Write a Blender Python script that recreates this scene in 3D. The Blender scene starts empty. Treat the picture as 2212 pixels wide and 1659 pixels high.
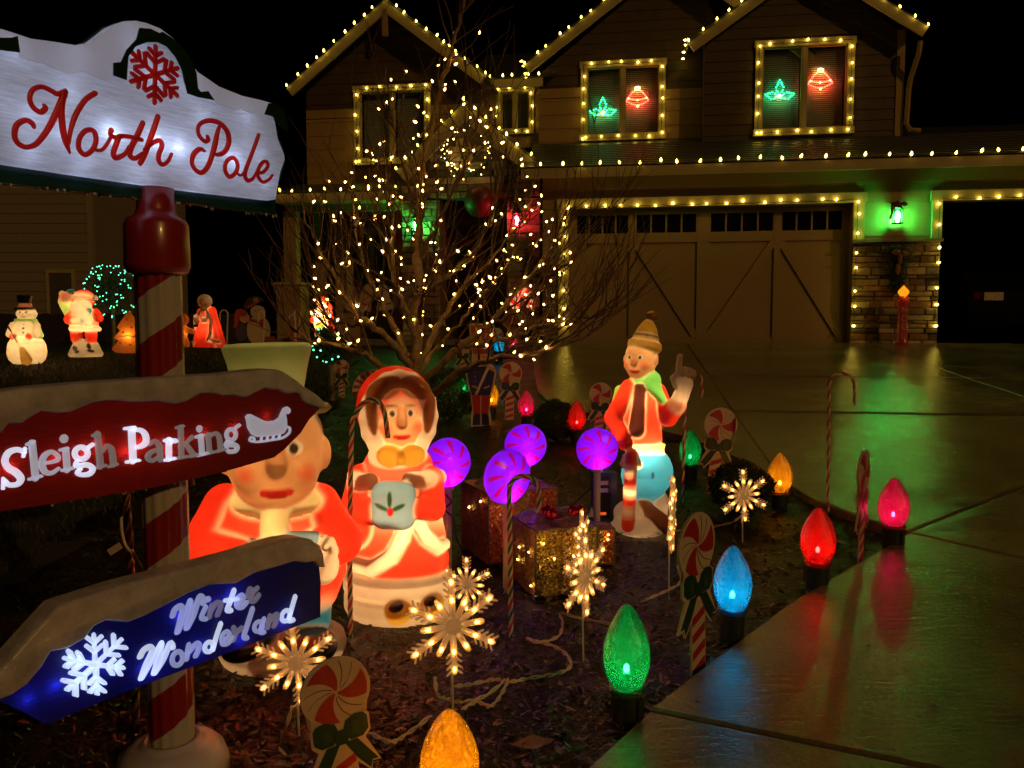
import bpy, math, random
import numpy as np
from mathutils import Vector, Matrix, Euler
R = math.radians
rnd = random.Random(11)
scene = bpy.context.scene
COL = scene.collection

# ---------------------------------------------------------------- camera, sky, light, exposure
F, CX, CY = 1730.0, 1106.0, 829.5          # focal length and centre on a 2212 x 1659 grid
PITCH = R(4.1)
EYE = 1.05
cam_d = bpy.data.cameras.new("camera")
cam_d.sensor_width = 36.0
cam_d.lens = F / 2212.0 * 36.0
cam_d.clip_start = 0.05
cam_d.clip_end = 500.0
cam = bpy.data.objects.new("camera", cam_d)
cam.location = (0, 0, EYE)
cam.rotation_euler = (R(90) - PITCH, 0, 0)
COL.objects.link(cam)
scene.camera = cam

SUN_AZ, SUN_EL = R(140), R(24)             # the street light, far behind and to the right of the photographer
world = bpy.data.worlds.new("World")
scene.world = world
world.use_nodes = True
wn = world.node_tree.nodes
sky = wn.new("ShaderNodeTexSky")
sky.sky_type = 'NISHITA'
sky.sun_disc = False
sky.sun_elevation = R(-6)
sky.sun_rotation = SUN_AZ
world.node_tree.links.new(sky.outputs[0], wn["Background"].inputs[0])
wn["Background"].inputs[1].default_value = 0.012

sun_d = bpy.data.lights.new("street_light", 'SUN')
sun_d.energy = 0.43
sun_d.angle = R(0.6)
sun_d.color = (1.0, 0.52, 0.15)
sun = bpy.data.objects.new("street_light", sun_d)
sun.rotation_euler = (R(90) - SUN_EL, 0, R(180) - SUN_AZ)
sun.location = (10, -12, 8)
COL.objects.link(sun)

vs = scene.view_settings
vs.view_transform = 'Standard'
vs.look = 'None'
vs.exposure = 0.0
vs.gamma = 1.0
scene.display_settings.display_device = 'sRGB'
cy = scene.cycles
cy.use_denoising = True
try:
    cy.denoiser = 'OPENIMAGEDENOISE'
    cy.denoising_input_passes = 'RGB_ALBEDO_NORMAL'
except Exception:
    pass
cy.max_bounces = 7
cy.diffuse_bounces = 3
cy.glossy_bounces = 3
cy.transmission_bounces = 6
cy.transparent_max_bounces = 12
cy.sample_clamp_indirect = 6.0
cy.sample_clamp_direct = 0.0
cy.caustics_reflective = False
cy.caustics_refractive = False
cy.use_light_tree = True
cy.use_adaptive_sampling = False

# ---------------------------------------------------------------- picture <-> place
def ray(px, py):
    cx = (px - CX) / F
    c_y = (CY - py) / F
    return Vector((cx, math.cos(PITCH) + c_y * math.sin(PITCH), -math.sin(PITCH) + c_y * math.cos(PITCH)))

def at(px, py, Y):
    d = ray(px, py)
    t = Y / d.y
    return Vector((d.x * t, Y, EYE + d.z * t))

def proj(p):
    x, y, z = p[0], p[1], p[2] - EYE
    f = y * math.cos(PITCH) - z * math.sin(PITCH)
    u = y * math.sin(PITCH) + z * math.cos(PITCH)
    return (CX + F * x / f, CY - F * u / f)

HA = R(8.5)                                  # the house front is turned this much from the picture plane
HO = (3.40, 13.7)
def house_uv(x, y):
    dx, dy = x - HO[0], y - HO[1]
    return (dx * math.cos(HA) - dy * math.sin(HA), dx * math.sin(HA) + dy * math.cos(HA))

def from_uv(u, v):
    return (HO[0] + u * math.cos(HA) + v * math.sin(HA), HO[1] - u * math.sin(HA) + v * math.cos(HA))

GZ = 0.75                                    # garage floor above the near path
def gz(x, y):
    v = house_uv(x, y)[1]
    t = (v + 9.75) * 0.0772
    z = 0.5 * (t + math.sqrt(t * t + 0.006))
    return min(z, GZ) - 0.004 * 0

def ground(px, py):
    d = ray(px, py)
    t = 0.5
    for _ in range(4000):
        p = Vector((0, 0, EYE)) + d * t
        if p.z <= gz(p.x, p.y):
            break
        t += 0.005
    return p

def hp(px, py, v):
    """local (u, z) of the house where the sight line meets the plane v"""
    d = ray(px, py)
    n = Vector((math.sin(HA), math.cos(HA)))
    t = (v + HO[0] * n.x + HO[1] * n.y) / (d.x * n.x + d.y * n.y)
    p = d * t
    u, _ = house_uv(p.x, p.y)
    return (u, EYE + p.z)

# ---------------------------------------------------------------- mesh helpers
class MB:
    def __init__(self):
        self.v, self.f = [], []

    def add(self, verts, faces):
        o = len(self.v)
        self.v.extend([tuple(p) for p in verts])
        self.f.extend([tuple(i + o for i in f) for f in faces])
        return self

    def box(self, x0, x1, y0, y1, z0, z1):
        return self.add([(x0, y0, z0), (x1, y0, z0), (x1, y1, z0), (x0, y1, z0),
                         (x0, y0, z1), (x1, y0, z1), (x1, y1, z1), (x0, y1, z1)],
                        [(0, 3, 2, 1), (4, 5, 6, 7), (0, 1, 5, 4), (1, 2, 6, 5), (2, 3, 7, 6), (3, 0, 4, 7)])

    def bar(self, a, b, w, h, up=(0, 0, 1)):
        """straight board from a to b, w across, h along up"""
        a, b, up = Vector(a), Vector(b), Vector(up)
        d = (b - a).normalized()
        s = d.cross(up).normalized() * (w / 2)
        t = s.cross(d).normalized() * (h / 2)
        q = [a - s - t, a + s - t, a + s + t, a - s + t, b - s - t, b + s - t, b + s + t, b - s + t]
        return self.add(q, [(0, 1, 2, 3), (7, 6, 5, 4), (0, 4, 5, 1), (1, 5, 6, 2), (2, 6, 7, 3), (3, 7, 4, 0)])

    def tube(self, pts, rad, seg=8, caps=True, closed=False):
        pts = [Vector(p) for p in pts]
        n = len(pts)
        if not hasattr(rad, '__len__'):
            rad = [rad] * n
        base = len(self.v)
        prev = None
        for i, p in enumerate(pts):
            if closed:
                d = pts[(i + 1) % n] - pts[i - 1]
            else:
                d = pts[min(i + 1, n - 1)] - pts[max(i - 1, 0)]
            if d.length < 1e-9:
                d = Vector((0, 0, 1))
            d.normalize()
            if prev is None:
                ref = Vector((0, 0, 1)) if abs(d.z) < 0.9 else Vector((1, 0, 0))
                a = d.cross(ref).normalized()
            else:
                a = prev - d * prev.dot(d)
                if a.length < 1e-6:
                    a = d.orthogonal()
                a.normalize()
            prev = a
            b = d.cross(a)
            for k in range(seg):
                t = 2 * math.pi * k / seg
                self.v.append(tuple(p + (a * math.cos(t) + b * math.sin(t)) * rad[i]))
        m = n if closed else n - 1
        for i in range(m):
            j = (i + 1) % n
            for k in range(seg):
                l = (k + 1) % seg
                self.f.append((base + i * seg + k, base + i * seg + l, base + j * seg + l, base + j * seg + k))
        if caps and not closed:
            self.f.append(tuple(base + k for k in range(seg))[::-1])
            self.f.append(tuple(base + (n - 1) * seg + k for k in range(seg)))
        return self

    def lathe(self, prof, seg=16, c=(0, 0, 0), sx=1.0, sy=1.0):
        """prof: list of (radius, z)"""
        base = len(self.v)
        for r, z in prof:
            for k in range(seg):
                t = 2 * math.pi * k / seg
                self.v.append((c[0] + r * sx * math.cos(t), c[1] + r * sy * math.sin(t), c[2] + z))
        for i in range(len(prof) - 1):
            for k in range(seg):
                l = (k + 1) % seg
                self.f.append((base + i * seg + k, base + i * seg + l, base + (i + 1) * seg + l, base + (i + 1) * seg + k))
        if prof[0][0] > 1e-6:
            self.f.append(tuple(base + k for k in range(seg))[::-1])
        if prof[-1][0] > 1e-6:
            self.f.append(tuple(base + (len(prof) - 1) * seg + k for k in range(seg)))
        return self

    def ball(self, c, r, seg=10, rings=6):
        rr = r if hasattr(r, '__len__') else (r, r, r)
        prof = []
        base = len(self.v)
        for i in range(rings + 1):
            a = math.pi * i / rings
            for k in range(seg):
                t = 2 * math.pi * k / seg
                self.v.append((c[0] + rr[0] * math.sin(a) * math.cos(t), c[1] + rr[1] * math.sin(a) * math.sin(t), c[2] - rr[2] * math.cos(a)))
        for i in range(rings):
            for k in range(seg):
                l = (k + 1) % seg
                self.f.append((base + i * seg + k, base + i * seg + l, base + (i + 1) * seg + l, base + (i + 1) * seg + k))
        return self

    def prism(self, poly, fn, d0, d1, front=True, back=True, sides=True):
        """poly 2D points; fn(p, d) -> 3D; d0 front depth, d1 back depth"""
        n = len(poly)
        o = len(self.v)
        area = sum(poly[i][0] * poly[(i + 1) % n][1] - poly[(i + 1) % n][0] * poly[i][1] for i in range(n))
        if area < 0:
            poly = poly[::-1]
        for p in poly:
            self.v.append(tuple(fn(p, d0)))
        for p in poly:
            self.v.append(tuple(fn(p, d1)))
        if front:
            self.f.append(tuple(o + i for i in range(n)))
        if back:
            self.f.append(tuple(o + n + i for i in range(n))[::-1])
        if sides:
            for i in range(n):
                j = (i + 1) % n
                self.f.append((o + i, o + n + i, o + n + j, o + j))
        return self

    def mesh(self, name):
        m = bpy.data.meshes.new(name)
        m.from_pydata(self.v, [], self.f)
        m.validate()
        m.update()
        return m

def link(name, data, mat=None, parent=None, loc=None, rot=None, smooth=False):
    o = bpy.data.objects.new(name, data)
    COL.objects.link(o)
    if data is not None and mat is not None and hasattr(data, 'materials') and len(data.materials) == 0:
        data.materials.append(mat)
    if parent is not None:
        o.parent = parent
    if loc is not None:
        o.location = loc
    if rot is not None:
        o.rotation_euler = rot
    if smooth and data is not None:
        for p in data.polygons:
            p.use_smooth = True
    return o

def mk(name, mb, mat, parent=None, loc=None, rot=None, smooth=False):
    return link(name, mb.mesh(name), mat, parent, loc, rot, smooth)

def auto(o, ang=40):
    """smooth shading that keeps hard edges"""
    me = o.data
    for p in me.polygons:
        p.use_smooth = True
    try:
        me.set_sharp_from_angle(angle=R(ang))
    except Exception:
        pass
    return o

def tag(o, label=None, cat=None, group=None, kind=None):
    if label: o["label"] = label
    if cat: o["category"] = cat
    if group: o["group"] = group
    if kind: o["kind"] = kind
    return o

def thing(name, label, cat, loc=(0, 0, 0), rotz=0.0, group=None):
    o = bpy.data.objects.new(name, None)
    o.empty_display_size = 0.1
    COL.objects.link(o)
    o.location = loc
    o.rotation_euler = (0, 0, rotz)
    return tag(o, label, cat, group)

def dup(root, loc=None, rot=None, scale=None, label=None, parent=None):
    kids = {}
    for o in COL.objects:
        if o.parent is not None:
            kids.setdefault(o.parent, []).append(o)
    def rec(o, par):
        c = o.copy()
        COL.objects.link(c)
        c.parent = par
        for k in kids.get(o, []):
            rec(k, c)
        return c
    r = rec(root, parent)
    if loc is not None: r.location = loc
    if rot is not None: r.rotation_euler = rot
    if scale is not None: r.scale = (scale,) * 3 if not hasattr(scale, '__len__') else scale
    if label: r["label"] = label
    return r

def struct(name, mb, mat, **k):
    return tag(mk(name, mb, mat, **k), kind="structure")

def lamp(name, parent, loc, color, power, radius=0.01):
    d = bpy.data.lights.new(name, 'POINT')
    d.energy = power
    d.color = color
    d.shadow_soft_size = radius
    o = bpy.data.objects.new(name, d)
    COL.objects.link(o)
    o.parent = parent
    o.location = loc
    return o

def crom(pts, n=6, closed=False):
    """Catmull-Rom through 2D/3D points (last entry may be a width)"""
    P = [np.array(p, float) for p in pts]
    m = len(P)
    out = []
    rng = range(m) if closed else range(m - 1)
    for i in rng:
        if closed:
            p0, p1, p2, p3 = P[i - 1], P[i], P[(i + 1) % m], P[(i + 2) % m]
        else:
            p0, p1, p2, p3 = P[max(i - 1, 0)], P[i], P[i + 1], P[min(i + 2, m - 1)]
        for k in range(n):
            t = k / n
            out.append(0.5 * ((2 * p1) + (-p0 + p2) * t + (2 * p0 - 5 * p1 + 4 * p2 - p3) * t * t + (-p0 + 3 * p1 - 3 * p2 + p3) * t ** 3))
    if not closed:
        out.append(P[-1])
    return [tuple(p) for p in out]

# ---------------------------------------------------------------- materials
MAT = {}
def nodes(name):
    m = bpy.data.materials.new(name)
    m.use_nodes = True
    nt = m.node_tree
    return m, nt, nt.nodes, nt.links

def pbr(name, col, rough=0.6, var=0.15, scale=8.0, bump=0.0, bscale=60.0, metal=0.0, spec=0.5, rvar=0.0, coat=0.0, stretch=None, emit=None, estr=0.0):
    if name in MAT:
        return MAT[name]
    m, nt, N, L = nodes(name)
    b = N["Principled BSDF"]
    b.inputs["Roughness"].default_value = rough
    b.inputs["Metallic"].default_value = metal
    b.inputs["Specular IOR Level"].default_value = spec
    b.inputs["Coat Weight"].default_value = coat
    b.inputs["Coat Roughness"].default_value = 0.12
    tc = N.new("ShaderNodeTexCoord")
    src = tc.outputs["Object"]
    if stretch:
        mp = N.new("ShaderNodeMapping")
        mp.inputs["Scale"].default_value = stretch
        L.new(src, mp.inputs[0])
        src = mp.outputs[0]
    nz = N.new("ShaderNodeTexNoise")
    nz.inputs["Scale"].default_value = scale
    nz.inputs["Detail"].default_value = 6
    nz.inputs["Roughness"].default_value = 0.65
    L.new(src, nz.inputs["Vector"])
    cr = N.new("ShaderNodeMapRange")
    cr.inputs["From Min"].default_value = 0.25
    cr.inputs["From Max"].default_value = 0.75
    cr.inputs["To Min"].default_value = 1 - var
    cr.inputs["To Max"].default_value = 1 + var
    L.new(nz.outputs["Fac"], cr.inputs["Value"])
    mx = N.new("ShaderNodeVectorMath")
    mx.operation = 'SCALE'
    mx.inputs[0].default_value = col[:3]
    L.new(cr.outputs[0], mx.inputs["Scale"])
    L.new(mx.outputs[0], b.inputs["Base Color"])
    if rvar:
        r2 = N.new("ShaderNodeMapRange")
        r2.inputs["From Min"].default_value = 0.35
        r2.inputs["From Max"].default_value = 0.65
        r2.inputs["To Min"].default_value = max(0.02, rough - rvar)
        r2.inputs["To Max"].default_value = min(1, rough + rvar)
        L.new(nz.outputs["Fac"], r2.inputs["Value"])
        L.new(r2.outputs[0], b.inputs["Roughness"])
    if bump:
        n2 = N.new("ShaderNodeTexNoise")
        n2.inputs["Scale"].default_value = bscale
        n2.inputs["Detail"].default_value = 4
        L.new(src, n2.inputs["Vector"])
        bp = N.new("ShaderNodeBump")
        bp.inputs["Strength"].default_value = bump
        bp.inputs["Distance"].default_value = 0.01
        L.new(n2.outputs["Fac"], bp.inputs["Height"])
        L.new(bp.outputs[0], b.inputs["Normal"])
    if emit:
        b.inputs["Emission Color"].default_value = (*emit[:3], 1)
        b.inputs["Emission Strength"].default_value = estr
    MAT[name] = m
    return m

def emis(name, col, strength):
    if name in MAT:
        return MAT[name]
    m, nt, N, L = nodes(name)
    N.remove(N["Principled BSDF"])
    e = N.new("ShaderNodeEmission")
    e.inputs[0].default_value = (*col, 1)
    e.inputs[1].default_value = strength
    L.new(e.outputs[0], N["Material Output"].inputs[0])
    MAT[name] = m
    return m

def shell(name, col=None, attr=False, trans=0.6, clear=0.0, gloss=0.10, rough=0.25, emit=0.0, bump=0.0, bscale=200.0, tint=None, var=0.0, grain=None):
    """thin lit plastic: diffuse + translucent (+ clear) under a weak gloss"""
    if name in MAT:
        return MAT[name]
    m, nt, N, L = nodes(name)
    N.remove(N["Principled BSDF"])
    out = N["Material Output"]
    if attr:
        ca = N.new("ShaderNodeAttribute")
        ca.attribute_name = "paint"
        csrc = ca.outputs["Color"]
    else:
        rgb = N.new("ShaderNodeRGB")
        rgb.outputs[0].default_value = (*col, 1)
        csrc = rgb.outputs[0]
    nrm = None
    tc = N.new("ShaderNodeTexCoord")
    vec = tc.outputs["Object"]
    if grain:
        mp = N.new("ShaderNodeMapping")
        mp.inputs["Scale"].default_value = grain
        L.new(vec, mp.inputs[0])
        vec = mp.outputs[0]
    if var:
        nz = N.new("ShaderNodeTexNoise")
        nz.inputs["Scale"].default_value = 14.0
        nz.inputs["Detail"].default_value = 5
        L.new(vec, nz.inputs["Vector"])
        mr = N.new("ShaderNodeMapRange")
        mr.inputs["From Min"].default_value = 0.3
        mr.inputs["From Max"].default_value = 0.7
        mr.inputs["To Min"].default_value = 1 - var
        mr.inputs["To Max"].default_value = 1.0
        L.new(nz.outputs["Fac"], mr.inputs["Value"])
        sc = N.new("ShaderNodeVectorMath")
        sc.operation = 'SCALE'
        L.new(csrc, sc.inputs[0])
        L.new(mr.outputs[0], sc.inputs["Scale"])
        csrc = sc.outputs[0]
    if bump:
        n2 = N.new("ShaderNodeTexNoise")
        n2.inputs["Scale"].default_value = bscale
        n2.inputs["Detail"].default_value = 3
        L.new(vec, n2.inputs["Vector"])
        bp = N.new("ShaderNodeBump")
        bp.inputs["Strength"].default_value = bump
        bp.inputs["Distance"].default_value = 0.01
        L.new(n2.outputs["Fac"], bp.inputs["Height"])
        nrm = bp.outputs[0]
    df = N.new("ShaderNodeBsdfDiffuse")
    tr = N.new("ShaderNodeBsdfTranslucent")
    L.new(csrc, df.inputs[0])
    L.new(csrc, tr.inputs[0])
    mix = N.new("ShaderNodeMixShader")
    mix.inputs[0].default_value = trans
    L.new(df.outputs[0], mix.inputs[1])
    L.new(tr.outputs[0], mix.inputs[2])
    cur = mix.outputs[0]
    if nrm:
        L.new(nrm, df.inputs["Normal"])
        L.new(nrm, tr.inputs["Normal"])
    if clear:
        tp = N.new("ShaderNodeBsdfTransparent")
        if tint:
            tp.inputs[0].default_value = (*tint, 1)
        else:
            L.new(csrc, tp.inputs[0])
        m2 = N.new("ShaderNodeMixShader")
        m2.inputs[0].default_value = clear
        L.new(cur, m2.inputs[1])
        L.new(tp.outputs[0], m2.inputs[2])
        cur = m2.outputs[0]
    if emit:
        em = N.new("ShaderNodeEmission")
        L.new(csrc, em.inputs[0])
        em.inputs[1].default_value = emit
        ad = N.new("ShaderNodeAddShader")
        L.new(cur, ad.inputs[0])
        L.new(em.outputs[0], ad.inputs[1])
        cur = ad.outputs[0]
    if gloss:
        gl = N.new("ShaderNodeBsdfGlossy")
        gl.inputs["Roughness"].default_value = rough
        if nrm:
            L.new(nrm, gl.inputs["Normal"])
        lw = N.new("ShaderNodeLayerWeight")
        lw.inputs[0].default_value = 0.35
        mr = N.new("ShaderNodeMapRange")
        mr.inputs["To Min"].default_value = gloss * 0.35
        mr.inputs["To Max"].default_value = min(0.85, gloss * 5)
        L.new(lw.outputs["Facing"], mr.inputs["Value"])
        m3 = N.new("ShaderNodeMixShader")
        L.new(mr.outputs[0], m3.inputs[0])
        L.new(cur, m3.inputs[1])
        L.new(gl.outputs[0], m3.inputs[2])
        cur = m3.outputs[0]
    L.new(cur, out.inputs[0])
    MAT[name] = m
    return m

def glass(name, tint=(0.6, 0.62, 0.62), refl=0.12, rough=0.02):
    if name in MAT:
        return MAT[name]
    m, nt, N, L = nodes(name)
    N.remove(N["Principled BSDF"])
    tp = N.new("ShaderNodeBsdfTransparent")
    tp.inputs[0].default_value = (*tint, 1)
    gl = N.new("ShaderNodeBsdfGlossy")
    gl.inputs["Roughness"].default_value = rough
    mix = N.new("ShaderNodeMixShader")
    mix.inputs[0].default_value = refl
    L.new(tp.outputs[0], mix.inputs[1])
    L.new(gl.outputs[0], mix.inputs[2])
    L.new(mix.outputs[0], N["Material Output"].inputs[0])
    MAT[name] = m
    return m

def glitter(name, base, sparkle):
    """tinsel: tiny facets that catch the light"""
    if name in MAT:
        return MAT[name]
    m, nt, N, L = nodes(name)
    b = N["Principled BSDF"]
    tc = N.new("ShaderNodeTexCoord")
    vo = N.new("ShaderNodeTexVoronoi")
    vo.inputs["Scale"].default_value = 190.0
    L.new(tc.outputs["Object"], vo.inputs["Vector"])
    ramp = N.new("ShaderNodeMix")
    ramp.data_type = 'RGBA'
    ramp.inputs[6].default_value = (*base, 1)
    ramp.inputs[7].default_value = (*sparkle, 1)
    sep = N.new("ShaderNodeSeparateColor")
    L.new(vo.outputs["Color"], sep.inputs[0])
    L.new(sep.outputs[0], ramp.inputs[0])
    L.new(ramp.outputs[2], b.inputs["Base Color"])
    nm = N.new("ShaderNodeVectorMath")
    nm.operation = 'SUBTRACT'
    nm.inputs[1].default_value = (0.5, 0.5, 0.5)
    L.new(vo.outputs["Color"], nm.inputs[0])
    sc = N.new("ShaderNodeVectorMath")
    sc.operation = 'SCALE'
    sc.inputs["Scale"].default_value = 1.5
    L.new(nm.outputs[0], sc.inputs[0])
    geo = N.new("ShaderNodeNewGeometry")
    ad = N.new("ShaderNodeVectorMath")
    L.new(sc.outputs[0], ad.inputs[0])
    L.new(geo.outputs["Normal"], ad.inputs[1])
    no = N.new("ShaderNodeVectorMath")
    no.operation = 'NORMALIZE'
    L.new(ad.outputs[0], no.inputs[0])
    L.new(no.outputs[0], b.inputs["Normal"])
    b.inputs["Metallic"].default_value = 0.55
    b.inputs["Roughness"].default_value = 0.35
    MAT[name] = m
    return m

WARM = (1.0, 0.71, 0.08)       # house bulbs
MINI = (1.0, 0.53, 0.105)       # small incandescent bulbs

# ---------------------------------------------------------------- ground
def concrete(name, col):
    m, nt, N, L = nodes(name)
    b = N["Principled BSDF"]
    tc = N.new("ShaderNodeTexCoord")
    geo = N.new("ShaderNodeNewGeometry")
    big = N.new("ShaderNodeTexNoise"); big.inputs["Scale"].default_value = 1.3; big.inputs["Detail"].default_value = 7; big.inputs["Roughness"].default_value = 0.7
    fine = N.new("ShaderNodeTexNoise"); fine.inputs["Scale"].default_value = 90; fine.inputs["Detail"].default_value = 4; fine.inputs["Roughness"].default_value = 0.7
    L.new(geo.outputs["Position"], big.inputs["Vector"])
    L.new(geo.outputs["Position"], fine.inputs["Vector"])
    mp = N.new("ShaderNodeMapping"); mp.inputs["Scale"].default_value = (9, 60, 9); mp.inputs["Rotation"].default_value = (0, 0, R(-8.5))
    L.new(geo.outputs["Position"], mp.inputs[0])
    broom = N.new("ShaderNodeTexNoise"); broom.inputs["Scale"].default_value = 1.0; broom.inputs["Detail"].default_value = 3
    L.new(mp.outputs[0], broom.inputs["Vector"])
    mr = N.new("ShaderNodeMapRange"); mr.inputs["From Min"].default_value = 0.3; mr.inputs["From Max"].default_value = 0.7
    mr.inputs["To Min"].default_value = 0.45; mr.inputs["To Max"].default_value = 1.4
    L.new(big.outputs["Fac"], mr.inputs["Value"])
    mr2 = N.new("ShaderNodeMapRange"); mr2.inputs["From Min"].default_value = 0.3; mr2.inputs["From Max"].default_value = 0.7
    mr2.inputs["To Min"].default_value = 0.75; mr2.inputs["To Max"].default_value = 1.2
    L.new(fine.outputs["Fac"], mr2.inputs["Value"])
    mu = N.new("ShaderNodeMath"); mu.operation = 'MULTIPLY'
    L.new(mr.outputs[0], mu.inputs[0]); L.new(mr2.outputs[0], mu.inputs[1])
    sc = N.new("ShaderNodeVectorMath"); sc.operation = 'SCALE'; sc.inputs[0].default_value = col
    L.new(mu.outputs[0], sc.inputs["Scale"])
    L.new(sc.outputs[0], b.inputs["Base Color"])
    rr = N.new("ShaderNodeMapRange"); rr.inputs["From Min"].default_value = 0.3; rr.inputs["From Max"].default_value = 0.72
    rr.inputs["To Min"].default_value = 0.06; rr.inputs["To Max"].default_value = 0.24
    L.new(big.outputs["Fac"], rr.inputs["Value"])
    L.new(rr.outputs[0], b.inputs["Roughness"])
    b.inputs["Specular IOR Level"].default_value = 0.85
    ad = N.new("ShaderNodeMath"); ad.operation = 'ADD'
    L.new(fine.outputs["Fac"], ad.inputs[0]); L.new(broom.outputs["Fac"], ad.inputs[1])
    bp = N.new("ShaderNodeBump"); bp.inputs["Strength"].default_value = 0.55; bp.inputs["Distance"].default_value = 0.004
    L.new(ad.outputs[0], bp.inputs["Height"])
    L.new(bp.outputs[0], b.inputs["Normal"])
    return m

M_conc = concrete("wet_concrete", (0.185, 0.150, 0.082))
M_mulch = pbr("mulch", (0.011, 0.007, 0.004), 0.5, var=0.5, scale=60, bump=0.8, bscale=70)
M_lawn = pbr("lawn", (0.022, 0.024, 0.010), 0.8, var=0.5, scale=30, bump=0.6, bscale=90)
M_earth = pbr("earth", (0.02, 0.02, 0.012), 0.9, var=0.4, scale=3)
M_joint = pbr("joint_dirt", (0.012, 0.010, 0.008), 0.9)

def sheet(x0, x1, y0, y1, nx, ny, dz, noise=0.0):
    mb = MB()
    for j in range(ny + 1):
        for i in range(nx + 1):
            x = x0 + (x1 - x0) * i / nx
            y = y0 + (y1 - y0) * j / ny
            mb.v.append((x, y, gz(x, y) + dz + (rnd.uniform(-noise, noise) if noise else 0)))
    for j in range(ny):
        for i in range(nx):
            a = j * (nx + 1) + i
            mb.f.append((a, a + 1, a + nx + 2, a + nx + 1))
    return mb

struct("ground", sheet(-70, 70, -20, 120, 70, 140, -0.09), M_earth, smooth=True)

def clip_half(poly, a, b, c):
    """keep a*x+b*y<=c"""
    out = []
    n = len(poly)
    for i in range(n):
        p, q = poly[i], poly[(i + 1) % n]
        fp, fq = a * p[0] + b * p[1] - c, a * q[0] + b * q[1] - c
        if fp <= 0:
            out.append(p)
        if fp * fq < 0:
            t = fp / (fp - fq)
            out.append((p[0] + (q[0] - p[0]) * t, p[1] + (q[1] - p[1]) * t))
    return out

def inside(poly, x, y):
    c = False
    n = len(poly)
    for i in range(n):
        x1, y1 = poly[i]; x2, y2 = poly[(i + 1) % n]
        if (y1 > y) != (y2 > y) and x < (x2 - x1) * (y - y1) / (y2 - y1) + x1:
            c = not c
    return c

# planting bed: soil that runs under the slabs' edges
mb = MB()
bx0, bx1, by0, by1 = -2.75, 2.35, 0.2, 14.2
nx, ny = 128, 350
for j in range(ny + 1):
    for i in range(nx + 1):
        x = bx0 + (bx1 - bx0) * i / nx; y = by0 + (by1 - by0) * j / ny
        h = 0.012 * math.sin(x * 9 + 3 * math.sin(y * 2.3)) * math.sin(y * 7.1 + x * 3)
        mb.v.append((x, y, gz(x, y) - 0.012 + h + rnd.uniform(-0.007, 0.007)))
for j in range(ny):
    for i in range(nx):
        a = j * (nx + 1) + i
        mb.f.append((a, a + 1, a + nx + 2, a + nx + 1))
struct("planting_bed", mb, M_mulch, smooth=True)

# edge of the bed along path and drive, from the picture
def g2(px, py):
    p = ground(px, py)
    return (p.x, p.y)
edge_path = [(-1.3, -0.4), (-0.45, 0.95)] + [g2(*q) for q in ((1290, 1655), (1400, 1555), (1520, 1455), (1620, 1378), (1720, 1305), (1820, 1245), (1900, 1200), (1962, 1163))]
corner = edge_path[-1]
far_edge = [g2(*q) for q in ((2090, 1110), (2212, 1060))]
edge_drive = [g2(*q) for q in ((1850, 1128), (1760, 1092), (1690, 1050), (1600, 1002), (1500, 958), (1380, 925), (1270, 900), (1190, 880), (1160, 850), (1150, 800))] + [from_uv(hp(1172, 745, 0)[0], -0.05)]

# lawn to the left
lawn_poly = [(-2.3, -3), (-2.05, 2.2), (-2.08, 3.3), (-2.2, 4.5), (-1.95, 5.6), (-1.75, 6.6), (-1.9, 8.5), (-2.2, 10.5), (-2.6, 14.0), (-9, 18), (-34, 26), (-34, -3)]
mb = MB()
st = 0.25
lawn_cells = {}
def lv(i, j):
    if (i, j) not in lawn_cells:
        x, y = -12 + i * st, -1 + j * st
        lawn_cells[(i, j)] = len(mb.v)
        mb.v.append((x, y, gz(x, y) + 0.012 + 0.008 * math.sin(x * 2.1) * math.sin(y * 1.7)))
    return lawn_cells[(i, j)]
for i in range(0, 45):
    for j in range(0, 72):
        x, y = -12 + (i + 0.5) * st, -1 + (j + 0.5) * st
        if inside(lawn_poly, x, y):
            mb.f.append((lv(i, j), lv(i + 1, j), lv(i + 1, j + 1), lv(i, j + 1)))
struct("lawn", mb, M_lawn, smooth=True)
mb = MB()
nb = 0
while nb < 42000:
    x = rnd.uniform(-8.5, -1.7); y = 1.2 + 12.0 * rnd.random() ** 1.4
    if x < -0.72 * y - 0.3 or not inside(lawn_poly, x + 0.02, y):
        continue
    h = rnd.uniform(0.018, 0.05) * (1.0 if y < 6 else 1.2); a = rnd.uniform(0, 6.28); w = 0.0022 + 0.0006 * y
    dx, dy = math.cos(a) * w, math.sin(a) * w
    lx, ly = rnd.gauss(0, 0.018), rnd.gauss(0, 0.018)
    z = gz(x, y) + 0.008
    mb.add([(x - dx, y - dy, z), (x + dx, y + dy, z), (x + lx, y + ly, z + h)], [(0, 1, 2)])
    nb += 1
tag(mk("grass_blades", mb, pbr("grass", (0.040, 0.042, 0.014), 0.55, var=0.6, scale=4)), "short winter grass on the lawn left of the bed", "grass", kind="stuff")

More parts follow.
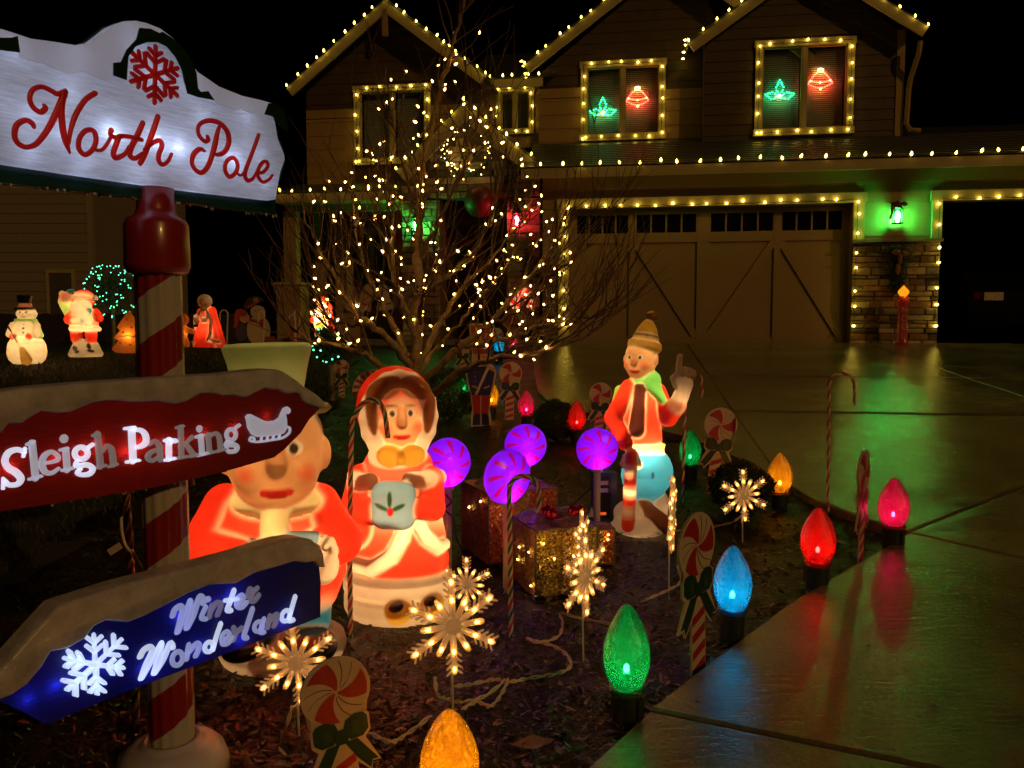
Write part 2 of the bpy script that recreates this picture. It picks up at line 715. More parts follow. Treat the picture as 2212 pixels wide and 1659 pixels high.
# concrete slabs: each one its own piece with a joint around it
def slab(parent, poly, dz=0.03, tilt=(0, 0, 0), inset=0.007, name="slab"):
    cx = sum(p[0] for p in poly) / len(poly); cyy = sum(p[1] for p in poly) / len(poly)
    n = len(poly)
    area = sum(poly[i][0] * poly[(i + 1) % n][1] - poly[(i + 1) % n][0] * poly[i][1] for i in range(n))
    if area < 0: poly = poly[::-1]
    # inset
    q = []
    for i in range(n):
        a, b, c = Vector(poly[i - 1]), Vector(poly[i]), Vector(poly[(i + 1) % n])
        d1, d2 = (b - a), (c - b)
        if d1.length < 1e-6 or d2.length < 1e-6:
            continue
        n1 = Vector((-d1.y, d1.x)).normalized(); n2 = Vector((-d2.y, d2.x)).normalized()
        m = (n1 + n2)
        if m.length < 0.2: m = n1
        m.normalize()
        q.append(b + m * inset)
    n = len(q)
    mb = MB()
    def top(p, d=0.0):
        return gz(p.x, p.y) + dz + tilt[0] * (p.x - cx) + tilt[1] * (p.y - cyy) + tilt[2] - d
    c2 = Vector((cx, cyy))
    ring2 = [p + (c2 - p).normalized() * 0.012 for p in q]
    for p in ring2: mb.v.append((p.x, p.y, top(p)))
    for p in q: mb.v.append((p.x, p.y, top(p, 0.006)))
    for p in q: mb.v.append((p.x, p.y, top(p, 0.12)))
    mb.f.append(tuple(range(n)))
    for i in range(n):
        j = (i + 1) % n
        mb.f.append((n + i, n + j, j, i))
        mb.f.append((2 * n + i, 2 * n + j, n + j, n + i))
    o = mk(name, mb, M_conc, parent)
    return o

drive = MB()
drive_root = bpy.data.objects.new("driveway", None); COL.objects.link(drive_root); drive_root["kind"] = "structure"
outline_w = [corner] + far_edge + [(5.2, 5.9), (8.5, 7.4), (16, 9)] + [from_uv(12.5, -0.05)] + edge_drive[::-1]
outline = [house_uv(*p) for p in outline_w]
us = [-8.0, hp(1482, 745, 0)[0], hp(1868, 750, 0)[0], hp(2050, 755, 0)[0] + 0.9, 13.0]
vs_ = [house_uv(*g2(1500, 893))[1], house_uv(*g2(1900, 818))[1], house_uv(*g2(1900, 775))[1]]
vs_ = [-12.5] + vs_ + [0.0]
tr = random.Random(5)
for a in range(len(us) - 1):
    for b in range(len(vs_) - 1):
        q = clip_half(outline, 1, 0, us[a + 1]); q = clip_half(q, -1, 0, -us[a]) if q else q
        q = clip_half(q, 0, 1, vs_[b + 1]) if q else q
        q = clip_half(q, 0, -1, -vs_[b]) if q else q
        if len(q) < 3: continue
        ar = abs(sum(q[i][0] * q[(i + 1) % len(q)][1] - q[(i + 1) % len(q)][0] * q[i][1] for i in range(len(q)))) / 2
        if ar < 0.05: continue
        # finer points along v so that the slab follows the slope
        slab(drive_root, [from_uv(*p) for p in q], tilt=(tr.uniform(-0.002, 0.002), tr.uniform(-0.006, 0.006), tr.uniform(-0.003, 0.003)))

walk_root = bpy.data.objects.new("pavement", None); COL.objects.link(walk_root); walk_root["kind"] = "structure"
j1 = Vector((0.29, -0.44)).normalized(); j2 = Vector((0.32, -0.15)).normalized()
c1 = Vector(corner); c2 = Vector(edge_path[3])
W = 2.6
slab(walk_root, [tuple(p) for p in edge_path[3:]] + [tuple(c1 + j1 * W), tuple(c2 + j2 * W)], dz=0.030)
slab(walk_root, [tuple(p) for p in edge_path[:4]] + [tuple(c2 + j2 * W), (0.6, -0.8)], dz=0.029)
slab(walk_root, [tuple(c1)] + far_edge + [(5.2, 5.9), (8.5, 7.4), (9.4, 5.2), (6.0, 3.6), tuple(c1 + j1 * W)], dz=0.031)
# wide tooled line across the near slab
c3 = Vector(edge_path[2])

# bark chips, needles and fallen leaves on the bed
def litter(n, dist, seed, size, thick, name, mat, label, cat):
    r = random.Random(seed)
    mb = MB()
    k = 0
    while k < n:
        y = 1.3 + (dist - 1.3) * r.random() ** 1.9
        x = r.uniform(-0.62, 0.62) * y * 1.05
        if x < -2.3 or x > 2.2 or inside(lawn_poly, x, y):
            continue
        ok = inside(bed_poly, x, y)
        if not ok: continue
        L = r.uniform(*size); w = L * r.uniform(*thick); a = r.uniform(0, 6.28)
        tz = r.gauss(0, 0.35); d = Vector((math.cos(a), math.sin(a), tz)).normalized() * L / 2
        s = Vector((-math.sin(a), math.cos(a), r.gauss(0, 0.5))).normalized() * w / 2
        c = Vector((x, y, gz(x, y) + r.uniform(-0.004, 0.014)))
        mb.add([c - d - s * 0.6, c - d * 0.2 - s, c + d, c + s], [(0, 1, 2, 3)])
        k += 1
    tag(mk(name, mb, mat), label, cat, kind="stuff")
bed_poly = edge_path + edge_drive + [(-2.6, 14.0), (-2.2, 10.5), (-1.9, 8.5), (-1.75, 6.6), (-1.95, 5.6), (-2.2, 4.5), (-2.08, 3.3), (-2.05, 1.0)]
litter(30000, 8.0, 3, (0.012, 0.045), (0.12, 0.5), "bark_chips", pbr("chip", (0.034, 0.020, 0.010), 0.32, var=0.7, scale=40), "dark wet bark chips covering the planting bed", "mulch")
litter(900, 7.0, 4, (0.04, 0.13), (0.02, 0.05), "dry_needles", pbr("needle", (0.15, 0.085, 0.035), 0.5, var=0.4), "thin dry twigs and needles strewn on the mulch", "twigs")
r5 = random.Random(9)
leaf_mat = pbr("dead_leaf", (0.20, 0.10, 0.045), 0.6, var=0.4)
for i, (px, py) in enumerate(((2040, 1330), (1365, 1760), (1085, 985), (1640, 1500), (1150, 1620))):
    p = ground(px * 0.885 if px > 1900 else px, py * 0.885 if px > 1900 else py)
    mb = MB()
    pts = [(0.045 * math.cos(t) * (1 + 0.35 * math.sin(3 * t)), 0.028 * math.sin(t) * (1 + 0.3 * math.cos(4 * t))) for t in np.linspace(0, 6.28, 14)[:-1]]
    mb.prism(pts, lambda q, d: (q[0], q[1], d + 0.25 * abs(q[1]) + 0.1 * q[0]), 0.002, 0.0)
    where = ["beside the path corner, nearest the red bulb", "in front of the large green bulb", "near the soldier cut-out's feet", "between blue and green bulbs", "near the loops of white wire"][i]
    o = mk("fallen_leaf", mb, leaf_mat, loc=(p.x, p.y, p.z + 0.012), rot=(0, 0, r5.uniform(0, 6)))
    tag(o, "curled brown dead leaf on the mulch " + where, "leaf", "fallen leaves")

# grit and bits of leaf blown on to the concrete
r = random.Random(77); mb = MB()
for k in range(90):
    y = r.uniform(1.7, 6.5); x = r.uniform(0.3, 0.62 * y)
    if inside(bed_poly, x, y): continue
    L = r.uniform(0.006, 0.035); a = r.uniform(0, 6.28); w = L * r.uniform(0.15, 0.5)
    d = Vector((math.cos(a), math.sin(a), 0)) * L / 2; n_ = Vector((-math.sin(a), math.cos(a), 0)) * w / 2
    c = Vector((x, y, gz(x, y) + 0.0345))
    mb.add([c - d, c - n_, c + d, c + n_, c + Vector((0, 0, 0.004))], [(0, 1, 4), (1, 2, 4), (2, 3, 4), (3, 0, 4)])
tag(mk("path_grit", mb, pbr("grit", (0.03, 0.018, 0.010), 0.5, var=0.4)), "dark bits of leaf and grit lying on the wet concrete", "debris", kind="stuff")

# ---------------------------------------------------------------- the house
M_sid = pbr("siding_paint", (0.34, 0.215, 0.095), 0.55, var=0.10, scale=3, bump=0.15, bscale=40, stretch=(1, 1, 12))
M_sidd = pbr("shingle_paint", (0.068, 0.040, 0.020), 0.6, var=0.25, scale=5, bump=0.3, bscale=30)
M_trim = pbr("cream_trim", (0.47, 0.38, 0.20), 0.45, var=0.06, scale=4)
M_door = pbr("garage_door_paint", (0.34, 0.23, 0.115), 0.5, var=0.06, scale=2)
M_roof = pbr("roof_shingle", (0.035, 0.034, 0.030), 0.45, var=0.4, scale=20, bump=0.6, bscale=50)
M_pane = glass("window_glass", (0.82, 0.84, 0.84), 0.06)
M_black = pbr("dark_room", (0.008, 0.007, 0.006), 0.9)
M_gpane = pbr("garage_glass", (0.006, 0.006, 0.006), 0.05, spec=0.6)
M_blind = pbr("white_blind", (0.62, 0.60, 0.55), 0.5, var=0.05)
M_stones = [pbr("stone_%s" % n, c, 0.7, var=0.35, scale=14, bump=0.5, bscale=45) for n, c in
            (("tan", (0.34, 0.25, 0.14)), ("brown", (0.17, 0.115, 0.065)), ("grey", (0.22, 0.20, 0.15)), ("rust", (0.25, 0.14, 0.065)), ("dark", (0.085, 0.065, 0.045)), ("pale", (0.43, 0.36, 0.23)))]
M_mort = pbr("mortar", (0.07, 0.06, 0.045), 0.9)

house = thing("house", "two-storey house with three gables, double garage and stone trim, outlined in lights", "house", (HO[0], HO[1], 0), -HA)

def W3(p, d):          # (u,z) on a facade, d = v
    return (p[0], d, p[1])

def rect(u0, u1, z0, z1):
    return [(u0, z0), (u1, z0), (u1, z1), (u0, z1)]

def span(poly, z):
    xs = []
    n = len(poly)
    for i in range(n):
        (x1, z1), (x2, z2) = poly[i], poly[(i + 1) % n]
        if (z1 > z) != (z2 > z):
            xs.append(x1 + (z - z1) * (x2 - x1) / (z2 - z1))
    return (min(xs), max(xs)) if len(xs) >= 2 else None

def wall(poly, v, depth, mat, boards=None, bmat=None, holes=(), cut=None):
    """a wall with lap boards; holes: (u0,u1,z0,z1) left without boards; cut: window opening"""
    mb = MB()
    if cut:
        for q in (clip_half(poly, 1, 0, cut[0]), clip_half(poly, -1, 0, -cut[1]),
                  clip_half(clip_half(clip_half(poly, -1, 0, -cut[0]), 1, 0, cut[1]), 0, 1, cut[2]),
                  clip_half(clip_half(clip_half(poly, -1, 0, -cut[0]), 1, 0, cut[1]), 0, -1, -cut[3])):
            if len(q) > 2: mb.prism(q, W3, v, v + depth)
    else:
        mb.prism(poly, W3, v, v + depth)
    w = mk("wall", mb, mat, house)
    if boards:
        z0 = min(p[1] for p in poly); z1 = max(p[1] for p in poly)
        z = z0
        while z < z1 - 0.03:
            zt = min(z + boards, z1 - 0.005)
            a, b = span(poly, z + 0.01), span(poly, zt - 0.005)
            if a and b:
                l0, r0, l1, r1 = a[0], a[1], b[0], b[1]
                segs = [(l0, r0, l1, r1)]
                for (h0, h1, hz0, hz1) in holes:
                    if hz0 < zt - 0.01 and hz1 > z + 0.01:
                        ns = []
                        for s in segs:
                            if h0 > s[0] + 0.02: ns.append((s[0], min(h0, s[1]), s[2], min(h0, s[3])))
                            if h1 < s[1] - 0.02: ns.append((max(h1, s[0]), s[1], max(h1, s[2]), s[3]))
                            if h1 <= s[0] or h0 >= s[1]: ns = ns if s in ns else ns
                        segs = [s for s in ns if s[1] - s[0] > 0.03]
                for (a0, a1, b0, b1) in segs:
                    m2 = MB().add([(a0, v - 0.020, z), (a1, v - 0.020, z), (b1, v - 0.006, zt), (b0, v - 0.006, zt), (a0, v - 0.001, z), (a1, v - 0.001, z)],
                                  [(0, 1, 2, 3), (4, 5, 1, 0), (0, 3, 4), (1, 5, 2)])
                    mk("siding_board", m2, bmat or mat, w)
            z += boards
    return w

def board(name, u0, u1, z0, z1, v, t, mat=None, parent=None):
    return mk(name, MB().box(u0, u1, v, v + t, z0, z1), mat or M_trim, parent or house)

bulb_mb = MB().lathe([(0.009, 0.0), (0.0165, 0.014), (0.017, 0.024), (0.010, 0.044), (0.0, 0.058)], 7)
M_c7 = emis("house_bulb_glow", WARM, 20.0)
bulb_mesh = bulb_mb.mesh("bulb"); bulb_mesh.materials.append(M_c7)
for p in bulb_mesh.polygons: p.use_smooth = True
def halo(name, col, strength):
    """see-through glowing skin that imitates the halo round a small lamp"""
    if name in MAT: return MAT[name]
    m, nt, N, L = nodes(name)
    N.remove(N["Principled BSDF"])
    tp = N.new("ShaderNodeBsdfTransparent"); e = N.new("ShaderNodeEmission")
    e.inputs[0].default_value = (*col, 1); e.inputs[1].default_value = strength
    ad = N.new("ShaderNodeAddShader")
    L.new(tp.outputs[0], ad.inputs[0]); L.new(e.outputs[0], ad.inputs[1]); L.new(ad.outputs[0], N["Material Output"].inputs[0])
    try: m.cycles.emission_sampling = 'NONE'
    except Exception: pass
    MAT[name] = m
    return m
def bulb_data(name, prof, seg, core, halo_m, grow):
    """one lamp: bright core inside an added halo skin, in one mesh"""
    mb = MB().lathe(prof, seg)
    nf = len(mb.f)
    z0 = prof[0][1]
    mb.lathe([(r * grow, z0 + (z - z0) * (1 + (grow - 1) * 0.5) - 0.1 * (grow - 1) * prof[-1][1]) for r, z in prof], seg)  # enlarged outer skin carries the painted-in halo
    me = mb.mesh(name)
    me.materials.append(core); me.materials.append(halo_m)
    for i, p in enumerate(me.polygons):
        p.use_smooth = True
        p.material_index = 0 if i < nf else 1
    return me
bulb_mesh = bulb_data("bulb", [(0.009, 0.0), (0.0165, 0.014), (0.017, 0.024), (0.010, 0.044), (0.0, 0.058)], 7, M_c7, halo("house_bulb_halo", (1.0, 0.66, 0.12), 0.38), 1.5)
M_cord = pbr("green_cord", (0.012, 0.02, 0.012), 0.5)

def light_string(label, pts, spacing=None, n=None, aim=(0, -0.35, 1), scale=1.0, off=0.0, group="strings of warm bulbs on the house", wander=0.018, parent_to=None, rs=None):
    """bulbs on a cord along a polyline in house coordinates; one thing with a cord and bulbs"""
    P = [Vector(p) for p in pts]
    lens = [(P[i + 1] - P[i]).length for i in range(len(P) - 1)]
    tot = sum(lens)
    if n is None: n = max(2, int(round(tot / spacing)) + 1)
    r = random.Random(rs or int(tot * 1000) % 977)
    root = thing("light_string", label, "string lights", group=group)
    root.location = house.location; root.rotation_euler = house.rotation_euler
    sagp = []
    for i in range(len(P) - 1):
        m_ = max(2, int(lens[i] / 0.16))
        for q_ in range(m_ + (i == len(P) - 2)):
            sagp.append(P[i] + (P[i + 1] - P[i]) * (q_ / m_) + Vector((0, 0, -0.014 * (q_ % 2))))
    mk("cord", MB().tube(sagp, 0.004, 5), M_cord, root)
    def point(s):
        for i, l in enumerate(lens):
            if s <= l or i == len(lens) - 1:
                return P[i] + (P[i + 1] - P[i]) * min(1.0, s / l)
            s -= l
    for k in range(n):
        q = point(tot * (k + 0.0) / max(1, n - 1) + r.uniform(-0.05, 0.05) * (0 < k < n - 1))
        a = Vector(aim) + Vector((r.gauss(0, 0.28), r.gauss(0, 0.2), r.gauss(0, 0.2)))
        o = link("bulb", bulb_mesh, None, root, q + Vector((r.uniform(-wander, wander), -abs(r.gauss(0, wander)) * 0.5, r.uniform(-wander, wander))))
        o.rotation_euler = a.to_track_quat('Z', 'Y').to_euler()
        s = 0.90 * scale * r.uniform(0.9, 1.1)
        o.scale = (s, s, s)
    return root

# --- ground floor, garage front (v = 0)
zE = hp(1535, 352, -0.45)[1]                       # eave height
uGL = hp(1172, 600, 0)[0]
d1L, d1R = hp(1229, 600, 0)[0], hp(1838, 600, 0)[0]
d1T = hp(1535, 445, 0)[1]
t1L, t1R = hp(1207, 480, 0)[0], hp(1866, 480, 0)[0]
t1T = hp(1535, 424, 0)[1]
d2L = hp(2028, 600, 0)[0]; t2L = hp(2011, 480, 0)[0]
zSt = hp(1940, 523, 0)[1]                          # ledge on the stone
uR = d2L + 3.4
wall([(uGL, d1T + 0.0), (uR + 0.6, d1T), (uR + 0.6, zE - 0.02), (uGL, zE - 0.02)], 0.0, 0.2, M_sid, 0.30, M_sid, holes=((t1L, t1R, 0, t1T), (t2L, uR + 0.4, 0, t1T)))
wall([(uGL, GZ - 0.02), (d1L, GZ - 0.02), (d1L, d1T), (uGL, d1T)], 0.0, 0.2, M_sid)
wall([(d1R, GZ - 0.02), (d2L, GZ - 0.02), (d2L, d1T), (d1R, d1T)], 0.0, 0.2, M_sid, 0.30, M_sid, holes=((t2L, 50, 0, 50), (-50, t1R, 0, 50)))
# frieze under the eave, soffit, fascia
board("frieze", uGL, uR + 0.6, zE - 0.30, zE - 0.06, -0.035, 0.033, M_sid)
mk("soffit", MB().box(uGL - 0.30, uR + 0.9, -0.42, -0.004, zE - 0.06, zE - 0.03), M_trim, house)
fas = board("fascia", uGL - 0.32, uR + 0.9, zE - 0.17, zE + 0.01, -0.455, 0.03)
# lower roof
v2 = 1.5
zR2 = hp(1500, 306, v2)[1]
mb = MB().add([(uGL - 0.35, -0.47, zE + 0.012), (uR + 1.2, -0.47, zE + 0.012), (uR + 1.2, v2 + 0.6, zR2 + 0.25), (uGL - 0.35, v2 + 0.6, zR2 + 0.25),
               (uGL - 0.35, -0.44, zE - 0.03), (uR + 1.2, -0.44, zE - 0.03), (uR + 1.2, v2 + 0.6, zR2 + 0.15), (uGL - 0.35, v2 + 0.6, zR2 + 0.15)],
              [(0, 1, 2, 3), (7, 6, 5, 4), (0, 4, 5, 1), (1, 5, 6, 2), (2, 6, 7, 3), (3, 7, 4, 0)])
lroof = mk("roof", mb, M_roof, house)
# courses of shingles as thin laps on the lower roof
for k in range(1, 12):
    f = k / 12
    y = -0.47 + (v2 + 0.47) * f
    zz = zE + 0.012 + (zR2 + 0.25 - zE - 0.012) * (y + 0.47) / (v2 + 1.07)
    mk("shingle_course", MB().box(uGL - 0.34, uR + 1.19, y, y + 0.16, zz + 0.001, zz + 0.012), M_roof, lroof, rot=None)
# door trim
board("door_trim", t1L, d1L + 0.0, GZ, d1T, -0.055, 0.053)
board("door_trim", d1R, t1R, zSt + 0.03, d1T, -0.055, 0.053)
board("door_trim", t1L - 0.03, t1R + 0.03, d1T, t1T, -0.060, 0.058)
board("door_trim", t2L, d2L, zSt + 0.03, d1T, -0.055, 0.053)
board("door_trim", t2L - 0.03, uR + 0.4, d1T, t1T, -0.060, 0.058)

# garage door in carriage style, closed
gd = mk("garage_door", MB().box(d1L, d1R, 0.20, 0.24, GZ, d1T), M_door, house)
wD = d1R - d1L
xs = [d1L + wD * f for f in (0.0, 0.232, 0.49, 0.752, 1.0)]
def dbar(name, a, b, w, t, v=0.20):
    mk(name, MB().bar((a[0], v - t / 2, a[1]), (b[0], v - t / 2, b[1]), w, t, (0, -1, 0)), M_door, gd)
zW0 = hp(1450, 500, 0.2)[1]; zW1 = hp(1450, 456, 0.2)[1]
for x, w in ((xs[0] + 0.05, 0.10), (xs[1], 0.10), (xs[2], 0.20), (xs[3], 0.10), (xs[4] - 0.05, 0.10)):
    dbar("stile", (x, GZ), (x, d1T), w, 0.030)
for i in range(4):
    a, b = xs[i] + (0.10 if i in (0, 2) else 0.05), xs[i + 1] - (0.10 if i in (1, 3) else 0.05)
    dbar("rail", (a, d1T - 0.05), (b, d1T - 0.05), 0.10, 0.024)
    dbar("rail", (a, zW0 - 0.12), (b, zW0 - 0.12), 0.14, 0.024)
    dbar("rail", (a, GZ + 0.06), (b, GZ + 0.06), 0.12, 0.024)
    if i % 2 == 0: dbar("brace", (a, GZ + 0.12), (b, zW0 - 0.19), 0.11, 0.028)
    else: dbar("brace", (a, zW0 - 0.19), (b, GZ + 0.12), 0.11, 0.028)
    m = MB()
    wu = (b - a - 0.02) / 4
    for k in range(5):
        x = a + 0.01 + wu * k
        m.box(x - 0.014, x + 0.014, 0.178, 0.199, zW0 - 0.03, zW1 + 0.02)
    m.box(a - 0.005, b + 0.005, 0.176, 0.199, zW1 + 0.004, zW1 + 0.035)
    m.box(a - 0.005, b + 0.005, 0.176, 0.199, zW0 - 0.05, zW0 - 0.02)
    mk("window_grid", m, M_door, gd)
    for k in range(4):
        x = a + 0.01 + wu * k
        mk("pane", MB().box(x + 0.015, x + wu - 0.015, 0.186, 0.198, zW0 - 0.02, zW1 + 0.004), M_gpane, gd)

# open second bay: dark room with floor, walls and a parked car
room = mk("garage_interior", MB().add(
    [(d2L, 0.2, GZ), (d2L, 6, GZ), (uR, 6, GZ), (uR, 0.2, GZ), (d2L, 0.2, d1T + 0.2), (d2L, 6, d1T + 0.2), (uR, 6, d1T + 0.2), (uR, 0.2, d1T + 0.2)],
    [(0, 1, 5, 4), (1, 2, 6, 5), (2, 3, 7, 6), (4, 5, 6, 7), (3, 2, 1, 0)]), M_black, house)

# stone wainscot between the bays and left of the big door
def stones(parent, u0, u1, z0, z1, v, rs, hmin=0.05, hmax=0.13, wmin=0.16, wmax=0.48, mask=None):
    r = random.Random(rs)
    z = z0
    while z < z1 - 0.03:
        h = min(r.uniform(hmin, hmax), z1 - z)
        x = u0
        while x < u1 - 0.03:
            w = min(r.uniform(wmin, wmax), u1 - x)
            if u1 - x - w < 0.07: w = u1 - x
            if mask is None or mask(x, x + w, z, z + h):
                d = r.uniform(0.012, 0.045)
                e = 0.006
                m = MB()
                c = [(x + 0.004, z + 0.004), (x + w - 0.004, z + 0.004), (x + w - 0.004, z + h - 0.004), (x + 0.004, z + h - 0.004)]
                fr = [(p[0] + r.uniform(0.004, 0.012) * (1 if k in (0, 3) else -1), v - d + r.uniform(-e, e), p[1] + r.uniform(0.003, 0.009) * (1 if k < 2 else -1)) for k, p in enumerate(c)]
                mid = (x + w * r.uniform(0.35, 0.65), v - d - r.uniform(0, 0.010), z + h / 2)
                m.add([(p[0], v, p[1]) for p in c] + fr + [mid], [(0, 1, 5, 4), (1, 2, 6, 5), (2, 3, 7, 6), (3, 0, 4, 7), (4, 5, 8), (5, 6, 8), (6, 7, 8), (7, 4, 8)])
                mk("stone", m, M_stones[min(5, int(r.random() ** 1.1 * 6))], parent)
            x += w
        z += h
wa = mk("stone_wainscot", MB().box(d1R, d2L, -0.012, -0.002, GZ, zSt), M_mort, house)
stones(wa, d1R, d2L, GZ + 0.005, zSt, -0.012, 3)
mk("stone_ledge", MB().box(d1R - 0.02, d2L + 0.02, -0.10, -0.003, zSt, zSt + 0.045), pbr("ledge", (0.30, 0.26, 0.18), 0.8, bump=0.6, bscale=40, var=0.3), house)
wb = mk("stone_wainscot", MB().box(uGL, t1L, -0.012, -0.002, GZ, zSt), M_mort, house)
stones(wb, uGL, t1L - 0.005, GZ + 0.005, zSt, -0.012, 4, wmax=0.25)

# --- upper storey
def window(u0, u1, z0, z1, v, trim=0.12, blind=True, split=0.5, label=None):
    """sliding window: trim boards, frame, mullion, panes, blind"""
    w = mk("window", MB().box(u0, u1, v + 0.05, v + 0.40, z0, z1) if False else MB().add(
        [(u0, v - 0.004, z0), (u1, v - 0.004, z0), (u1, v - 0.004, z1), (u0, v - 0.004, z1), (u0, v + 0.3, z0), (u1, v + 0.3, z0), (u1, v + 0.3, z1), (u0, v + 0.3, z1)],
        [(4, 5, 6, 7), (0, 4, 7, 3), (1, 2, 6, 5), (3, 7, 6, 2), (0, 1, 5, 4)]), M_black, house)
    def tb(n, a, b, c, d, v0, v1, m=M_trim): mk(n, MB().box(a, b, v0, v1, c, d), m, w)
    tb("trim", u0 - trim, u0, z0, z1, v - 0.055, v - 0.005); tb("trim", u1, u1 + trim, z0, z1, v - 0.055, v - 0.005)
    tb("trim", u0 - trim - 0.02, u1 + trim + 0.02, z1, z1 + trim, v - 0.060, v - 0.005)
    tb("sill", u0 - trim - 0.02, u1 + trim + 0.02, z0 - trim, z0, v - 0.075, v - 0.005)
    um = u0 + (u1 - u0) * split
    tb("mullion", um - 0.03, um + 0.03, z0, z1, v - 0.03, v + 0.03)
    for a, b in ((u0 + 0.002, um - 0.032), (um + 0.032, u1 - 0.002)):
        m = MB()
        m.box(a, a + 0.025, v - 0.02, v + 0.02, z0, z1); m.box(b - 0.025, b, v - 0.02, v + 0.02, z0, z1)
        m.box(a + 0.026, b - 0.026, v - 0.02, v + 0.02, z1 - 0.025, z1); m.box(a + 0.026, b - 0.026, v - 0.02, v + 0.02, z0, z0 + 0.025)
        mk("sash", m, M_trim, w)
        mk("pane", MB().box(a + 0.026, b - 0.026, v - 0.001, v + 0.003, z0 + 0.026, z1 - 0.026), M_pane, w)
        if blind:
            m = MB()
            z = z0 + 0.03
            while z < z1 - 0.03:
                m.add([(a + 0.03, v + 0.105, z), (b - 0.03, v + 0.105, z), (b - 0.03, v + 0.128, z + 0.034), (a + 0.03, v + 0.128, z + 0.034)], [(0, 1, 2, 3)])
                z += 0.036
            m.box(a + 0.2 * (b - a), a + 0.2 * (b - a) + 0.006, v + 0.10, v + 0.103, z0 + 0.05, z1)
            m.box(a + 0.75 * (b - a), a + 0.75 * (b - a) + 0.006, v + 0.10, v + 0.103, z0 + 0.05, z1)
            mk("blind", m, M_blind, w)
    return w

def gable_roof(apex, le, re, vf, vb, th=0.17, rake=True, ext=True):
    """two roof slopes and barge boards; returns (left line, right line) for bulbs"""
    a, l, r_ = Vector((apex[0], 0, apex[1])), Vector((le[0], 0, le[1])), Vector((re[0], 0, re[1]))
    for e in (l, r_):
        m = MB()
        q = [l if e is l else a, a if e is l else r_]
        p0, p1 = q
        n = Vector((-(p1 - p0).z, 0, (p1 - p0).x)).normalized() * 0.05
        y0, y1 = Vector((0, vf + 0.02, 0)), Vector((0, vb, 0))
        m.add([p0 + y0, p1 + y0, p1 + y1, p0 + y1, p0 + y0 + n, p1 + y0 + n, p1 + y1 + n, p0 + y1 + n],
              [(0, 1, 2, 3), (7, 6, 5, 4), (0, 4, 5, 1), (1, 5, 6, 2), (2, 6, 7, 3), (3, 7, 4, 0)])
        mk("roof_slope", m, M_roof, house)
        d = (p1 - p0).normalized(); nn = Vector((-d.z, 0, d.x))
        b = MB()
        w = [p0 - nn * th, p1 - nn * th, p1, p0]
        if e is l: w[1] = p1 - Vector((0, 0, th / max(0.3, nn.z)))
        else: w[0] = p0 - Vector((0, 0, th / max(0.3, nn.z)))
        b.add([Vector((p.x, vf - 0.03, p.z)) for p in w] + [Vector((p.x, vf + 0.015, p.z)) for p in w],
              [(0, 1, 2, 3), (7, 6, 5, 4), (0, 4, 5, 1), (1, 5, 6, 2), (2, 6, 7, 3), (3, 7, 4, 0)])
        mk("barge_board", b, M_trim, house)
    up = 0.035
    return ([(l.x, vf - 0.035, l.z + up), (a.x, vf - 0.035, a.z + up)], [(a.x, vf - 0.035, a.z + up), (r_.x, vf - 0.035, r_.z + up)])

# right gable (in front) v3, middle gable behind it
v3, vm = 1.35, 1.75
G3 = [hp(1749, -96, v3 - 0.35), hp(1487, 95, v3 - 0.35), hp(2005, 60, v3 - 0.35)]
G2 = [hp(1452, -110, vm - 0.35), hp(1133, 142, vm - 0.35), hp(1760, 120, vm - 0.35)]
uA, uB = hp(1520, 200, v3)[0], hp(1950, 200, v3)[0]
zB3 = hp(1700, 300, v3)[1] - 0.1
ap3 = hp(1740, -80, v3)
zt3 = hp(1740, 88, v3)[1]
w3 = (hp(1645, 200, v3)[0], hp(1828, 200, v3)[0], hp(1735, 278, v3)[1], hp(1735, 100, v3)[1])
w3o = (w3[0] - 0.12, w3[1] + 0.12, w3[2] - 0.12, w3[3] + 0.12)
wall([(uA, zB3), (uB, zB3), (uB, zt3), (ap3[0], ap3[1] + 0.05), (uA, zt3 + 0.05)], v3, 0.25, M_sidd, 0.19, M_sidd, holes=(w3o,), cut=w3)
uM0 = hp(1165, 250, vm)[0]
zM = hp(1180, 160, vm)[1]
apm = hp(1452, -80, vm)
w2 = (hp(1268, 220, vm)[0], hp(1423, 220, vm)[0], hp(1345, 290, vm)[1], hp(1345, 145, vm)[1])
w2o = (w2[0] - 0.12, w2[1] + 0.12, w2[2] - 0.12, w2[3] + 0.12)
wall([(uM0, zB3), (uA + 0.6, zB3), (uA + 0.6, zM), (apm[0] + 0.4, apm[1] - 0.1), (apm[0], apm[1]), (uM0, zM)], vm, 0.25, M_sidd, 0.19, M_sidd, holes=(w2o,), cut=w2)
for v, a, b, px in ((vm, uM0, w2o[0], 1200), (vm, w2o[1], uA - 0.002, 1480)):
    zz = hp(px, 203, v)[1]
    board("belt_board", a, b, zz - 0.09, zz + 0.09, v - 0.045, 0.02, M_sid)
    wall([(a, zB3), (b, zB3), (b, zz - 0.1), (a, zz - 0.1)], v - 0.028, 0.005, M_sid, 0.26, M_sid)
board("corner_board", uB - 0.12, uB + 0.01, zB3, zt3 + 0.1, v3 - 0.03, 0.028, M_sid)
window(*w3, v3); window(*w2, vm)
L3, R3 = gable_roof(G3[0], G3[1], G3[2], v3 - 0.35, v3 + 5)
L2, R2 = gable_roof(G2[0], G2[1], G2[2], vm - 0.35, vm + 5)
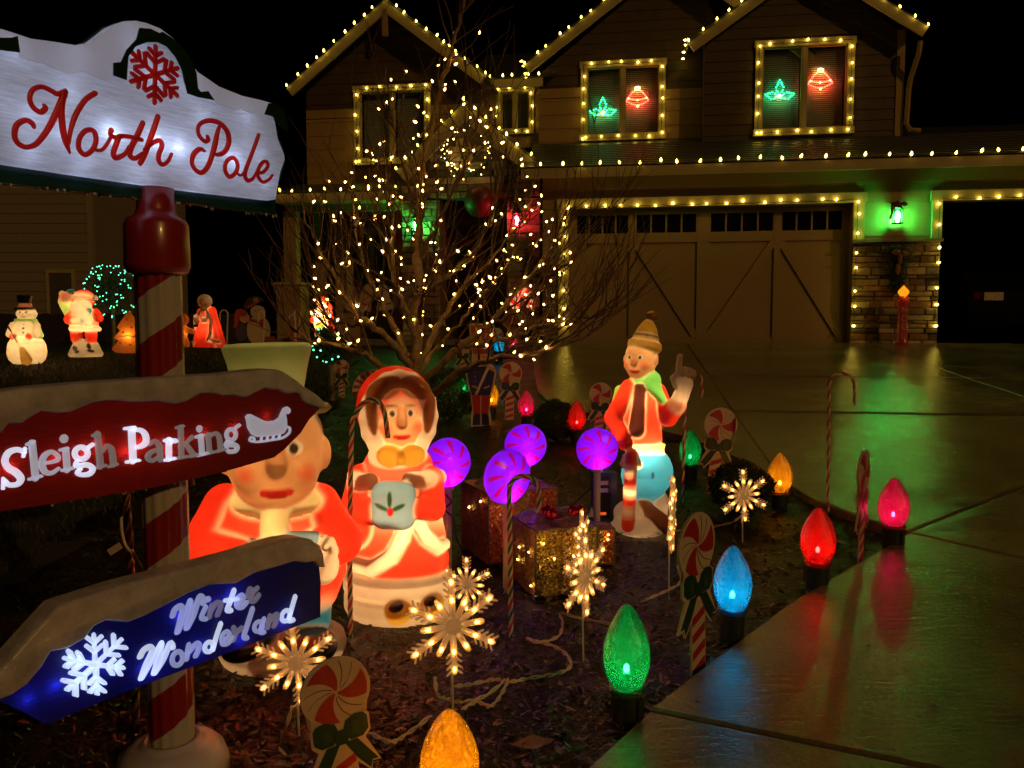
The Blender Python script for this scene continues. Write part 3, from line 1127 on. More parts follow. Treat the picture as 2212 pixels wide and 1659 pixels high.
# downpipe at the right gable
e3 = G3[2]
mb = MB().tube([(e3[0] - 0.10, v3 - 0.3, e3[1] - 0.2), (e3[0] - 0.12, v3 - 0.28, e3[1] - 0.42), (uB + 0.10, v3 - 0.08, e3[1] - 0.75), (uB + 0.08, v3 - 0.06, e3[1] - 0.95), (uB + 0.06, v3 - 0.06, zB3 + 0.28), (uB + 0.12, v3 - 0.10, zB3 + 0.16), (uB + 0.25, v3 - 0.2, zB3 + 0.12)], 0.045, 8)
mk("downpipe", mb, M_sid, house, smooth=True)

# left gable v1
v1 = 1.1
G1 = [hp(832, 2, v1 - 0.4), hp(620, 192, v1 - 0.4), hp(1050, 165, v1 - 0.4)]
u1L, u1R = hp(664, 300, v1)[0], hp(1160, 300, v1)[0]
zB1 = hp(760, 440, v1)[1]
ap1 = hp(838, 15, v1)
z1e = hp(664, 170, v1)[1]
w1 = (hp(779, 260, v1)[0], hp(905, 260, v1)[0] + 0.12, hp(850, 342, v1)[1], hp(850, 198, v1)[1])
w1o = (w1[0] - 0.12, w1[1] + 0.12, w1[2] - 0.12, w1[3] + 0.12)
sl1 = (ap1[1] - z1e) / (ap1[0] - u1L)
u1C = hp(1040, 300, v1)[0]
zz = hp(700, 248, v1)[1]
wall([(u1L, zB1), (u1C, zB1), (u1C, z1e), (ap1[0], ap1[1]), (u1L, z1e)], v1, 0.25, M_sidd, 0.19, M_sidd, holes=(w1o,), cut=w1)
for a, b in ((u1L, w1o[0]), (w1o[1], u1C)):
    board("belt_board", a, b, zz - 0.08, zz + 0.08, v1 - 0.045, 0.02, M_sid)
    wall([(a, zB1), (b, zB1), (b, zz - 0.09), (a, zz - 0.09)], v1 - 0.028, 0.005, M_sid, 0.26, M_sid)
window(*w1, v1)
L1, R1 = gable_roof(G1[0], G1[1], G1[2], v1 - 0.4, v1 + 5)
# king post in the gable peak
a0, a1 = hp(832, 22, v1 - 0.38), hp(840, 78, v1 - 0.38)
mk("king_post", MB().bar((a0[0], v1 - 0.40, a0[1]), (a0[0], v1 - 0.40, a1[1]), 0.10, 0.06, (0, -1, 0)), M_sid, house)

# link between the gables with its small window
vl = 1.9
uL0, uL1 = hp(1040, 250, vl)[0], hp(1172, 250, vl)[0]
zl0, zl1 = hp(1110, 320, vl)[1], hp(1110, 172, vl)[1]
w4 = (hp(1083, 240, vl)[0], hp(1143, 240, vl)[0], hp(1113, 280, vl)[1], hp(1113, 200, vl)[1])
wall([(uL0 - 0.3, zl0), (uL1 + 0.3, zl0), (uL1 + 0.3, zl1), (uL0 - 0.3, zl1)], vl, 0.2, M_sid, 0.26, M_sid, holes=((w4[0] - 0.1, w4[1] + 0.1, w4[2] - 0.1, w4[3] + 0.1),), cut=w4)
window(*w4, vl, trim=0.10, blind=True)
zf = hp(1110, 170, vl - 0.4)[1]
board("fascia", uL0 - 0.2, uL1 + 0.05, zf - 0.16, zf, vl - 0.42, 0.03)
mk("roof_slope", MB().add([(uL0 - 0.4, vl - 0.43, zf + 0.004), (uL1 + 0.3, vl - 0.43, zf + 0.004), (uL1 + 0.3, vl + 3, zf + 1.6), (uL0 - 0.4, vl + 3, zf + 1.6)], [(0, 1, 2, 3)]), M_roof, house)

# --- entry: stone gable over the door
ve = 0.35
GE = [hp(1002, 222, ve - 0.3), hp(858, 372, ve - 0.3), hp(1172, 362, ve - 0.3)]
LE, RE = gable_roof(GE[0], GE[1], GE[2], ve - 0.3, ve + 2.5, th=0.24)
eL, eR = hp(868, 450, ve)[0], hp(1168, 450, ve)[0]
zEe = hp(900, 372, ve)[1]
zArch = hp(1000, 430, ve)[1]
apE = hp(1004, 240, ve)
pL1 = hp(950, 500, ve)[0]; pR0 = hp(1065, 500, ve)[0] + 0.25
ent = mk("entry_front", MB().prism([(eL, zArch), (eR, zArch), (eR, zEe), (apE[0], apE[1]), (eL, zEe)], W3, ve, ve + 0.2), M_mort, house)
tri = [(eL, zEe), (eR, zEe), (apE[0], apE[1] - 0.05)]
def mask_tri(x0, x1, z0, z1):
    s = span([(eL, zArch), (eR, zArch), (eR, zEe), (apE[0], apE[1]), (eL, zEe)], min(z1, apE[1] - 0.02))
    return s is not None and s[0] < x0 + 0.03 and s[1] > x1 - 0.03
stones(ent, eL, eR, zArch + 0.02, apE[1] - 0.05, ve, 8, hmin=0.09, hmax=0.16, wmin=0.2, wmax=0.55, mask=mask_tri)
pL = mk("entry_pier", MB().box(eL, pL1, ve, ve + 0.5, GZ, zArch - 0.004), M_mort, house)
stones(pL, eL, pL1, GZ + 0.005, zArch - 0.01, ve, 9, hmin=0.09, hmax=0.16, wmin=0.16, wmax=0.4)
pRr = mk("entry_pier", MB().box(pR0, eR, ve, ve + 0.5, GZ, zArch - 0.004), M_mort, house)
stones(pRr, pR0, eR, GZ + 0.005, zArch - 0.01, ve, 10, hmin=0.09, hmax=0.16, wmin=0.16, wmax=0.4)
# recessed entry wall with the door
vd = 1.9
wall([(eL - 0.3, GZ), (eR + 0.3, GZ), (eR + 0.3, zArch + 0.5), (eL - 0.3, zArch + 0.5)], vd, 0.2, M_sid, 0.26, M_sid)
dL, dR = hp(985, 600, vd)[0] + 0.05, hp(1063, 600, vd)[0] + 0.15
dT = hp(1020, 490, vd)[1]
fd = mk("front_door", MB().box(dL, dR, vd - 0.08, vd - 0.03, GZ + 0.05, dT), pbr("door_wood", (0.20, 0.095, 0.04), 0.4, var=0.25, scale=6, stretch=(8, 1, 1)), house)
for i in range(2):
    for k in range(3):
        a = dL + 0.10 + i * ((dR - dL) / 2 - 0.05); zz0 = GZ + 0.2 + k * (dT - GZ - 0.2) / 3
        mk("panel", MB().box(a, a + (dR - dL) / 2 - 0.15, vd - 0.095, vd - 0.082, zz0, zz0 + (dT - GZ - 0.2) / 3 - 0.12), pbr("door_panel", (0.16, 0.075, 0.03), 0.4), fd)
mk("handle", MB().tube([(dR - 0.08, vd - 0.14, GZ + 1.0), (dR - 0.08, vd - 0.15, GZ + 1.15)], 0.012, 8), pbr("bronze", (0.05, 0.035, 0.02), 0.35, metal=0.8), fd)
for a, b in ((dL - 0.12, dL - 0.002), (dR + 0.002, dR + 0.12)):
    board("door_trim", a, b, GZ, dT, vd - 0.10, 0.06)
board("door_trim", dL - 0.14, dR + 0.14, dT + 0.002, dT + 0.14, vd - 0.11, 0.07)
mk("porch_floor", MB().box(hp(590, 742, 0.4)[0], eR, -0.2, vd, GZ - 0.3, GZ + 0.06), pbr("porch_concrete", (0.18, 0.17, 0.14), 0.4, var=0.3), house)

# --- porch: beam, post, pedestal
vp = 0.25
pb0, pb1 = hp(612, 430, vp)[0], hp(868, 430, vp)[0]
zb0, zb1 = hp(700, 438, vp)[1], hp(700, 420, vp)[1]
board("fascia", pb0, pb1, hp(700, 436, vp - 0.3)[1], hp(700, 417, vp - 0.3)[1], vp - 0.33, 0.03)
mk("porch_beam", MB().box(pb0 + 0.08, pb1, vp, vp + 0.22, hp(700, 456, vp)[1], hp(700, 437, vp)[1]), M_sid, house)
mk("porch_soffit", MB().box(pb0, pb1, vp - 0.30, v1, hp(700, 436, vp - 0.3)[1], hp(700, 436, vp - 0.3)[1] + 0.02), M_trim, house)
mk("porch_roof", MB().add([(pb0 - 0.05, vp - 0.34, hp(700, 415, vp - 0.3)[1]), (pb1, vp - 0.34, hp(700, 415, vp - 0.3)[1]), (pb1, v1 + 0.01, hp(700, 425, v1)[1] + 0.25), (pb0 - 0.05, v1 + 0.01, hp(700, 425, v1)[1] + 0.25)], [(0, 1, 2, 3)]), M_roof, house)
ps0, ps1 = hp(613, 550, vp)[0], hp(640, 550, vp)[0]
zp = hp(630, 616, vp)[1]
mk("porch_post", MB().box(ps0, ps1, vp, vp + 0.2, zp + 0.05, hp(630, 455, vp)[1]), M_sid, house)
q0, q1 = hp(603, 680, vp)[0], hp(655, 680, vp)[0]
mk("pedestal", MB().box(q0, q1, vp - 0.10, vp + 0.30, GZ - 0.25, zp), M_sid, house)
mk("pedestal_cap", MB().box(q0 - 0.04, q1 + 0.04, vp - 0.14, vp + 0.34, zp + 0.002, zp + 0.05), M_trim, house)
# porch back wall and its window
wP = (hp(760, 560, v1 + 0.3)[0], hp(848, 560, v1 + 0.3)[0], hp(800, 660, v1 + 0.3)[1], hp(800, 505, v1 + 0.3)[1])
wall([(pb0 + 0.55, GZ - 0.2), (pb1 + 0.2, GZ - 0.2), (pb1 + 0.2, zB1 + 0.1), (pb0 + 0.55, zB1 + 0.1)], v1 + 0.3, 0.2, M_sid, 0.26, M_sid, holes=((wP[0] - 0.1, wP[1] + 0.1, wP[2] - 0.1, wP[3] + 0.1),), cut=wP)
window(*wP, v1 + 0.3, trim=0.1)
uSide = u1L
mk("side_wall", MB().box(uSide, uSide + 0.15, v1 + 0.26, v1 + 8, GZ - 0.2, z1e), M_sid, house)

# --- light strings on the house
light_string("warm bulbs up the left slope of the left gable", L1, 0.235)
light_string("warm bulbs down the right slope of the left gable", [R1[0], R1[1]], 0.235)
light_string("warm bulbs up the middle gable's slope, ending out of the picture", L2, 0.262)
light_string("warm bulbs up the left slope of the right-hand gable", L3, 0.262)
light_string("warm bulbs down the right end of the right-hand gable, above the downpipe", R3, 0.262)
light_string("warm bulbs up the left slope of the stone entry gable", LE, 0.27, scale=1.1)
light_string("warm bulbs down the right slope of the stone entry gable", RE, 0.27, scale=1.1)
light_string("long row of warm bulbs along the garage eave", [(uGL - 0.3, -0.462, zE + 0.028), (uR + 0.8, -0.462, zE + 0.028)], 0.325, scale=1.15)
light_string("warm bulbs framing the closed garage door", [(d1L - 0.07, -0.065, GZ + 0.32), (d1L - 0.07, -0.065, d1T + 0.02), (d1R + 0.05, -0.068, d1T + 0.045), (d1R + 0.06, -0.065, d1T - 0.02), (d1R + 0.05, -0.068, GZ + 0.32)], 0.298, aim=(0, -1, 0.15), scale=1.1)
light_string("warm bulbs framing the open garage bay", [(d2L - 0.06, -0.068, GZ + 0.32), (d2L - 0.05, -0.068, d1T + 0.03), (uR, -0.068, d1T + 0.05)], 0.33, aim=(0, -1, 0.15), scale=1.15)
def around(w, v, label, sp=0.29):
    m = 0.06
    light_string(label, [(w[0] - m, v - 0.066, w[2] - m), (w[0] - m, v - 0.066, w[3] + m), (w[1] + m, v - 0.068, w[3] + m), (w[1] + m, v - 0.066, w[2] - m), (w[0] - m + 0.05, v - 0.08, w[2] - m)], sp, aim=(0, -1, 0.1))
around(w3, v3, "warm bulbs framing the large upper window under the right gable", 0.30)
around(w2, vm, "warm bulbs framing the upper window in the middle of the house", 0.30)
around(w1, v1, "warm bulbs framing the dark upper window at left", 0.30)
around(w4, vl, "warm bulbs framing the narrow upper window beside the middle gable", 0.27)
light_string("short row of warm bulbs on the small eave between two gables", [(uL0 + 0.02, vl - 0.43, zf + 0.03), (uL1 - 0.02, vl - 0.43, zf + 0.03)], 0.26)
light_string("row of warm bulbs along the porch eave at left", [(pb0 + 0.1, vp - 0.34, hp(700, 414, vp - 0.3)[1] + 0.02), (pb1, vp - 0.34, hp(700, 414, vp - 0.3)[1] + 0.02)], 0.27)
light_string("warm bulbs turning the corner at the foot of the right gable", [(L3[0][0] - 0.02, v3 - 0.40, L3[0][2] + 0.03), (L3[0][0] - 0.05, v3 + 0.2, L3[0][2] - 0.10)], n=4, aim=(-1, 0, 0.2))
light_string("warm bulbs turning the corner at the foot of the middle gable", [(L2[0][0] - 0.03, vm - 0.40, L2[0][2] + 0.04), (L2[0][0] - 0.02, vm + 0.25, L2[0][2] - 0.10)], n=4, aim=(-1, 0, 0.2))

# --- lit silhouettes in the upper windows
led_mb = MB().ball((0, 0, 0), 0.010, 6, 4)
def led_mesh(name, col, s):
    m = led_mb.mesh("led"); m.materials.append(emis(name, col, s)); return m
LED_G = led_mesh("led_green", (0.02, 1.0, 0.28), 30.0)
LED_R = led_mesh("led_red", (1.0, 0.035, 0.02), 60.0)
LED_Y = led_mesh("led_amber", (1.0, 0.55, 0.12), 60.0)
LED_W = led_mesh("led_warm", (1.0, 0.62, 0.16), 18.0)

def silhouette(name, label, cx, cz, v, leds, wire, size, group):
    t = thing(name, label, "window light", group=group)
    t.location = house.location; t.rotation_euler = house.rotation_euler
    mk("wire_frame", MB().tube([(cx + p[0] * size, v, cz + p[1] * size) for p in wire], 0.004, 5, closed=True), M_cord, t)
    for (x, z, m) in leds:
        link("led", m, None, t, (cx + x * size, v - 0.008, cz + z * size))
def holly():
    L = []
    def leaf(cx, cz, a, ln, wd):
        for k in range(13):
            t = 2 * math.pi * k / 13
            r = 1 + 0.18 * math.cos(4 * t)
            x, z = ln * r * math.cos(t), wd * r * math.sin(t)
            L.append((cx + x * math.cos(a) - z * math.sin(a), cz + x * math.sin(a) + z * math.cos(a), LED_G))
    leaf(0.0, 0.48, R(90), 0.50, 0.24); leaf(-0.54, -0.08, R(168), 0.44, 0.22); leaf(0.54, -0.12, R(14), 0.44, 0.22)
    for k in range(4):
        L.append((0.08 * math.cos(k * 1.57), -0.12 + 0.08 * math.sin(k * 1.57), LED_R))
    return L
def bell():
    L = []
    for s in (-1, 1):
        for k in range(9):
            t = k / 8
            L.append((s * (0.10 + 0.74 * t ** 1.35), 0.62 - 0.80 * t + 0.16 * math.sin(math.pi * t), LED_R))
    for k in range(11):
        x = -0.84 + 1.68 * k / 10
        L.append((x, -0.20 - 0.42 * math.cos(x * 1.55), LED_R))
        L.append((x * 0.85, -0.10 - 0.12 * math.cos(x * 2), LED_R if k % 5 else LED_Y))
    for k in range(9):
        a = k * 0.7
        L.append((0.18 * math.cos(a), 0.70 + 0.11 * math.sin(a), LED_Y))
    L.append((0, -0.74, LED_Y)); L.append((0.06, -0.70, LED_Y))
    return L
wire = [(math.cos(t), 0.6 * math.sin(t) + 0.1) for t in np.linspace(0, 6.28, 25)[:-1]]
for (w, v, hx, hz_, bx, bz_, nm) in ((w2, vm, 1302, 240, 1377, 210, "middle upper window"), (w3, v3, 1684, 204, 1772, 172, "right-hand upper window")):
    p = hp(hx, hz_, v + 0.05); q = hp(bx, bz_, v + 0.05)
    silhouette("holly_window_light", "green lit holly leaf with red berries in the " + nm, p[0], p[1], v + 0.05, holly(), [(0.95 * x, z) for x, z in wire], 0.235, "holly window lights")
    silhouette("bell_window_light", "red lit bell with amber bow in the " + nm, q[0], q[1], v + 0.05, bell(), wire, 0.235, "bell window lights")

# wreath of small lights in the entry gable
c = hp(1010, 320, ve - 0.1)
rw = 0.44
wr = thing("lit_wreath", "round wreath dotted with tiny warm lights in the entry gable", "wreath")
wr.location = house.location; wr.rotation_euler = house.rotation_euler
M_green = pbr("fir_needles", (0.02, 0.05, 0.018), 0.6, var=0.5, scale=30)
m = MB(); r = random.Random(7)
for k in range(900):
    a = r.uniform(0, 6.283); rr = rw + r.gauss(0, 0.05); b = Vector((c[0] + rr * math.cos(a), ve - 0.10 + r.gauss(0, 0.03), c[1] + rr * math.sin(a)))
    d = Vector((r.gauss(0, 1), r.gauss(0, 1), r.gauss(0, 1))).normalized() * 0.06; s = d.orthogonal().normalized() * 0.006
    m.add([b - s, b + s, b + d], [(0, 1, 2)])
mk("foliage", m, M_green, wr)
mk("ring", MB().tube([(c[0] + rw * math.cos(t), ve - 0.09, c[1] + rw * math.sin(t)) for t in np.linspace(0, 6.283, 33)[:-1]], 0.02, 6, closed=True), M_cord, wr)
for k in range(70):
    a = r.uniform(0, 6.283); rr = rw + r.gauss(0, 0.055)
    link("led", LED_W, None, wr, (c[0] + rr * math.cos(a), ve - 0.16 + r.uniform(-0.02, 0.02), c[1] + rr * math.sin(a)))

# --- lanterns
def lantern(label, u, z, v, col, power, s=1.0, bow=None):
    p = from_uv(u, v)
    t = thing("wall_lantern", label, "lantern", (p[0], p[1], z), -HA, "wall lanterns")
    M_ir = pbr("iron", (0.02, 0.016, 0.012), 0.5, metal=0.3)
    mk("back_plate", MB().box(-0.06 * s, 0.06 * s, -0.03, -0.0, -0.02 * s, 0.24 * s), M_ir, t)
    mk("arm", MB().tube([(0, -0.02, 0.20 * s), (0, -0.07 * s, 0.25 * s), (0, -0.13 * s, 0.24 * s)], 0.012, 6), M_ir, t)
    mk("hood", MB().lathe([(0.10 * s, 0.12 * s), (0.085 * s, 0.135 * s), (0.04 * s, 0.20 * s), (0.025 * s, 0.22 * s), (0.015 * s, 0.245 * s)], 4, (0, -0.13 * s, 0)), M_ir, t)
    m = MB()
    for sx in (-1, 1):
        for sy in (-1, 1):
            m.box(sx * 0.06 * s - 0.007, sx * 0.06 * s + 0.007, -0.13 * s + sy * 0.06 * s - 0.007, -0.13 * s + sy * 0.06 * s + 0.007, -0.10 * s, 0.125 * s)
    m.box(-0.075 * s, 0.075 * s, -0.205 * s, -0.055 * s, -0.12 * s, -0.102 * s)
    mk("cage", m, M_ir, t)
    mk("lamp_bulb", MB().lathe([(0.015 * s, -0.09 * s), (0.036 * s, -0.03 * s), (0.040 * s, 0.02 * s), (0.026 * s, 0.07 * s), (0.0, 0.09 * s)], 12, (0, -0.13 * s, 0)), emis("lantern_" + bow if bow else "lantern_x", col, power), t, smooth=True)
    return t
gl = hp(1938, 468, -0.12)
lan = lantern("black wall lantern glowing green on the siding right of the garage door", gl[0], gl[1], -0.005, (0.06, 1.0, 0.12), 300, 1.0, "green")
mk("bow_tail", MB().prism([(-0.11, 0.13), (-0.075, 0.13), (-0.095, 0.02), (-0.135, -0.07), (-0.155, -0.03), (-0.12, 0.06)], W3, -0.20, -0.205), pbr("gold_ribbon", (0.30, 0.12, 0.03), 0.35, metal=0.3), lan)
mk("bow", MB().ball((-0.03, -0.2, 0.17), (0.09, 0.03, 0.045)).ball((0.07, -0.2, 0.19), (0.06, 0.03, 0.04)), pbr("brown_ribbon", (0.10, 0.03, 0.015), 0.5), lan, smooth=True)
g2_ = hp(897, 488, ve - 0.12)
lantern("wall lantern glowing green on the stone pier behind the tree", g2_[0] + 0.03, g2_[1], ve - 0.045, (0.07, 1.0, 0.13), 230, 1.0, "green_entry")
g3_ = hp(1117, 478, ve - 0.12)
lantern("wall lantern glowing red on the stone pier right of the door", g3_[0], g3_[1], ve - 0.045, (1.0, 0.04, 0.06), 170, 1.0, "red")

# ---------------------------------------------------------------- the signpost
post_p = at(357, 1100, 1.80)
PX, PY = post_p.x, post_p.y
PZ = gz(PX, PY)
M_red = pbr("red_plastic", (0.30, 0.018, 0.012), 0.30, var=0.1, coat=0.3)
M_white = pbr("white_plastic", (0.52, 0.50, 0.46), 0.28, var=0.06, coat=0.3)
post = thing("sign_post", "red and white striped fluted post carrying three wooden-look signs", "post", (PX, PY, PZ))
# fluted pole with a helical stripe: faces sorted into two colours
zt = at(357, 560, PY).z - PZ
def fluted(z0, z1, rad, seg=48):
    """pole built of helical strips so that the stripe edges run clean"""
    mats = [MB(), MB()]
    pitch = 0.2005
    zb = at(309, 1154, PY).z - PZ - pitch * 0.5
    sub = 8
    r0 = int((z0 - zb) / (pitch / (2 * sub))) - 2 * sub - 2
    r1 = int((z1 - zb) / (pitch / (2 * sub))) + 2
    for i in range(r0, r1):
        for k in range(seg):
            q = []
            zs = []
            for (a, b) in ((i, k), (i, k + 1), (i + 1, k + 1), (i + 1, k)):
                z = zb + a * pitch / (2 * sub) + pitch * b / seg
                zs.append(z)
                z = min(z1, max(z0, z))
                t = 2 * math.pi * b / seg
                rr = rad * (1 + 0.045 * math.cos(12 * t))
                q.append((rr * math.cos(t), rr * math.sin(t), z))
            if max(zs) <= z0 + 1e-6 or min(zs) >= z1 - 1e-6: continue
            mats[1 if (i // sub) % 2 == 0 else 0].add(q, [(0, 1, 2, 3)])
    return mats
def weld(o):
    import bmesh
    b = bmesh.new(); b.from_mesh(o.data)
    bmesh.ops.remove_doubles(b, verts=b.verts, dist=1e-5)
    b.to_mesh(o.data); b.free()
    for p in o.data.polygons: p.use_smooth = True
rp = 0.0480
for m, mat, nm in zip(fluted(0.03, zt, rp), (M_red, M_white), ("red_stripe", "white_stripe")):
    weld(mk(nm, m, mat, post))
zc = at(337, 500, PY).z - PZ
mk("post_cap", MB().lathe([(rp * 1.0, zt - 0.035), (0.064, zt - 0.03), (0.069, zt - 0.015), (0.067, zt + 0.075), (0.062, zt + 0.086), (0.045, zt + 0.096), (0.040, zt + 0.11), (0.038, zt + 0.17)], 32), M_red, post, smooth=True)
mk("post_base", MB().lathe([(0.125, 0.0), (0.123, 0.03), (0.114, 0.055), (0.096, 0.072), (0.078, 0.079), (0.068, 0.081), (0.064, 0.090), (0.055, 0.092), (0.053, 0.03)], 40), pbr("base_plastic", (0.60, 0.56, 0.52), 0.3, coat=0.3), post, smooth=True)

SY = R(54)
sd = Vector((math.cos(SY), math.sin(SY), 0)); sn = Vector((math.sin(SY), -math.cos(SY), 0))
class Plane:
    """upright sign plane through the post; local x along the sign, y = into the sign, z up"""
    def __init__(self, off):
        self.o = Vector((PX, PY, 0)) + sn * off
    def pix(self, px, py):
        d = ray(px, py)
        t = (self.o - Vector((0, 0, 0))).dot(sn) / d.dot(sn)
        p = d * t
        p.z += EYE
        return ((p - self.o).dot(sd), p.z)
    def many(self, pts):
        return [self.pix(*p) for p in pts]
def sgn_root(name, label, pl):
    t = thing(name, label, "sign", tuple(pl.o), SY)
    return t
def S3(p, d): return (p[0], d, p[1])

def stroke(mb, pts, off, lift, n=5, closed=False, cap=True, pillow=0.0035):
    """a pen stroke in sign coordinates: pts (x, z, halfwidth); rounded ridge section"""
    P = crom(pts, n, closed)
    m = len(P)
    sect = [(-1.0, 0.0), (-0.86, 0.7), (-0.45, 1.0), (0.45, 1.0), (0.86, 0.7), (1.0, 0.0)]
    base = len(mb.v)
    ns = len(sect)
    for i in range(m):
        a = P[i - 1] if (closed or i > 0) else P[i]
        b = P[(i + 1) % m] if (closed or i < m - 1) else P[i]
        d = Vector((b[0] - a[0], b[1] - a[1]))
        if d.length < 1e-9: d = Vector((1, 0))
        d.normalize()
        nrm = Vector((-d.y, d.x))
        w = P[i][2]
        for (s, h) in sect:
            mb.v.append((P[i][0] + nrm.x * w * s, -(off + lift * h), P[i][1] + nrm.y * w * s))
    for i in range(m if closed else m - 1):
        j = (i + 1) % m
        for k in range(ns - 1):
            mb.f.append((base + i * ns + k, base + i * ns + k + 1, base + j * ns + k + 1, base + j * ns + k))
    if cap and not closed:
        for i, sg in ((0, -1), (m - 1, 1)):
            x, z, w = P[i][0], P[i][1], P[i][2]
            a = P[1] if i == 0 else P[m - 2]
            d = Vector((x - a[0], z - a[1]))
            if d.length < 1e-9: continue
            d.normalize(); nrm = Vector((-d.y, d.x))
            o = len(mb.v)
            fan = 7
            for k in range(fan):
                t = -math.pi / 2 + math.pi * k / (fan - 1)
                ox = nrm * (math.sin(t)) + d * math.cos(t)
                mb.v.append((x + ox.x * w, -off, z + ox.y * w))
            for k in range(fan):
                t = -math.pi / 2 + math.pi * k / (fan - 1)
                ox = nrm * (math.sin(t)) + d * math.cos(t)
                mb.v.append((x + ox.x * w * 0.55, -(off + lift), z + ox.y * w * 0.55))
            for k in range(fan - 1):
                mb.f.append((o + k, o + k + 1, o + fan + k + 1, o + fan + k))
            mb.f.append(tuple(o + fan + k for k in range(fan)))

def glyph(pl, parent, name, strokes, mat, off, lift, pxw=None):
    """strokes: list of (points[(px,py)], halfwidth px or list, closed)"""
    mb = MB()
    for si, s in enumerate(strokes):
        pts, w = s[0], s[1]
        closed = len(s) > 2 and s[2]
        q = []
        for i, p in enumerate(pts):
            x, z = pl.pix(*p)
            x2, z2 = pl.pix(p[0], p[1] + 1)
            k = abs(z - z2)
            ww = w[min(i, len(w) - 1)] if hasattr(w, '__len__') else w
            q.append((x, z, ww * k))
        stroke(mb, q, off, lift + 0.0004 * si, closed=closed)
    o = mk(name, mb, mat, parent)
    auto(o, 60)
    return o

def T(ox, oy, s=0.16):
    return lambda *pts: [(ox * 0.8848 + p[0] * s, oy * 0.8848 + p[1] * s) for p in pts]
def ell(cx, cy, rx, ry, tilt=0.0, n=10):
    return [(cx + rx * math.cos(t) * math.cos(tilt) - ry * math.sin(t) * math.sin(tilt), cy + rx * math.cos(t) * math.sin(tilt) + ry * math.sin(t) * math.cos(tilt)) for t in np.linspace(0, 2 * math.pi, n + 1)[:-1]]

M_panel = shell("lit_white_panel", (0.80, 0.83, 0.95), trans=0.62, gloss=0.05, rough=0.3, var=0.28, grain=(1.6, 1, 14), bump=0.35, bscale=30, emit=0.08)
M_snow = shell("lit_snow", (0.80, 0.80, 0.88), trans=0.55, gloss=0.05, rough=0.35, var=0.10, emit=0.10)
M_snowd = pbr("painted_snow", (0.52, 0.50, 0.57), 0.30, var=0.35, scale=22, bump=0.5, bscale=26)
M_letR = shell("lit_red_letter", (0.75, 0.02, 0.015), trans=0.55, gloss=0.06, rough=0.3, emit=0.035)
M_sgreen = pbr("dark_green_frame", (0.006, 0.035, 0.014), 0.30, var=0.4, scale=20, stretch=(1, 1, 10), coat=0.2)
M_refl = pbr("reflector_white", (0.85, 0.85, 0.85), 0.6, var=0.0)

def droplets(pl, parent, edge, n, seed, d=-0.02):
    r = random.Random(seed)
    m = MB()
    for k in range(n):
        f = r.random() * (len(edge) - 1)
        i = int(f); t = f - i
        p = pl.pix(edge[i][0] + (edge[i + 1][0] - edge[i][0]) * t, edge[i][1] + (edge[i + 1][1] - edge[i][1]) * t)
        s = r.uniform(0.0012, 0.0034)
        m.ball((p[0], d + r.uniform(-0.004, 0.02), p[1] - s * 0.6), (s, s, s * 1.35), 6, 4)
    o = mk("water_drops", m, pbr("water_drop", (0.55, 0.5, 0.45), 0.04, spec=1.0), parent, smooth=True)
    o["kind"] = "stuff"

# --- North Pole
npn = Plane(0.045)
sg = sgn_root("north_pole_sign", "glowing white sign with red script reading North Pole under a snow cap", npn)
k1 = lambda *pts: [(p[0] * 0.32, p[1] * 0.32) for p in pts]
top = [(-75, 62), (-40, 58), (0, 58), (35, 70), (65, 80), (110, 86), (160, 94), (190, 88), (215, 70), (240, 50), (265, 42), (290, 41), (315, 46), (345, 58), (375, 80), (392, 100), (410, 130), (425, 150), (470, 183), (520, 203), (560, 212), (590, 220), (608, 232), (618, 250), (617, 265)]
right = [(621, 285), (629, 310), (634, 338), (631, 365), (619, 395), (614, 430), (614, 460)]
bottom = [(530, 449), (450, 438), (340, 425), (180, 408), (0, 388), (-75, 379)]
left = [(-82, 340), (-70, 300), (-88, 250), (-78, 180)]
outer = npn.many(top + right + bottom + left)
mk("sign_box", MB().prism(outer, S3, 0.034, 0.066), M_sgreen, sg)
panel_px = [(-60, 330), (22, 352), (150, 372), (280, 391), (400, 408), (500, 420), (595, 431), (600, 400), (606, 370), (615, 345), (613, 332), (600, 300), (594, 265), (590, 252), (575, 247), (588, 224)]
panel_px += [(560, 216), (520, 207), (470, 187), (424, 155), (408, 133), (390, 104), (373, 84), (344, 62), (314, 50), (290, 45), (266, 46), (242, 54), (217, 74), (192, 92), (160, 98), (110, 90), (64, 84), (34, 74), (0, 63), (-40, 62), (-60, 65)]
panel = npn.many(panel_px)
mk("panel", MB().prism(panel, S3, 0.0, 0.0335, back=False), M_panel, sg)
mk("panel_reflector", MB().prism([(p[0], p[1]) for p in panel], S3, 0.0332, 0.0338, back=False, sides=False), M_refl, sg)  # unseen white reflector added behind the panel to spread the LED light
snow_px = [(-60, 66), (0, 64), (34, 75), (64, 85), (110, 91), (160, 99), (192, 93), (218, 75), (243, 55), (266, 47), (290, 46), (313, 51), (343, 63), (372, 85), (389, 105), (407, 134), (423, 156), (470, 188), (520, 208), (560, 217), (588, 225), (604, 236), (612, 252), (611, 263), (606, 255), (598, 240), (582, 230), (576, 233), (566, 248), (545, 246), (520, 236), (505, 238), (470, 224), (455, 216), (440, 205), (428, 196), (418, 190), (410, 160), (392, 128), (370, 98), (350, 80), (330, 72), (296, 62), (291, 84), (276, 104), (262, 135), (243, 138), (240, 165), (225, 175), (205, 168), (190, 160), (172, 155), (160, 160), (145, 160), (125, 152), (100, 140), (70, 133), (40, 125), (35, 90), (0, 95), (-60, 85)]
mk("snow_cap", MB().prism(npn.many(snow_px), S3, -0.006, -0.0008, back=False), M_snow, sg)
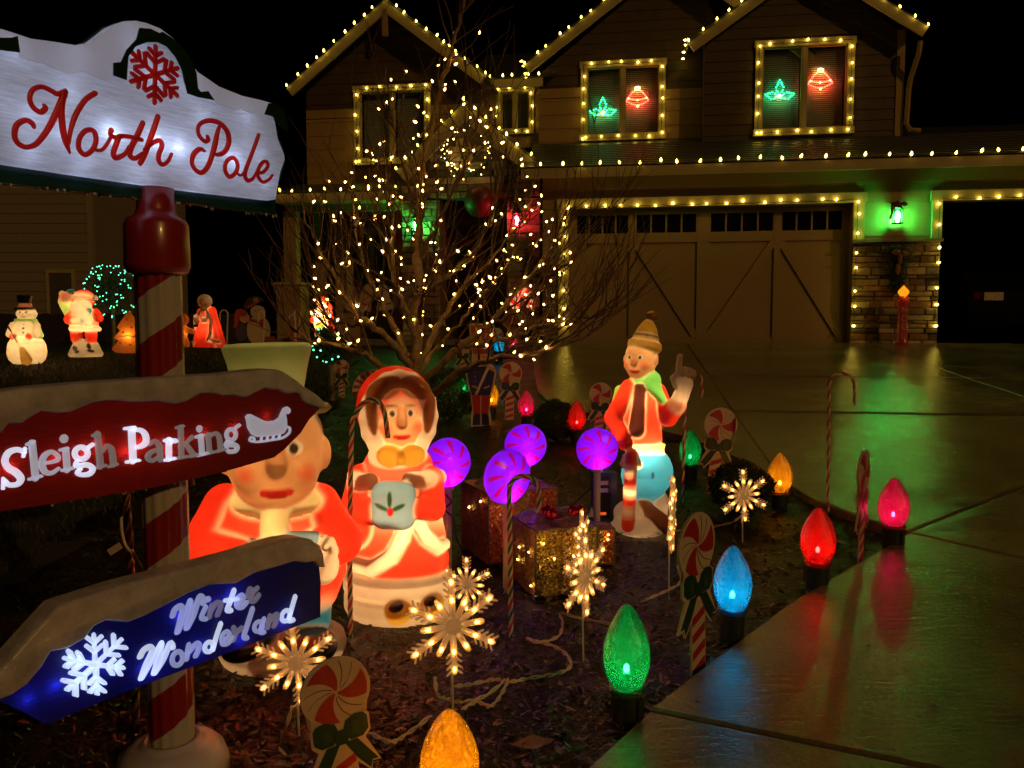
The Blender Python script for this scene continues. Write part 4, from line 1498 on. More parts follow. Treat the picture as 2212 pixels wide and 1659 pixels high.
arch = k1((750, 430), (800, 425), (840, 340), (905, 270), (925, 195), (1000, 200), (1060, 230), (1080, 220), (1150, 265), (1200, 310), (1280, 410), (1310, 500), (1320, 600), (1340, 625), (1390, 620), (1430, 680), (1320, 660), (1250, 635), (1230, 560), (1210, 470), (1170, 390), (1110, 320), (1050, 290), (980, 290), (900, 320), (850, 390), (840, 545), (750, 515))
mk("green_arch", MB().prism(npn.many(arch), S3, -0.010, -0.0072), M_sgreen, sg)
mk("green_corner", MB().prism(npn.many(k1((-200, 250), (0, 262), (60, 262), (104, 250), (120, 360), (40, 352), (0, 345), (-200, 330))), S3, -0.010, -0.0072), M_sgreen, sg)
mk("green_corner", MB().prism(npn.many(k1((1772, 775), (1800, 700), (1850, 700), (1905, 745), (1928, 830), (1935, 900), (1880, 860), (1850, 800), (1815, 785))), S3, -0.0075, -0.0065), M_sgreen, sg)
fl = []
fc = npn.pix(334, 161.5)
fr = 0.060
mb = MB()
for a in range(6):
    t = R(90 + 60 * a - 3)
    e = (math.cos(t), math.sin(t))
    hw = 0.0052
    stroke(mb, [(fc[0], fc[1], hw), (fc[0] + e[0] * fr, fc[1] + e[1] * fr, hw)], 0.0012, 0.004, n=2)
    for f, ln in ((0.40, 0.42), (0.66, 0.30)):
        for s in (-1, 1):
            b = t + s * R(52)
            x0, z0 = fc[0] + e[0] * fr * f, fc[1] + e[1] * fr * f
            stroke(mb, [(x0, z0, hw * 0.9), (x0 + math.cos(b) * fr * ln, z0 + math.sin(b) * fr * ln, hw * 0.9)], 0.0012, 0.0044 + 0.0003 * s + 0.0002 * a, n=2)
mk("snowflake", mb, M_letR, sg)
A = T(0, 150); B = T(400, 250)
hw = 5.6
letters = [
    ("letter", [(A((455, 885), (420, 830), (340, 795), (230, 850), (192, 960), (205, 1060), (270, 1130), (370, 1158), (490, 1110), (600, 980), (680, 850), (760, 680), (850, 480), (880, 400)), [5, 6, 6, 6.5, 6.5, 6, 6, 5.5, 6, 6.5, 7, 7, 7.5, 6]),
                (A((590, 590), (605, 640), (540, 685), (440, 620), (395, 500), (440, 385), (560, 345), (690, 400), (770, 440), (880, 410)), [4, 6.5, 6, 5.5, 5.5, 5.5, 5.5, 5.5, 6, 6]),
                (A((850, 420), (825, 650), (835, 860), (865, 1030), (900, 1140), (935, 1240)), [7, 7, 7.2, 7, 5.5, 2]),
                (A((915, 1120), (945, 940), (1000, 760), (1080, 610), (1170, 500), (1280, 430)), [4, 5, 6, 6, 6, 6])]),
    ("letter", [(A((1230, 925), (1140, 945), (1065, 1050), (1060, 1180), (1140, 1260), (1240, 1200), (1290, 1080), (1275, 970)), hw, True), (A((1275, 1195), (1360, 1200), (1430, 1130), (1500, 1000)), 4)]),
    ("letter", [(A((1500, 930), (1485, 990), (1560, 1030), (1640, 1010)), [6, 5, 5, 5]), (A((1600, 1020), (1560, 1130), (1525, 1240), (1560, 1305), (1680, 1250), (1740, 1150)), [6, 6, 6, 6, 5, 4])]),
    ("letter", [(A((1925, 830), (1850, 1000), (1770, 1160), (1750, 1270), (1820, 1310), (1920, 1240)), [6, 6.5, 6.5, 6, 5.5, 4]), (A((1620, 1005), (1760, 1020), (1910, 1060)), 5)]),
    ("letter", [(A((2130, 745), (2040, 1000), (1950, 1250), (1890, 1375)), [6.2, 6.5, 6.5, 6]), (k1((975, 1010), (1030, 965), (1075, 950), (1090, 985), (1070, 1040), (1068, 1085), (1095, 1112), (1130, 1090), (1155, 1040)), [5, 5, 5.5, 5.5, 5.5, 5.5, 5, 4.5, 3.5])]),
    ("letter", [(B((545, 660), (480, 630), (400, 700), (372, 810), (415, 905), (500, 950), (575, 890), (635, 750), (685, 570), (720, 400), (745, 330)), [3, 5.5, 6, 5, 5, 5.5, 6, 6, 6.5, 5, 4]),
                (B((580, 455), (590, 510), (540, 525), (465, 440), (460, 330), (530, 265), (640, 248), (760, 290), (850, 400), (872, 530), (830, 650), (760, 700), (680, 705)), [3.5, 5.5, 4.5, 4.5, 4.5, 5, 5.5, 5.5, 6, 6, 5.5, 5, 4])]),
    ("letter", [(B((905, 750), (835, 810), (820, 920), (880, 1005), (960, 955), (990, 860), (960, 770)), 4.8, True), (B((985, 965), (1040, 985), (1100, 910)), 3)]),
    ("letter", [(B((1275, 440), (1180, 700), (1090, 950), (1120, 1050), (1190, 1035), (1240, 950)), [4.4, 4.6, 5, 5, 4, 3])]),
    ("letter", [(B((1250, 940), (1330, 945), (1395, 870), (1385, 805), (1330, 810), (1270, 900), (1265, 1000), (1330, 1075), (1410, 1045), (1460, 980)), [4, 4, 4, 4, 4.2, 4.5, 4.5, 4, 3.5, 2.6])]),
]
for nm, st_ in letters:
    glyph(npn, sg, nm, st_, M_letR, 0.0010, 0.0042)
COLD = (0.62, 0.74, 1.0)
def led_at(pl, parent, px, py, depth, power, col=COLD, rad=0.004):
    x, z = pl.pix(px, py)
    lamp("led_light", parent, (x, depth, z), col, power, rad)
for px, py, pw in ((242, 288, 0.16), (335, 303, 0.11), (385, 318, 0.11), (505, 345, 0.09), (440, 335, 0.07), (60, 250, 0.08), (150, 200, 0.06), (555, 330, 0.05), (130, 285, 0.08), (330, 160, 0.08), (160, 125, 0.06), (275, 85, 0.05), (570, 400, 0.04), (300, 375, 0.05), (440, 255, 0.06), (530, 255, 0.05), (60, 330, 0.05), (405, 190, 0.04), (30, 110, 0.06), (-40, 200, 0.08), (430, 395, 0.04), (180, 350, 0.05)):
    led_at(npn, sg, px, py, 0.019 if pw > 0.085 else 0.026, pw * (0.40 if pw > 0.085 else 0.22))
droplets(npn, sg, [(0, 390), (340, 427), (614, 463)], 46, 2, 0.03)

# --- Sleigh Parking (arrow to the right)
spn = Plane(0.098)
sg = sgn_root("sleigh_parking_sign", "dark red arrow sign with lit white words Sleigh Parking and a sleigh", spn)
M_sred = shell("lit_red_panel", (0.42, 0.010, 0.006), trans=0.45, gloss=0.06, rough=0.35, var=0.35, grain=(1.4, 1, 16), bump=0.3, bscale=30)
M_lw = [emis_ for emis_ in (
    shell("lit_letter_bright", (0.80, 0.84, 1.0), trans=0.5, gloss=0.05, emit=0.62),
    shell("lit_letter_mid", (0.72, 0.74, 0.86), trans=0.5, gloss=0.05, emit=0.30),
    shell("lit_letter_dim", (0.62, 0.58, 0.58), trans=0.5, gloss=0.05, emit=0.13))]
rb = [(690, 883), (668, 906), (650, 935), (612, 973), (592, 988), (480, 1020), (330, 1053), (200, 1075), (0, 1105), (-90, 1120), (-95, 900), (0, 862), (300, 832), (590, 806), (640, 840)]
mk("sign_face", MB().prism(spn.many(rb), S3, 0.0, 0.034, back=False), M_sred, sg)
mk("sign_back", MB().prism(spn.many(rb), S3, 0.0335, 0.036), pbr("dark_red_back", (0.12, 0.006, 0.004), 0.4), sg)
sn_px = [(-95, 862), (0, 845), (50, 838), (150, 829), (300, 818), (400, 812), (480, 807), (560, 798), (590, 797), (606, 801), (625, 813), (650, 832), (680, 852), (697, 868), (699, 876), (694, 883), (678, 878), (660, 873), (650, 864), (645, 851), (632, 848), (622, 851), (608, 848), (598, 841), (585, 842), (570, 838), (556, 844), (545, 849), (532, 857), (520, 858), (500, 853), (480, 855), (455, 850), (430, 850), (415, 858), (400, 867), (375, 873), (355, 870), (340, 866), (300, 868), (275, 868), (250, 865), (225, 865), (200, 869), (175, 879), (150, 890), (120, 892), (85, 888), (65, 900), (45, 913), (15, 915), (5, 928), (-15, 945), (-95, 975)]
def snowcap(pl, parent, px, d0, d1, name="snow_cap", mat=M_snowd):
    """thick rounded snow along the top of a sign"""
    poly = pl.many(px)
    c = np.mean(np.array(poly), axis=0)
    mb = MB()
    n = len(poly)
    area = sum(poly[i][0] * poly[(i + 1) % n][1] - poly[(i + 1) % n][0] * poly[i][1] for i in range(n))
    if area < 0: poly = poly[::-1]
    rings = []
    for (ins, d) in ((0.0, d1), (0.0, d0 + 0.008), (0.0022, d0 + 0.0025), (0.006, d0)):
        ring = []
        for i in range(n):
            a, b, c2 = Vector(poly[i - 1]), Vector(poly[i]), Vector(poly[(i + 1) % n])
            e1, e2 = (b - a), (c2 - b)
            m_ = Vector((-e1.y, e1.x)).normalized() + Vector((-e2.y, e2.x)).normalized()
            if m_.length < 0.2: m_ = Vector((-e1.y, e1.x))
            q = b + m_.normalized() * ins
            ring.append((q.x, d, q.y))
        rings.append(ring)
    o = 0
    for ring in rings: mb.v.extend(ring)
    for k in range(3):
        for i in range(n):
            j = (i + 1) % n
            mb.f.append((k * n + i, k * n + j, (k + 1) * n + j, (k + 1) * n + i))
    mb.f.append(tuple(3 * n + i for i in range(n)))
    mb.f.append(tuple(range(n))[::-1])
    return auto(mk(name, mb, mat, parent), 50)
def sparkle(pl, parent, px, n, seed):
    """wet specks and frost grains on the snow's face"""
    r = random.Random(seed); m = MB(); k = 0
    xs_ = [p[0] for p in px]; ys_ = [p[1] for p in px]
    while k < n:
        a, b = r.uniform(min(xs_), max(xs_)), r.uniform(min(ys_), max(ys_))
        if not inside(px, a, b): continue
        q = pl.pix(a, b); s = r.uniform(0.0007, 0.0016)
        m.ball((q[0], -0.0125, q[1]), s, 5, 3); k += 1
    o = mk("frost_grains", m, pbr("frost", (0.75, 0.75, 0.8), 0.15, spec=0.9), parent, smooth=True); o["kind"] = "stuff"
snowcap(spn, sg, sn_px, -0.012, 0.045)
sparkle(spn, sg, sn_px, 60, 5)
C5 = T(0, 1000); C6 = T(400, 900)
def serif(a, b, w=3.6): return ([a, ((a[0] + b[0]) / 2, (a[1] + b[1]) / 2), b], w)
LET = [
    (0, [(C5((325, 575), (230, 540), (110, 580), (60, 690), (110, 785), (215, 850), (275, 930), (230, 1005), (120, 1015), (60, 960)), [5, 6, 7, 7, 7.5, 8, 7.5, 6, 5.5, 5]), serif((53, 968), (49, 986)), serif((6, 1033), (5, 1055))]),
    (1, [(C5((425, 450), (450, 680), (475, 925)), 7.6), serif((57, 960), (72, 953)), serif((62, 1035), (88, 1028))]),
    (1, [(C5((590, 720), (680, 710), (770, 680), (770, 620), (690, 570), (595, 620), (560, 730), (600, 835), (690, 855), (785, 790)), [4, 4, 4.5, 5, 5, 6.5, 7.5, 6.5, 5, 3.5])]),
    (1, [(C5((860, 390), (862, 396)), 9.5), (C5((880, 550), (890, 680), (900, 815)), 7), serif((129, 972), (145, 968)), serif((133, 1016), (156, 1011))]),
    (0, [(ell(174.4, 979, 14, 13), 6, True), serif((187, 968), (199, 960), 4.5), (C5((1040, 680), (1015, 760), (1170, 745), (1245, 795), (1200, 865), (1100, 880), (1035, 850), (1080, 800)), [4, 5, 6, 6, 6, 5, 5, 4])]),
    (2, [(C5((1310, 330), (1330, 550), (1350, 765)), 7.5), (C5((1370, 570), (1430, 490), (1500, 540), (1525, 740)), [4, 5, 7, 7.2]), serif((199, 941), (212, 935)), serif((206, 1010), (227, 1005)), serif((234, 1008), (251, 1002))]),
    (0, [(C5((1770, 270), (1780, 480), (1790, 690)), 8), (C5((1770, 275), (1900, 280), (1960, 355), (1955, 450), (1880, 500), (1800, 505)), [4, 5.5, 7, 7, 5.5, 4]), serif((268, 926), (290, 923)), serif((272, 998), (299, 994))]),
    (2, [(C5((2005, 475), (2080, 425), (2140, 480), (2150, 580), (2160, 680)), [4, 5, 6.5, 6.5, 6]), (C5((2140, 540), (2040, 570), (1985, 640), (2045, 690), (2140, 630)), [4, 5.5, 6.5, 5, 4])]),
    (0, [(C6((60, 965), (60, 1090), (62, 1215)), 7), (C6((75, 1010), (110, 975), (155, 975)), [4, 5, 5.5]), serif((354, 952), (367, 948)), serif((355, 994), (376, 990))]),
    (2, [(C6((220, 795), (225, 990), (230, 1185)), 6.6), (C6((375, 920), (310, 985), (260, 1045)), [5, 4, 3.5]), (C6((285, 1010), (340, 1090), (395, 1165)), [5, 6, 6]), serif((380, 924), (394, 920)), serif((380, 990), (402, 986)), serif((408, 986), (424, 982))]),
    (1, [(C6((475, 810), (477, 814)), 8), (C6((490, 915), (500, 1030), (508, 1145)), 6.4), serif((422, 944), (436, 940)), serif((424, 984), (446, 979))]),
    (2, [(C6((590, 895), (600, 1010), (610, 1125)), 6.2), (C6((620, 905), (700, 872), (740, 940), (755, 1085)), [4, 5, 6, 6]), serif((441, 940), (452, 937)), serif((442, 980), (460, 976)), serif((466, 975), (484, 970))]),
    (1, [(ell(498, 938.7, 10, 11.5), 5, True), serif((506, 925), (515.5, 918), 4), (C6((845, 985), (830, 1035), (930, 1025), (980, 1060), (955, 1110), (880, 1120), (840, 1090)), [4, 5, 6, 6, 5, 5, 4])]),
]
for lv_, st_ in LET:
    glyph(spn, sg, "letter", st_, M_lw[lv_], 0.0008, 0.006)
body = spn.many(C6((1090, 650), (1120, 615), (1150, 612), (1230, 650), (1330, 700), (1400, 710), (1480, 700), (1540, 660), (1570, 590), (1600, 530), (1650, 510), (1685, 540), (1690, 580), (1660, 612), (1625, 600), (1640, 700), (1645, 800), (1600, 870), (1520, 895), (1440, 905), (1330, 915), (1240, 920), (1170, 885), (1120, 800), (1105, 700)))
mk("sleigh_emblem", MB().prism(body, S3, -0.007, -0.0006, back=False), M_lw[1], sg)
glyph(spn, sg, "sleigh_runner", [(C6((1190, 985), (1150, 965), (1170, 925), (1210, 940), (1215, 985), (1300, 985), (1450, 962), (1590, 935), (1680, 870), (1690, 800), (1655, 785)), 2.6)] + [(C6((x, y), (x + 10, y - 60)), 2.2) for x, y in ((1300, 980), (1380, 970), (1460, 955), (1540, 945))], M_lw[1], 0.0008, 0.006)
for px, py, pw in ((300, 960, 0.05), (270, 975, 0.035), (365, 970, 0.03), (395, 955, 0.02), (440, 935, 0.02), (180, 980, 0.035), (120, 990, 0.03), (20, 1010, 0.04), (575, 900, 0.014), (505, 925, 0.02), (215, 960, 0.025), (340, 955, 0.012)):
    led_at(spn, sg, px, py, 0.012, pw, (0.95, 0.9, 1.0))
droplets(spn, sg, [(600, 983), (480, 1021), (330, 1055), (200, 1077), (0, 1107)], 46, 3, 0.01)

# --- Winter Wonderland (arrow to the left)
wpn = Plane(0.100)
sg = sgn_root("winter_wonderland_sign", "deep blue arrow sign with lit script Winter Wonderland and a snowflake", wpn)
M_sblue = shell("lit_blue_panel", (0.010, 0.014, 0.36), trans=0.5, gloss=0.05, rough=0.35, var=0.35, grain=(1.4, 1, 16), bump=0.3, bscale=30)
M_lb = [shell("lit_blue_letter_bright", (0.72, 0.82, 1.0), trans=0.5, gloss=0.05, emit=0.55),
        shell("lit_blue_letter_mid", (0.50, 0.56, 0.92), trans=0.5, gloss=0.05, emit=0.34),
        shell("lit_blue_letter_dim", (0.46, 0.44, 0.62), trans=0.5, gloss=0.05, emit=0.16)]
big = lambda *pts: [(p[0] * 0.32, 1128 + p[1] * 0.32) for p in pts]
bb = big((2150, 250), (2165, 420), (2163, 640), (1600, 860), (900, 1125), (500, 1290), (310, 1365), (150, 1275), (-30, 1195), (170, 1010), (400, 700), (900, 520), (1500, 320), (1950, 190))
mk("sign_face", MB().prism(wpn.many(bb), S3, 0.0, 0.034, back=False), M_sblue, sg)
mk("sign_back", MB().prism(wpn.many(bb), S3, 0.0335, 0.036), pbr("dark_blue_back", (0.004, 0.005, 0.08), 0.4), sg)
snb = big((-40, 1010), (110, 850), (230, 715), (370, 562), (430, 540), (600, 485), (800, 420), (1000, 368), (1270, 300), (1430, 255), (1600, 210), (1750, 160), (1900, 115), (2000, 100), (2080, 110), (2140, 150), (2168, 205), (2178, 300), (2142, 302), (2110, 262), (2050, 272), (1980, 260), (1850, 300), (1700, 342), (1580, 410), (1400, 420), (1250, 480), (1100, 560), (960, 630), (850, 672), (700, 660), (620, 700), (560, 780), (440, 850), (330, 870), (270, 970), (170, 1090), (70, 1160), (-20, 1195), (-60, 1180))
snowcap(wpn, sg, snb, -0.012, 0.045)
sparkle(wpn, sg, snb, 60, 6)
Q = T(400, 1400); V = T(100, 1450)
WD = 6.6
LB = [
    (1, [(Q((112, 570), (140, 490), (210, 440), (245, 480), (215, 620), (175, 790)), WD), (Q((175, 790), (260, 600), (350, 370)), WD), (Q((350, 370), (335, 560), (300, 735)), WD), (Q((300, 735), (390, 560), (470, 320), (520, 335), (525, 400)), WD)]),
    (1, [(Q((560, 450), (500, 590), (560, 615)), 5.5), (Q((590, 345), (592, 350)), 7)]),
    (2, [(Q((640, 430), (605, 590)), 6), (Q((625, 510), (700, 395), (760, 420), (715, 560)), 6)]),
    (0, [(Q((940, 225), (880, 400), (850, 490), (900, 500)), 6), (Q((820, 365), (985, 340)), 5)]),
    (1, [(Q((985, 420), (1060, 350), (1050, 290), (990, 330), (975, 430), (1040, 460), (1110, 390)), 5.5)]),
    (2, [(Q((1125, 310), (1150, 205), (1200, 235), (1255, 195)), 6), (Q((1200, 235), (1165, 350), (1210, 370), (1275, 290)), 6)]),
    (0, [(V((1330, 845), (1380, 755), (1460, 715), (1495, 765), (1410, 950), (1345, 1135)), WD), (V((1345, 1135), (1480, 900), (1620, 665)), WD), (V((1620, 665), (1570, 880), (1520, 1065)), WD), (V((1520, 1065), (1640, 880), (1735, 665), (1770, 720)), WD)]),
    (1, [(ell(*V((1835, 870))[0], 11, 15, 0.3), 5.5, True)]),
    (1, [(V((1990, 685), (1955, 880)), 6), (V((1970, 800), (2090, 670), (2130, 705), (2080, 835)), 6)]),
    (0, [(ell(*Q((600, 990))[0], 8.5, 11, 0.4), 5, True), (Q((760, 675), (700, 850), (650, 1030)), 5.5)]),
    (1, [(Q((800, 900), (880, 835), (845, 780), (780, 840), (785, 950), (860, 940), (920, 860)), 5)]),
    (2, [(Q((935, 730), (965, 790), (1040, 735)), 6), (Q((970, 785), (930, 900)), 6)]),
    (1, [(Q((1190, 475), (1130, 660), (1075, 840), (1115, 870)), 6.2)]),
    (1, [(ell(*Q((1270, 715))[0], 8.5, 11, 0.4), 5, True), (Q((1345, 610), (1295, 780), (1345, 790)), 5.5)]),
    (2, [(Q((1425, 570), (1395, 730)), 6), (Q((1405, 660), (1500, 555), (1525, 585), (1480, 710)), 6)]),
    (0, [(ell(*Q((1640, 570))[0], 8.5, 12, 0.4), 5, True), (Q((1765, 310), (1715, 480), (1680, 630), (1740, 625)), 5.5)]),
]
for lv_, st_ in LB:
    glyph(wpn, sg, "letter", st_, M_lb[lv_], 0.0008, 0.006)
c0 = V((725, 950))[0]
tips = V((705, 545), (1075, 610), (1095, 990), (740, 1335), (335, 1280), (305, 860))
sts = []
for tx in tips:
    dx, dy = tx[0] - c0[0], tx[1] - c0[1]
    sts.append(([c0, (c0[0] + dx * 0.5, c0[1] + dy * 0.5), tx], [6, 4.5, 4.5]))
    for f, ln in ((0.42, 0.34), (0.72, 0.32)):
        for s in (-1, 1):
            a = math.atan2(dy, dx) + s * R(50)
            l = math.hypot(dx, dy) * ln
            x0, y0 = c0[0] + dx * f, c0[1] + dy * f
            sts.append(([(x0, y0), (x0 + math.cos(a) * l * 0.5, y0 + math.sin(a) * l * 0.5), (x0 + math.cos(a) * l, y0 + math.sin(a) * l)], 4.6))
glyph(wpn, sg, "snowflake", sts, M_lb[0], 0.0008, 0.006)
for px, py, pw in ((205, 1437, 0.06), (320, 1440, 0.05), (345, 1415, 0.03), (430, 1400, 0.04), (385, 1330, 0.035), (500, 1290, 0.045), (520, 1380, 0.03), (610, 1340, 0.04), (120, 1480, 0.03), (60, 1510, 0.02), (460, 1310, 0.02)):
    led_at(wpn, sg, px, py, 0.012, pw, (0.55, 0.65, 1.0))
droplets(wpn, sg, big((900, 1128), (500, 1293), (310, 1368)), 24, 4, 0.01)

# twisted rope cane and zip tie behind the post come with the canes

# ---------------------------------------------------------------- lit hollow plastic figures
def rotm(rx=0, ry=0, rz=0):
    return np.array(Euler((R(rx), R(ry), R(rz))).to_matrix())

class Fig:
    """a hollow moulded figure: smooth union of shapes, painted by shape, split into parts"""
    def __init__(self, vox):
        self.vox = vox
        self.shapes = []     # (kind, args, part, colour, k, bias)
        self.paint = []      # (kind, args, colour, width)
        self.crease = vox * 0.75
        self.T = None        # transform for a group of shapes (centre, matrix)

    def frame(self, c=None, rz=0, rx=0, ry=0, s=1.0):
        self.T = None if c is None else (np.array(c, float), rotm(rx, ry, rz), s)
        return self

    def _x(self, p):
        p = np.array(p, float)
        if self.T is None: return p
        return self.T[0] + self.T[1] @ (p * self.T[2])

    def _m(self, M):
        return M if self.T is None else self.T[1] @ M

    def _s(self): return 1.0 if self.T is None else self.T[2]

    def ell(self, part, col, c, r, rot=(0, 0, 0), k=0.012, bias=0.0):
        self.shapes.append(('e', (self._x(c), np.array(r, float) * self._s(), self._m(rotm(*rot))), part, col, k * self._s(), bias)); return self

    def cap(self, part, col, a, b, ra, rb=None, k=0.012, bias=0.0):
        s = self._s()
        self.shapes.append(('c', (self._x(a), self._x(b), ra * s, (ra if rb is None else rb) * s), part, col, k * s, bias)); return self

    def box(self, part, col, c, h, rd, rot=(0, 0, 0), k=0.008, bias=0.0):
        s = self._s()
        self.shapes.append(('b', (self._x(c), np.array(h, float) * s, rd * s, self._m(rotm(*rot))), part, col, k * s, bias)); return self

    def lat(self, part, col, c, prof, sx=1.0, sy=1.0, rot=(0, 0, 0), k=0.012, bias=0.0):
        s = self._s()
        self.shapes.append(('l', (self._x(c), [(z * s, r * s) for z, r in prof], sx, sy, self._m(rotm(*rot))), part, col, k * s, bias)); return self

    def dab(self, col, c, r, rot=(0, 0, 0), w=0.004):
        self.paint.append(('e', (self._x(c), np.array(r, float) * self._s(), self._m(rotm(*rot))), col, w)); return self

    def line(self, col, a, b, r, w=0.004):
        self.paint.append(('c', (self._x(a), self._x(b), r * self._s(), r * self._s()), col, w)); return self

    @staticmethod
    def ev(kind, g, P):
        if kind == 'e':
            c, r, M = g
            q = (P - c) @ M
            k0 = np.sqrt(((q / r) ** 2).sum(1)); k1 = np.sqrt(((q / r ** 2) ** 2).sum(1)) + 1e-9
            return k0 * (k0 - 1) / k1
        if kind == 'c':
            a, b, ra, rb = g
            d = b - a; L = (d * d).sum() + 1e-12
            t = np.clip(((P - a) @ d) / L, 0, 1)
            return np.sqrt(((P - a - t[:, None] * d) ** 2).sum(1)) - (ra + (rb - ra) * t)
        if kind == 'b':
            c, h, rd, M = g
            q = np.abs((P - c) @ M) - (h - rd)
            return np.sqrt((np.maximum(q, 0) ** 2).sum(1)) + np.minimum(q.max(1), 0) - rd
        c, prof, sx, sy, M = g
        q = (P - c) @ M
        z = np.array([p[0] for p in prof]); r = np.array([p[1] for p in prof])
        rho = np.sqrt((q[:, 0] / sx) ** 2 + (q[:, 1] / sy) ** 2)
        rr = np.interp(q[:, 2], z, r)
        ds = (rho - rr) * 0.85 * min(sx, sy)
        dz = np.maximum(z[0] - q[:, 2], q[:, 2] - z[-1])
        return np.where((ds > 0) & (dz > 0), np.sqrt(np.maximum(ds, 0) ** 2 + np.maximum(dz, 0) ** 2), np.maximum(ds, dz))

    def field(self, P):
        f = None
        for kind, g, part, col, k, bias in self.shapes:
            d = self.ev(kind, g, P)
            if f is None: f = d
            else:
                h = np.maximum(k - np.abs(f - d), 0) / k
                f = np.minimum(f, d) - h * h * k * 0.25
        return f

    def build(self, lo, hi, parent, mat, openbase=False):
        vx = self.vox
        ax = [np.arange(lo[i], hi[i] + vx, vx) for i in range(3)]
        n = [len(a) for a in ax]
        X = np.stack(np.meshgrid(*ax, indexing='ij'), -1).reshape(-1, 3)
        # coarse pass first, then the full field only near the skin
        q = 4
        cx_ = [np.arange(lo[i] + vx * 1.5, hi[i] + vx * q, vx * q) for i in range(3)]
        cn = [len(a) for a in cx_]
        CF = self.field(np.stack(np.meshgrid(*cx_, indexing='ij'), -1).reshape(-1, 3)).reshape(cn)
        ii = [np.minimum(np.arange(n[i]) // q, cn[i] - 1) for i in range(3)]
        f = CF[np.ix_(*ii)].reshape(-1).copy()
        near = np.where(np.abs(f) < vx * 4.6)[0]
        st = 400000
        for i in range(0, len(near), st):
            f[near[i:i + st]] = self.field(X[near[i:i + st]])
        f = f.reshape(n)
        neg = f < 0
        c = [neg[i:n[0] - 1 + i, j:n[1] - 1 + j, k:n[2] - 1 + k] for i in (0, 1) for j in (0, 1) for k in (0, 1)]
        cnt = sum(a.astype(np.int8) for a in c)
        act = (cnt > 0) & (cnt < 8)
        idx = -np.ones(act.shape, int)
        cells = np.argwhere(act)
        idx[act] = np.arange(len(cells))
        acc = np.zeros((len(cells), 3)); num = np.zeros(len(cells))
        I, J, K = cells.T
        for axis in range(3):
            for a in (0, 1):
                for b in (0, 1):
                    o0 = [0, 0, 0]; o1 = [0, 0, 0]
                    oth = [q for q in range(3) if q != axis]
                    o0[oth[0]] = o1[oth[0]] = a; o0[oth[1]] = o1[oth[1]] = b; o1[axis] = 1
                    f0 = f[I + o0[0], J + o0[1], K + o0[2]]; f1 = f[I + o1[0], J + o1[1], K + o1[2]]
                    m = (f0 < 0) != (f1 < 0)
                    t = np.where(m, f0 / np.where(np.abs(f0 - f1) < 1e-12, 1, f0 - f1), 0)
                    p = np.stack([I + o0[0], J + o0[1], K + o0[2]], 1).astype(float)
                    p[:, axis] += t
                    acc[m] += p[m]; num[m] += 1
        V = acc / num[:, None] * vx + np.array(lo)
        faces = []
        for axis in range(3):
            o = [q for q in range(3) if q != axis]
            sl0 = [slice(None)] * 3; sl1 = [slice(None)] * 3
            sl0[axis] = slice(0, n[axis] - 1); sl1[axis] = slice(1, n[axis])
            ch = neg[tuple(sl0)] != neg[tuple(sl1)]
            E = np.argwhere(ch)
            E = E[(E[:, o[0]] > 0) & (E[:, o[1]] > 0) & (E[:, o[0]] < n[o[0]] - 1) & (E[:, o[1]] < n[o[1]] - 1)]
            def ci(a, b):
                q = E.copy(); q[:, o[0]] -= a; q[:, o[1]] -= b
                return idx[q[:, 0], q[:, 1], q[:, 2]]
            quad = np.stack([ci(1, 1), ci(0, 1), ci(0, 0), ci(1, 0)], 1)
            flip = neg[E[:, 0], E[:, 1], E[:, 2]]
            if axis == 1: flip = ~flip
            quad[~flip] = quad[~flip][:, ::-1]
            faces.append(quad)
        Fq = np.concatenate(faces)
        # paint
        D = np.stack([self.ev(s[0], s[1], V) - s[5] for s in self.shapes], 1)
        od = np.argsort(D, 1)[:, :2] if D.shape[1] > 1 else np.zeros((len(V), 2), int)
        cols = np.array([s[3] for s in self.shapes], float)
        d0 = np.take_along_axis(D, od, 1)
        w = np.clip(0.5 - (d0[:, 1] - d0[:, 0]) / (1.6 * vx), 0, 0.5)[:, None]
        C = cols[od[:, 0]] * (1 - w) + cols[od[:, 1]] * w
        for kind, g, col, wd in self.paint:
            d = self.ev(kind, g, V)
            a = np.clip(0.5 - d / wd, 0, 1)[:, None]
            C = C * (1 - a) + np.array(col) * a
        parts = [s[2] for s in self.shapes]
        # moulded creases where two parts meet: bare plastic shows along the seam
        pid = np.array([hash_parts(parts, p) for p in parts])
        Dp = np.stack([D[:, pid == i].min(1) for i in range(pid.max() + 1)], 1)
        if Dp.shape[1] > 1 and self.crease > 0:
            so = np.sort(Dp, 1)
            gap = np.exp(-((so[:, 1] - so[:, 0]) / (1.5 * vx)) ** 2)
            lum = C.mean(1)
            gp_ = (gap * 0.55 * np.clip(lum * 4, 0, 1))[:, None]
            C = C * (1 - gp_) + np.array((0.78, 0.66, 0.48)) * gp_
            f0 = self.field(V); gr = np.zeros_like(V)
            for ax_ in range(3):
                e = np.zeros(3); e[ax_] = vx * 0.5
                gr[:, ax_] = self.field(V + e) - f0
            gr /= np.linalg.norm(gr, axis=1)[:, None] + 1e-9
            V = V - gr * (self.crease * np.exp(-((so[:, 1] - so[:, 0]) / (2.2 * vx)) ** 2))[:, None]
        cen = V[Fq].mean(1)
        Df = np.stack([self.ev(s[0], s[1], cen) - s[5] for s in self.shapes], 1)
        lab = np.array([hash_parts(parts, p) for p in parts])[np.argmin(Df, 1)]
        names = list(dict.fromkeys(parts))
        out = []
        plab = np.array([hash_parts(parts, p) for p in parts])
